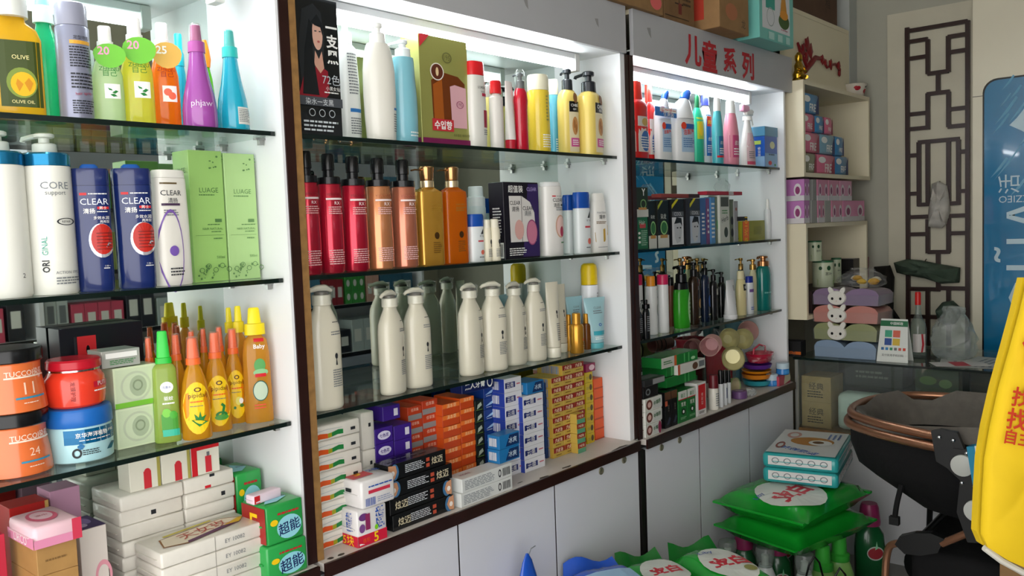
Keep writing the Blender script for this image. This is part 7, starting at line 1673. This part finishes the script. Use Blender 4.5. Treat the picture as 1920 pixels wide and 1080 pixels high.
for x, y in ((2.91, -.60), (3.48, -.60), (2.9, -1.18), (3.49, -1.18)):
    V, Fc = loft([(-.018, .06, .06, 2), (-.012, .085, .085, 2), (.012, .085, .085, 2), (.018, .06, .06, 2)], 24)
    w_ = mk('wheel', [L(x+c, y+a, .0855+b) for a, b, c in V], Fc, PLAS, st, True)
# ================================================================== YELLOW TOTE AND PAPER BAG AT THE RIGHT
DEP = 1.5
def vp(px, py, d=DEP): return CAM+ray(px, py)*d
yt = thing('yellow_tote', 'bright yellow cloth tote bag printed with red characters, hanging', 'bag', tuple(vp(1990, 520)))
o0 = vp(1990, 520)
out = [(1926, 520), (1912, 580), (1893, 650), (1872, 725), (1855, 800), (1845, 860), (1841, 930), (1838, 1000), (1848, 1024), (1885, 1048), (1940, 1072), (2010, 1088), (2120, 1092), (2138, 1000), (2130, 860), (2110, 740), (2085, 640), (2060, 520)]
YM = mat('#dcb813', .75, noise=.06, scale=8, bump=.15)
P = [vp(*q)-o0 for q in out]
n = len(P); cen = sum(P, Vector())/n
V = []
nrm = -_d
for s, d_ in ((1, 0), (1, .008), (.9, .016), (.6, .022), (.2, .024)):
    for i, p in enumerate(P): V.append(cen+(p-cen)*s+nrm*d_*(1+.3*math.sin(2.3*i)))
Fc = []
for k in range(4):
    for i in range(n): Fc.append((k*n+i, k*n+(i+1) % n, (k+1)*n+(i+1) % n, (k+1)*n+i))
Fc.append(tuple(range(4*n, 5*n)))
mk('tote_front', V, Fc, YM, yt, True, 60)
V2 = [p-nrm*.012 for p in P]+[p-nrm*.03 for p in P]
mk('tote_back', V2, [tuple(range(n)), tuple(range(2*n-1, n-1, -1))]+[(i, (i+1) % n, n+(i+1) % n, n+i) for i in range(n)], YM, yt)
mk('white_hem', *tube([vp(1848, 1028)-o0-nrm*.004, vp(1880, 1052)-o0-nrm*.004, vp(1920, 1074)-o0-nrm*.004, vp(1990, 1092)-o0-nrm*.004], .006, 8), mat('#c9c6bc', .7), yt, True)
TR = mat('#c23a1c', .6)
def tmap(px, py, rot, e=.03):
    o_ = vp(px, py)-o0
    a = R(rot)
    ru = RT*math.cos(a)+UP*math.sin(a); rv = UP*math.cos(a)-RT*math.sin(a)
    return lambda u, v, e_=0: o_+ru*u+rv*v+nrm*e
for s, px, py, w_, rot in (('信', 1932, 650, .066, -8), ('找秒回', 1934, 748, .105, -10), ('找工作', 1930, 788, .115, -9), ('自主发布信息', 1948, 826, .155, -10)):
    put('printed_text', d_text(s, 0, 0, width=w_, bold=.02), tmap(px, py, rot), TR, yt)
for s in (1950, 2040):
    mk('strap', *tube([vp(s, 530)-o0, vp(s+12, 350)-o0, vp(1992, 130)-o0], .008, 8), YM, yt, True)
tp = vp(1992, 128)
rk = thing('garment_rack', 'thin steel rack pole carrying the yellow tote', 'rack', (tp.x+.25, tp.y-.33, 0))
mk('pole', *tube([(0, 0, .02), (0, 0, tp.z+.06)], .011, 10), STEEL, rk, True)
mk('hook_arm', *tube([(0, 0, tp.z+.05), (-.18, .25, tp.z+.035), (-.247, .326, tp.z+.0145), (-.258, .345, tp.z+.03)], .005, 8), STEEL, rk, True)
mk('foot', *loft([(0, .16, .16, 2), (.015, .15, .15, 2), (.025, .03, .03, 2)], 24), PLAS, rk, True)
# blue and white paper bag behind the tote
D2 = 2.35
pb0 = CAM+ray(1860, 960)*D2
t = thing('paper_gift_bag', 'light blue paper bag with white stripe behind the yellow tote', 'bag', (pb0.x, pb0.y, pb0.z-.12))
def q2(px, py, dd=0): p = CAM+ray(px, py)*(D2+dd); return (p.x-pb0.x, p.y-pb0.y, p.z-pb0.z+.12)
fr = [q2(1812, 838), (q2(1836, 985)), q2(1925, 1000), q2(1920, 828)]
bk_ = [q2(1822, 833, .1), q2(1842, 978, .1), q2(1930, 990, .1), q2(1925, 822, .1)]
mk('bag_paper', fr+bk_, [(0, 1, 2, 3), (7, 6, 5, 4), (1, 0, 4, 5), (2, 1, 5, 6), (3, 2, 6, 7)], mat('#3a94b8', .5), t)
a1, a2, b1_, b2_ = Vector(q2(1827, 836, -.002)), Vector(q2(1833, 836, -.002)), Vector(q2(1846, 985, -.002)), Vector(q2(1852, 985, -.002))
mk('white_stripe', [a1, b1_, b2_, a2], [(0, 1, 2, 3)], WHT, t)
lowz = CAM+ray(1870, 1000)*D2
sb = carton('storage_carton', 'plain brown carton holding up the paper bag beside the stroller', 'box', (CAM+ray(1915, 1000)*2.42).x-.045, (CAM+ray(1915, 1000)*2.42).x+.045, (CAM+ray(1915, 1000)*2.42).y-.045, (CAM+ray(1915, 1000)*2.42).y+.045, 0, min(q2(1836, 985)[2], q2(1925, 1000)[2], q2(1930, 990, .1)[2])+pb0.z-.12-.002, KR)

# ================================================================== THE OPPOSITE SHELVES, SEEN IN THE MIRRORS
OY = -2.2
oc = thing('opposite_shelving', 'white shelving with dark edged boards along the opposite wall', 'shelving', (0, 0, 0))
for x in (.35, 1.55, 2.75, 3.95): box('side_panel', x-.01, x+.01, OY-.30, OY, 0, 2.1, WHITE, oc)
box('back_board', .36, 3.94, OY-.31, OY-.301, 0, 2.1, WHITE, oc)
OZ = (.72, 1.02, 1.32, 1.62)
for z in OZ:
    for a in (.36, 1.56, 2.76):
        box('shelf_board', a, a+1.18, OY-.30, OY-.003, z-.016, z, WHITE, oc)
        box('board_edge', a, a+1.18, OY-.003, OY, z-.02, z+.001, mat('#15161a', .4), oc)
for a in (.36, 1.56, 2.76):
    box('top_board', a, a+1.18, OY-.30, OY, 2.08, 2.1, WHITE, oc)
    box('fascia', a, a+1.18, OY-.002, OY+.012, 1.96, 2.1, WHITE, oc)
    box('cupboard_door', a+.003, a+1.177, OY-.016, OY, .05, .695, mat('#8a909c', .4), oc)
for a in (.42, 1.62, 2.82):
    t = thing('fluorescent_lamp', ['lit fluorescent batten lamp over the opposite blue and red cartons', 'unlit fluorescent batten lamp over the middle of the opposite shelves', 'unlit fluorescent batten lamp over the opposite shelves near the far wall'][int((a-.4)/1.2)], 'lamp', (a+.53, OY-.06, 2.079))
    box('lamp_housing', -.52, .52, -.016, .016, -.02, 0, mat('#e3e5e6', .4), t)
    mk('tube', *tube([(-.5, 0, -.036), (.5, 0, -.036)], .013, 12), mat('#f4fbff', .3, emit=TUBE*.8) if a < 1 else mat('#d5dad8', .4), t, True)
    for s in (-1, 1): box('lamp_holder', s*.51-.01, s*.51+.01, -.018, .018, -.055, -.001, mat('#d6d6d2', .4), t)
rnd = random.Random(9)
KINDS = [('#a9b4b2', 'pale grey'), ('#8f9a5a', 'olive yellow'), ('#4a7a94', 'dusty blue'), ('#8e2c34', 'dark red'), ('#3a8a3c', 'bright green'), ('#c89a8a', 'salmon'), ('#2f5f78', 'petrol blue'), ('#b8c0be', 'white'), ('#c04a62', 'rose'), ('#2a2c34', 'black')]
LV = ['lowest', 'second', 'third', 'highest']
for li, z in enumerate(OZ):
    for bi, a in enumerate((.375, 1.575, 2.775)):
        x = a
        ki = (li*3+bi*4) % len(KINDS)
        while x < a+1.1:
            col, nm = KINDS[ki % len(KINDS)]
            k = rnd.choice((2, 3, 3, 4))
            w_ = rnd.choice((.05, .06, .07, .09)); h = rnd.uniform(.13, .22) if nm != 'bright green' else .085; d_ = .12
            first = None
            for j in range(k):
                if x+w_ > a+1.14: break
                for lev in range(2 if nm == 'bright green' else 1):
                    if first is None:
                        first = carton('boxed_cosmetic', '%s boxed cosmetic on the %s opposite shelf, %s bay' % (nm, LV[li], ['entrance', 'middle', 'poster door'][bi]), 'box', x, x+w_, OY-.20, OY-.03, z, z+h, mat(col, .4), [], 'boxed goods on the opposite shelves')
                        ch = first.children[0]
                        put('printed_oval' if nm == 'bright green' else 'label_panel', d_ell(0, h*.5, w_*.25, h*.25) if nm == 'bright green' else d_rect(-w_*.3, w_*.3, h*.3, h*.7, 1, 1), lambda u, v, e=.0006: (-u, .085+e, v), mat('#d8d8d2', .4) if nm != 'white' else INKG, first)
                    else:
                        dup(first, (x+w_/2, OY-.115, z+.0004+lev*(h+.0005)))
                x += w_+.003
            ki += 1
            x += .012
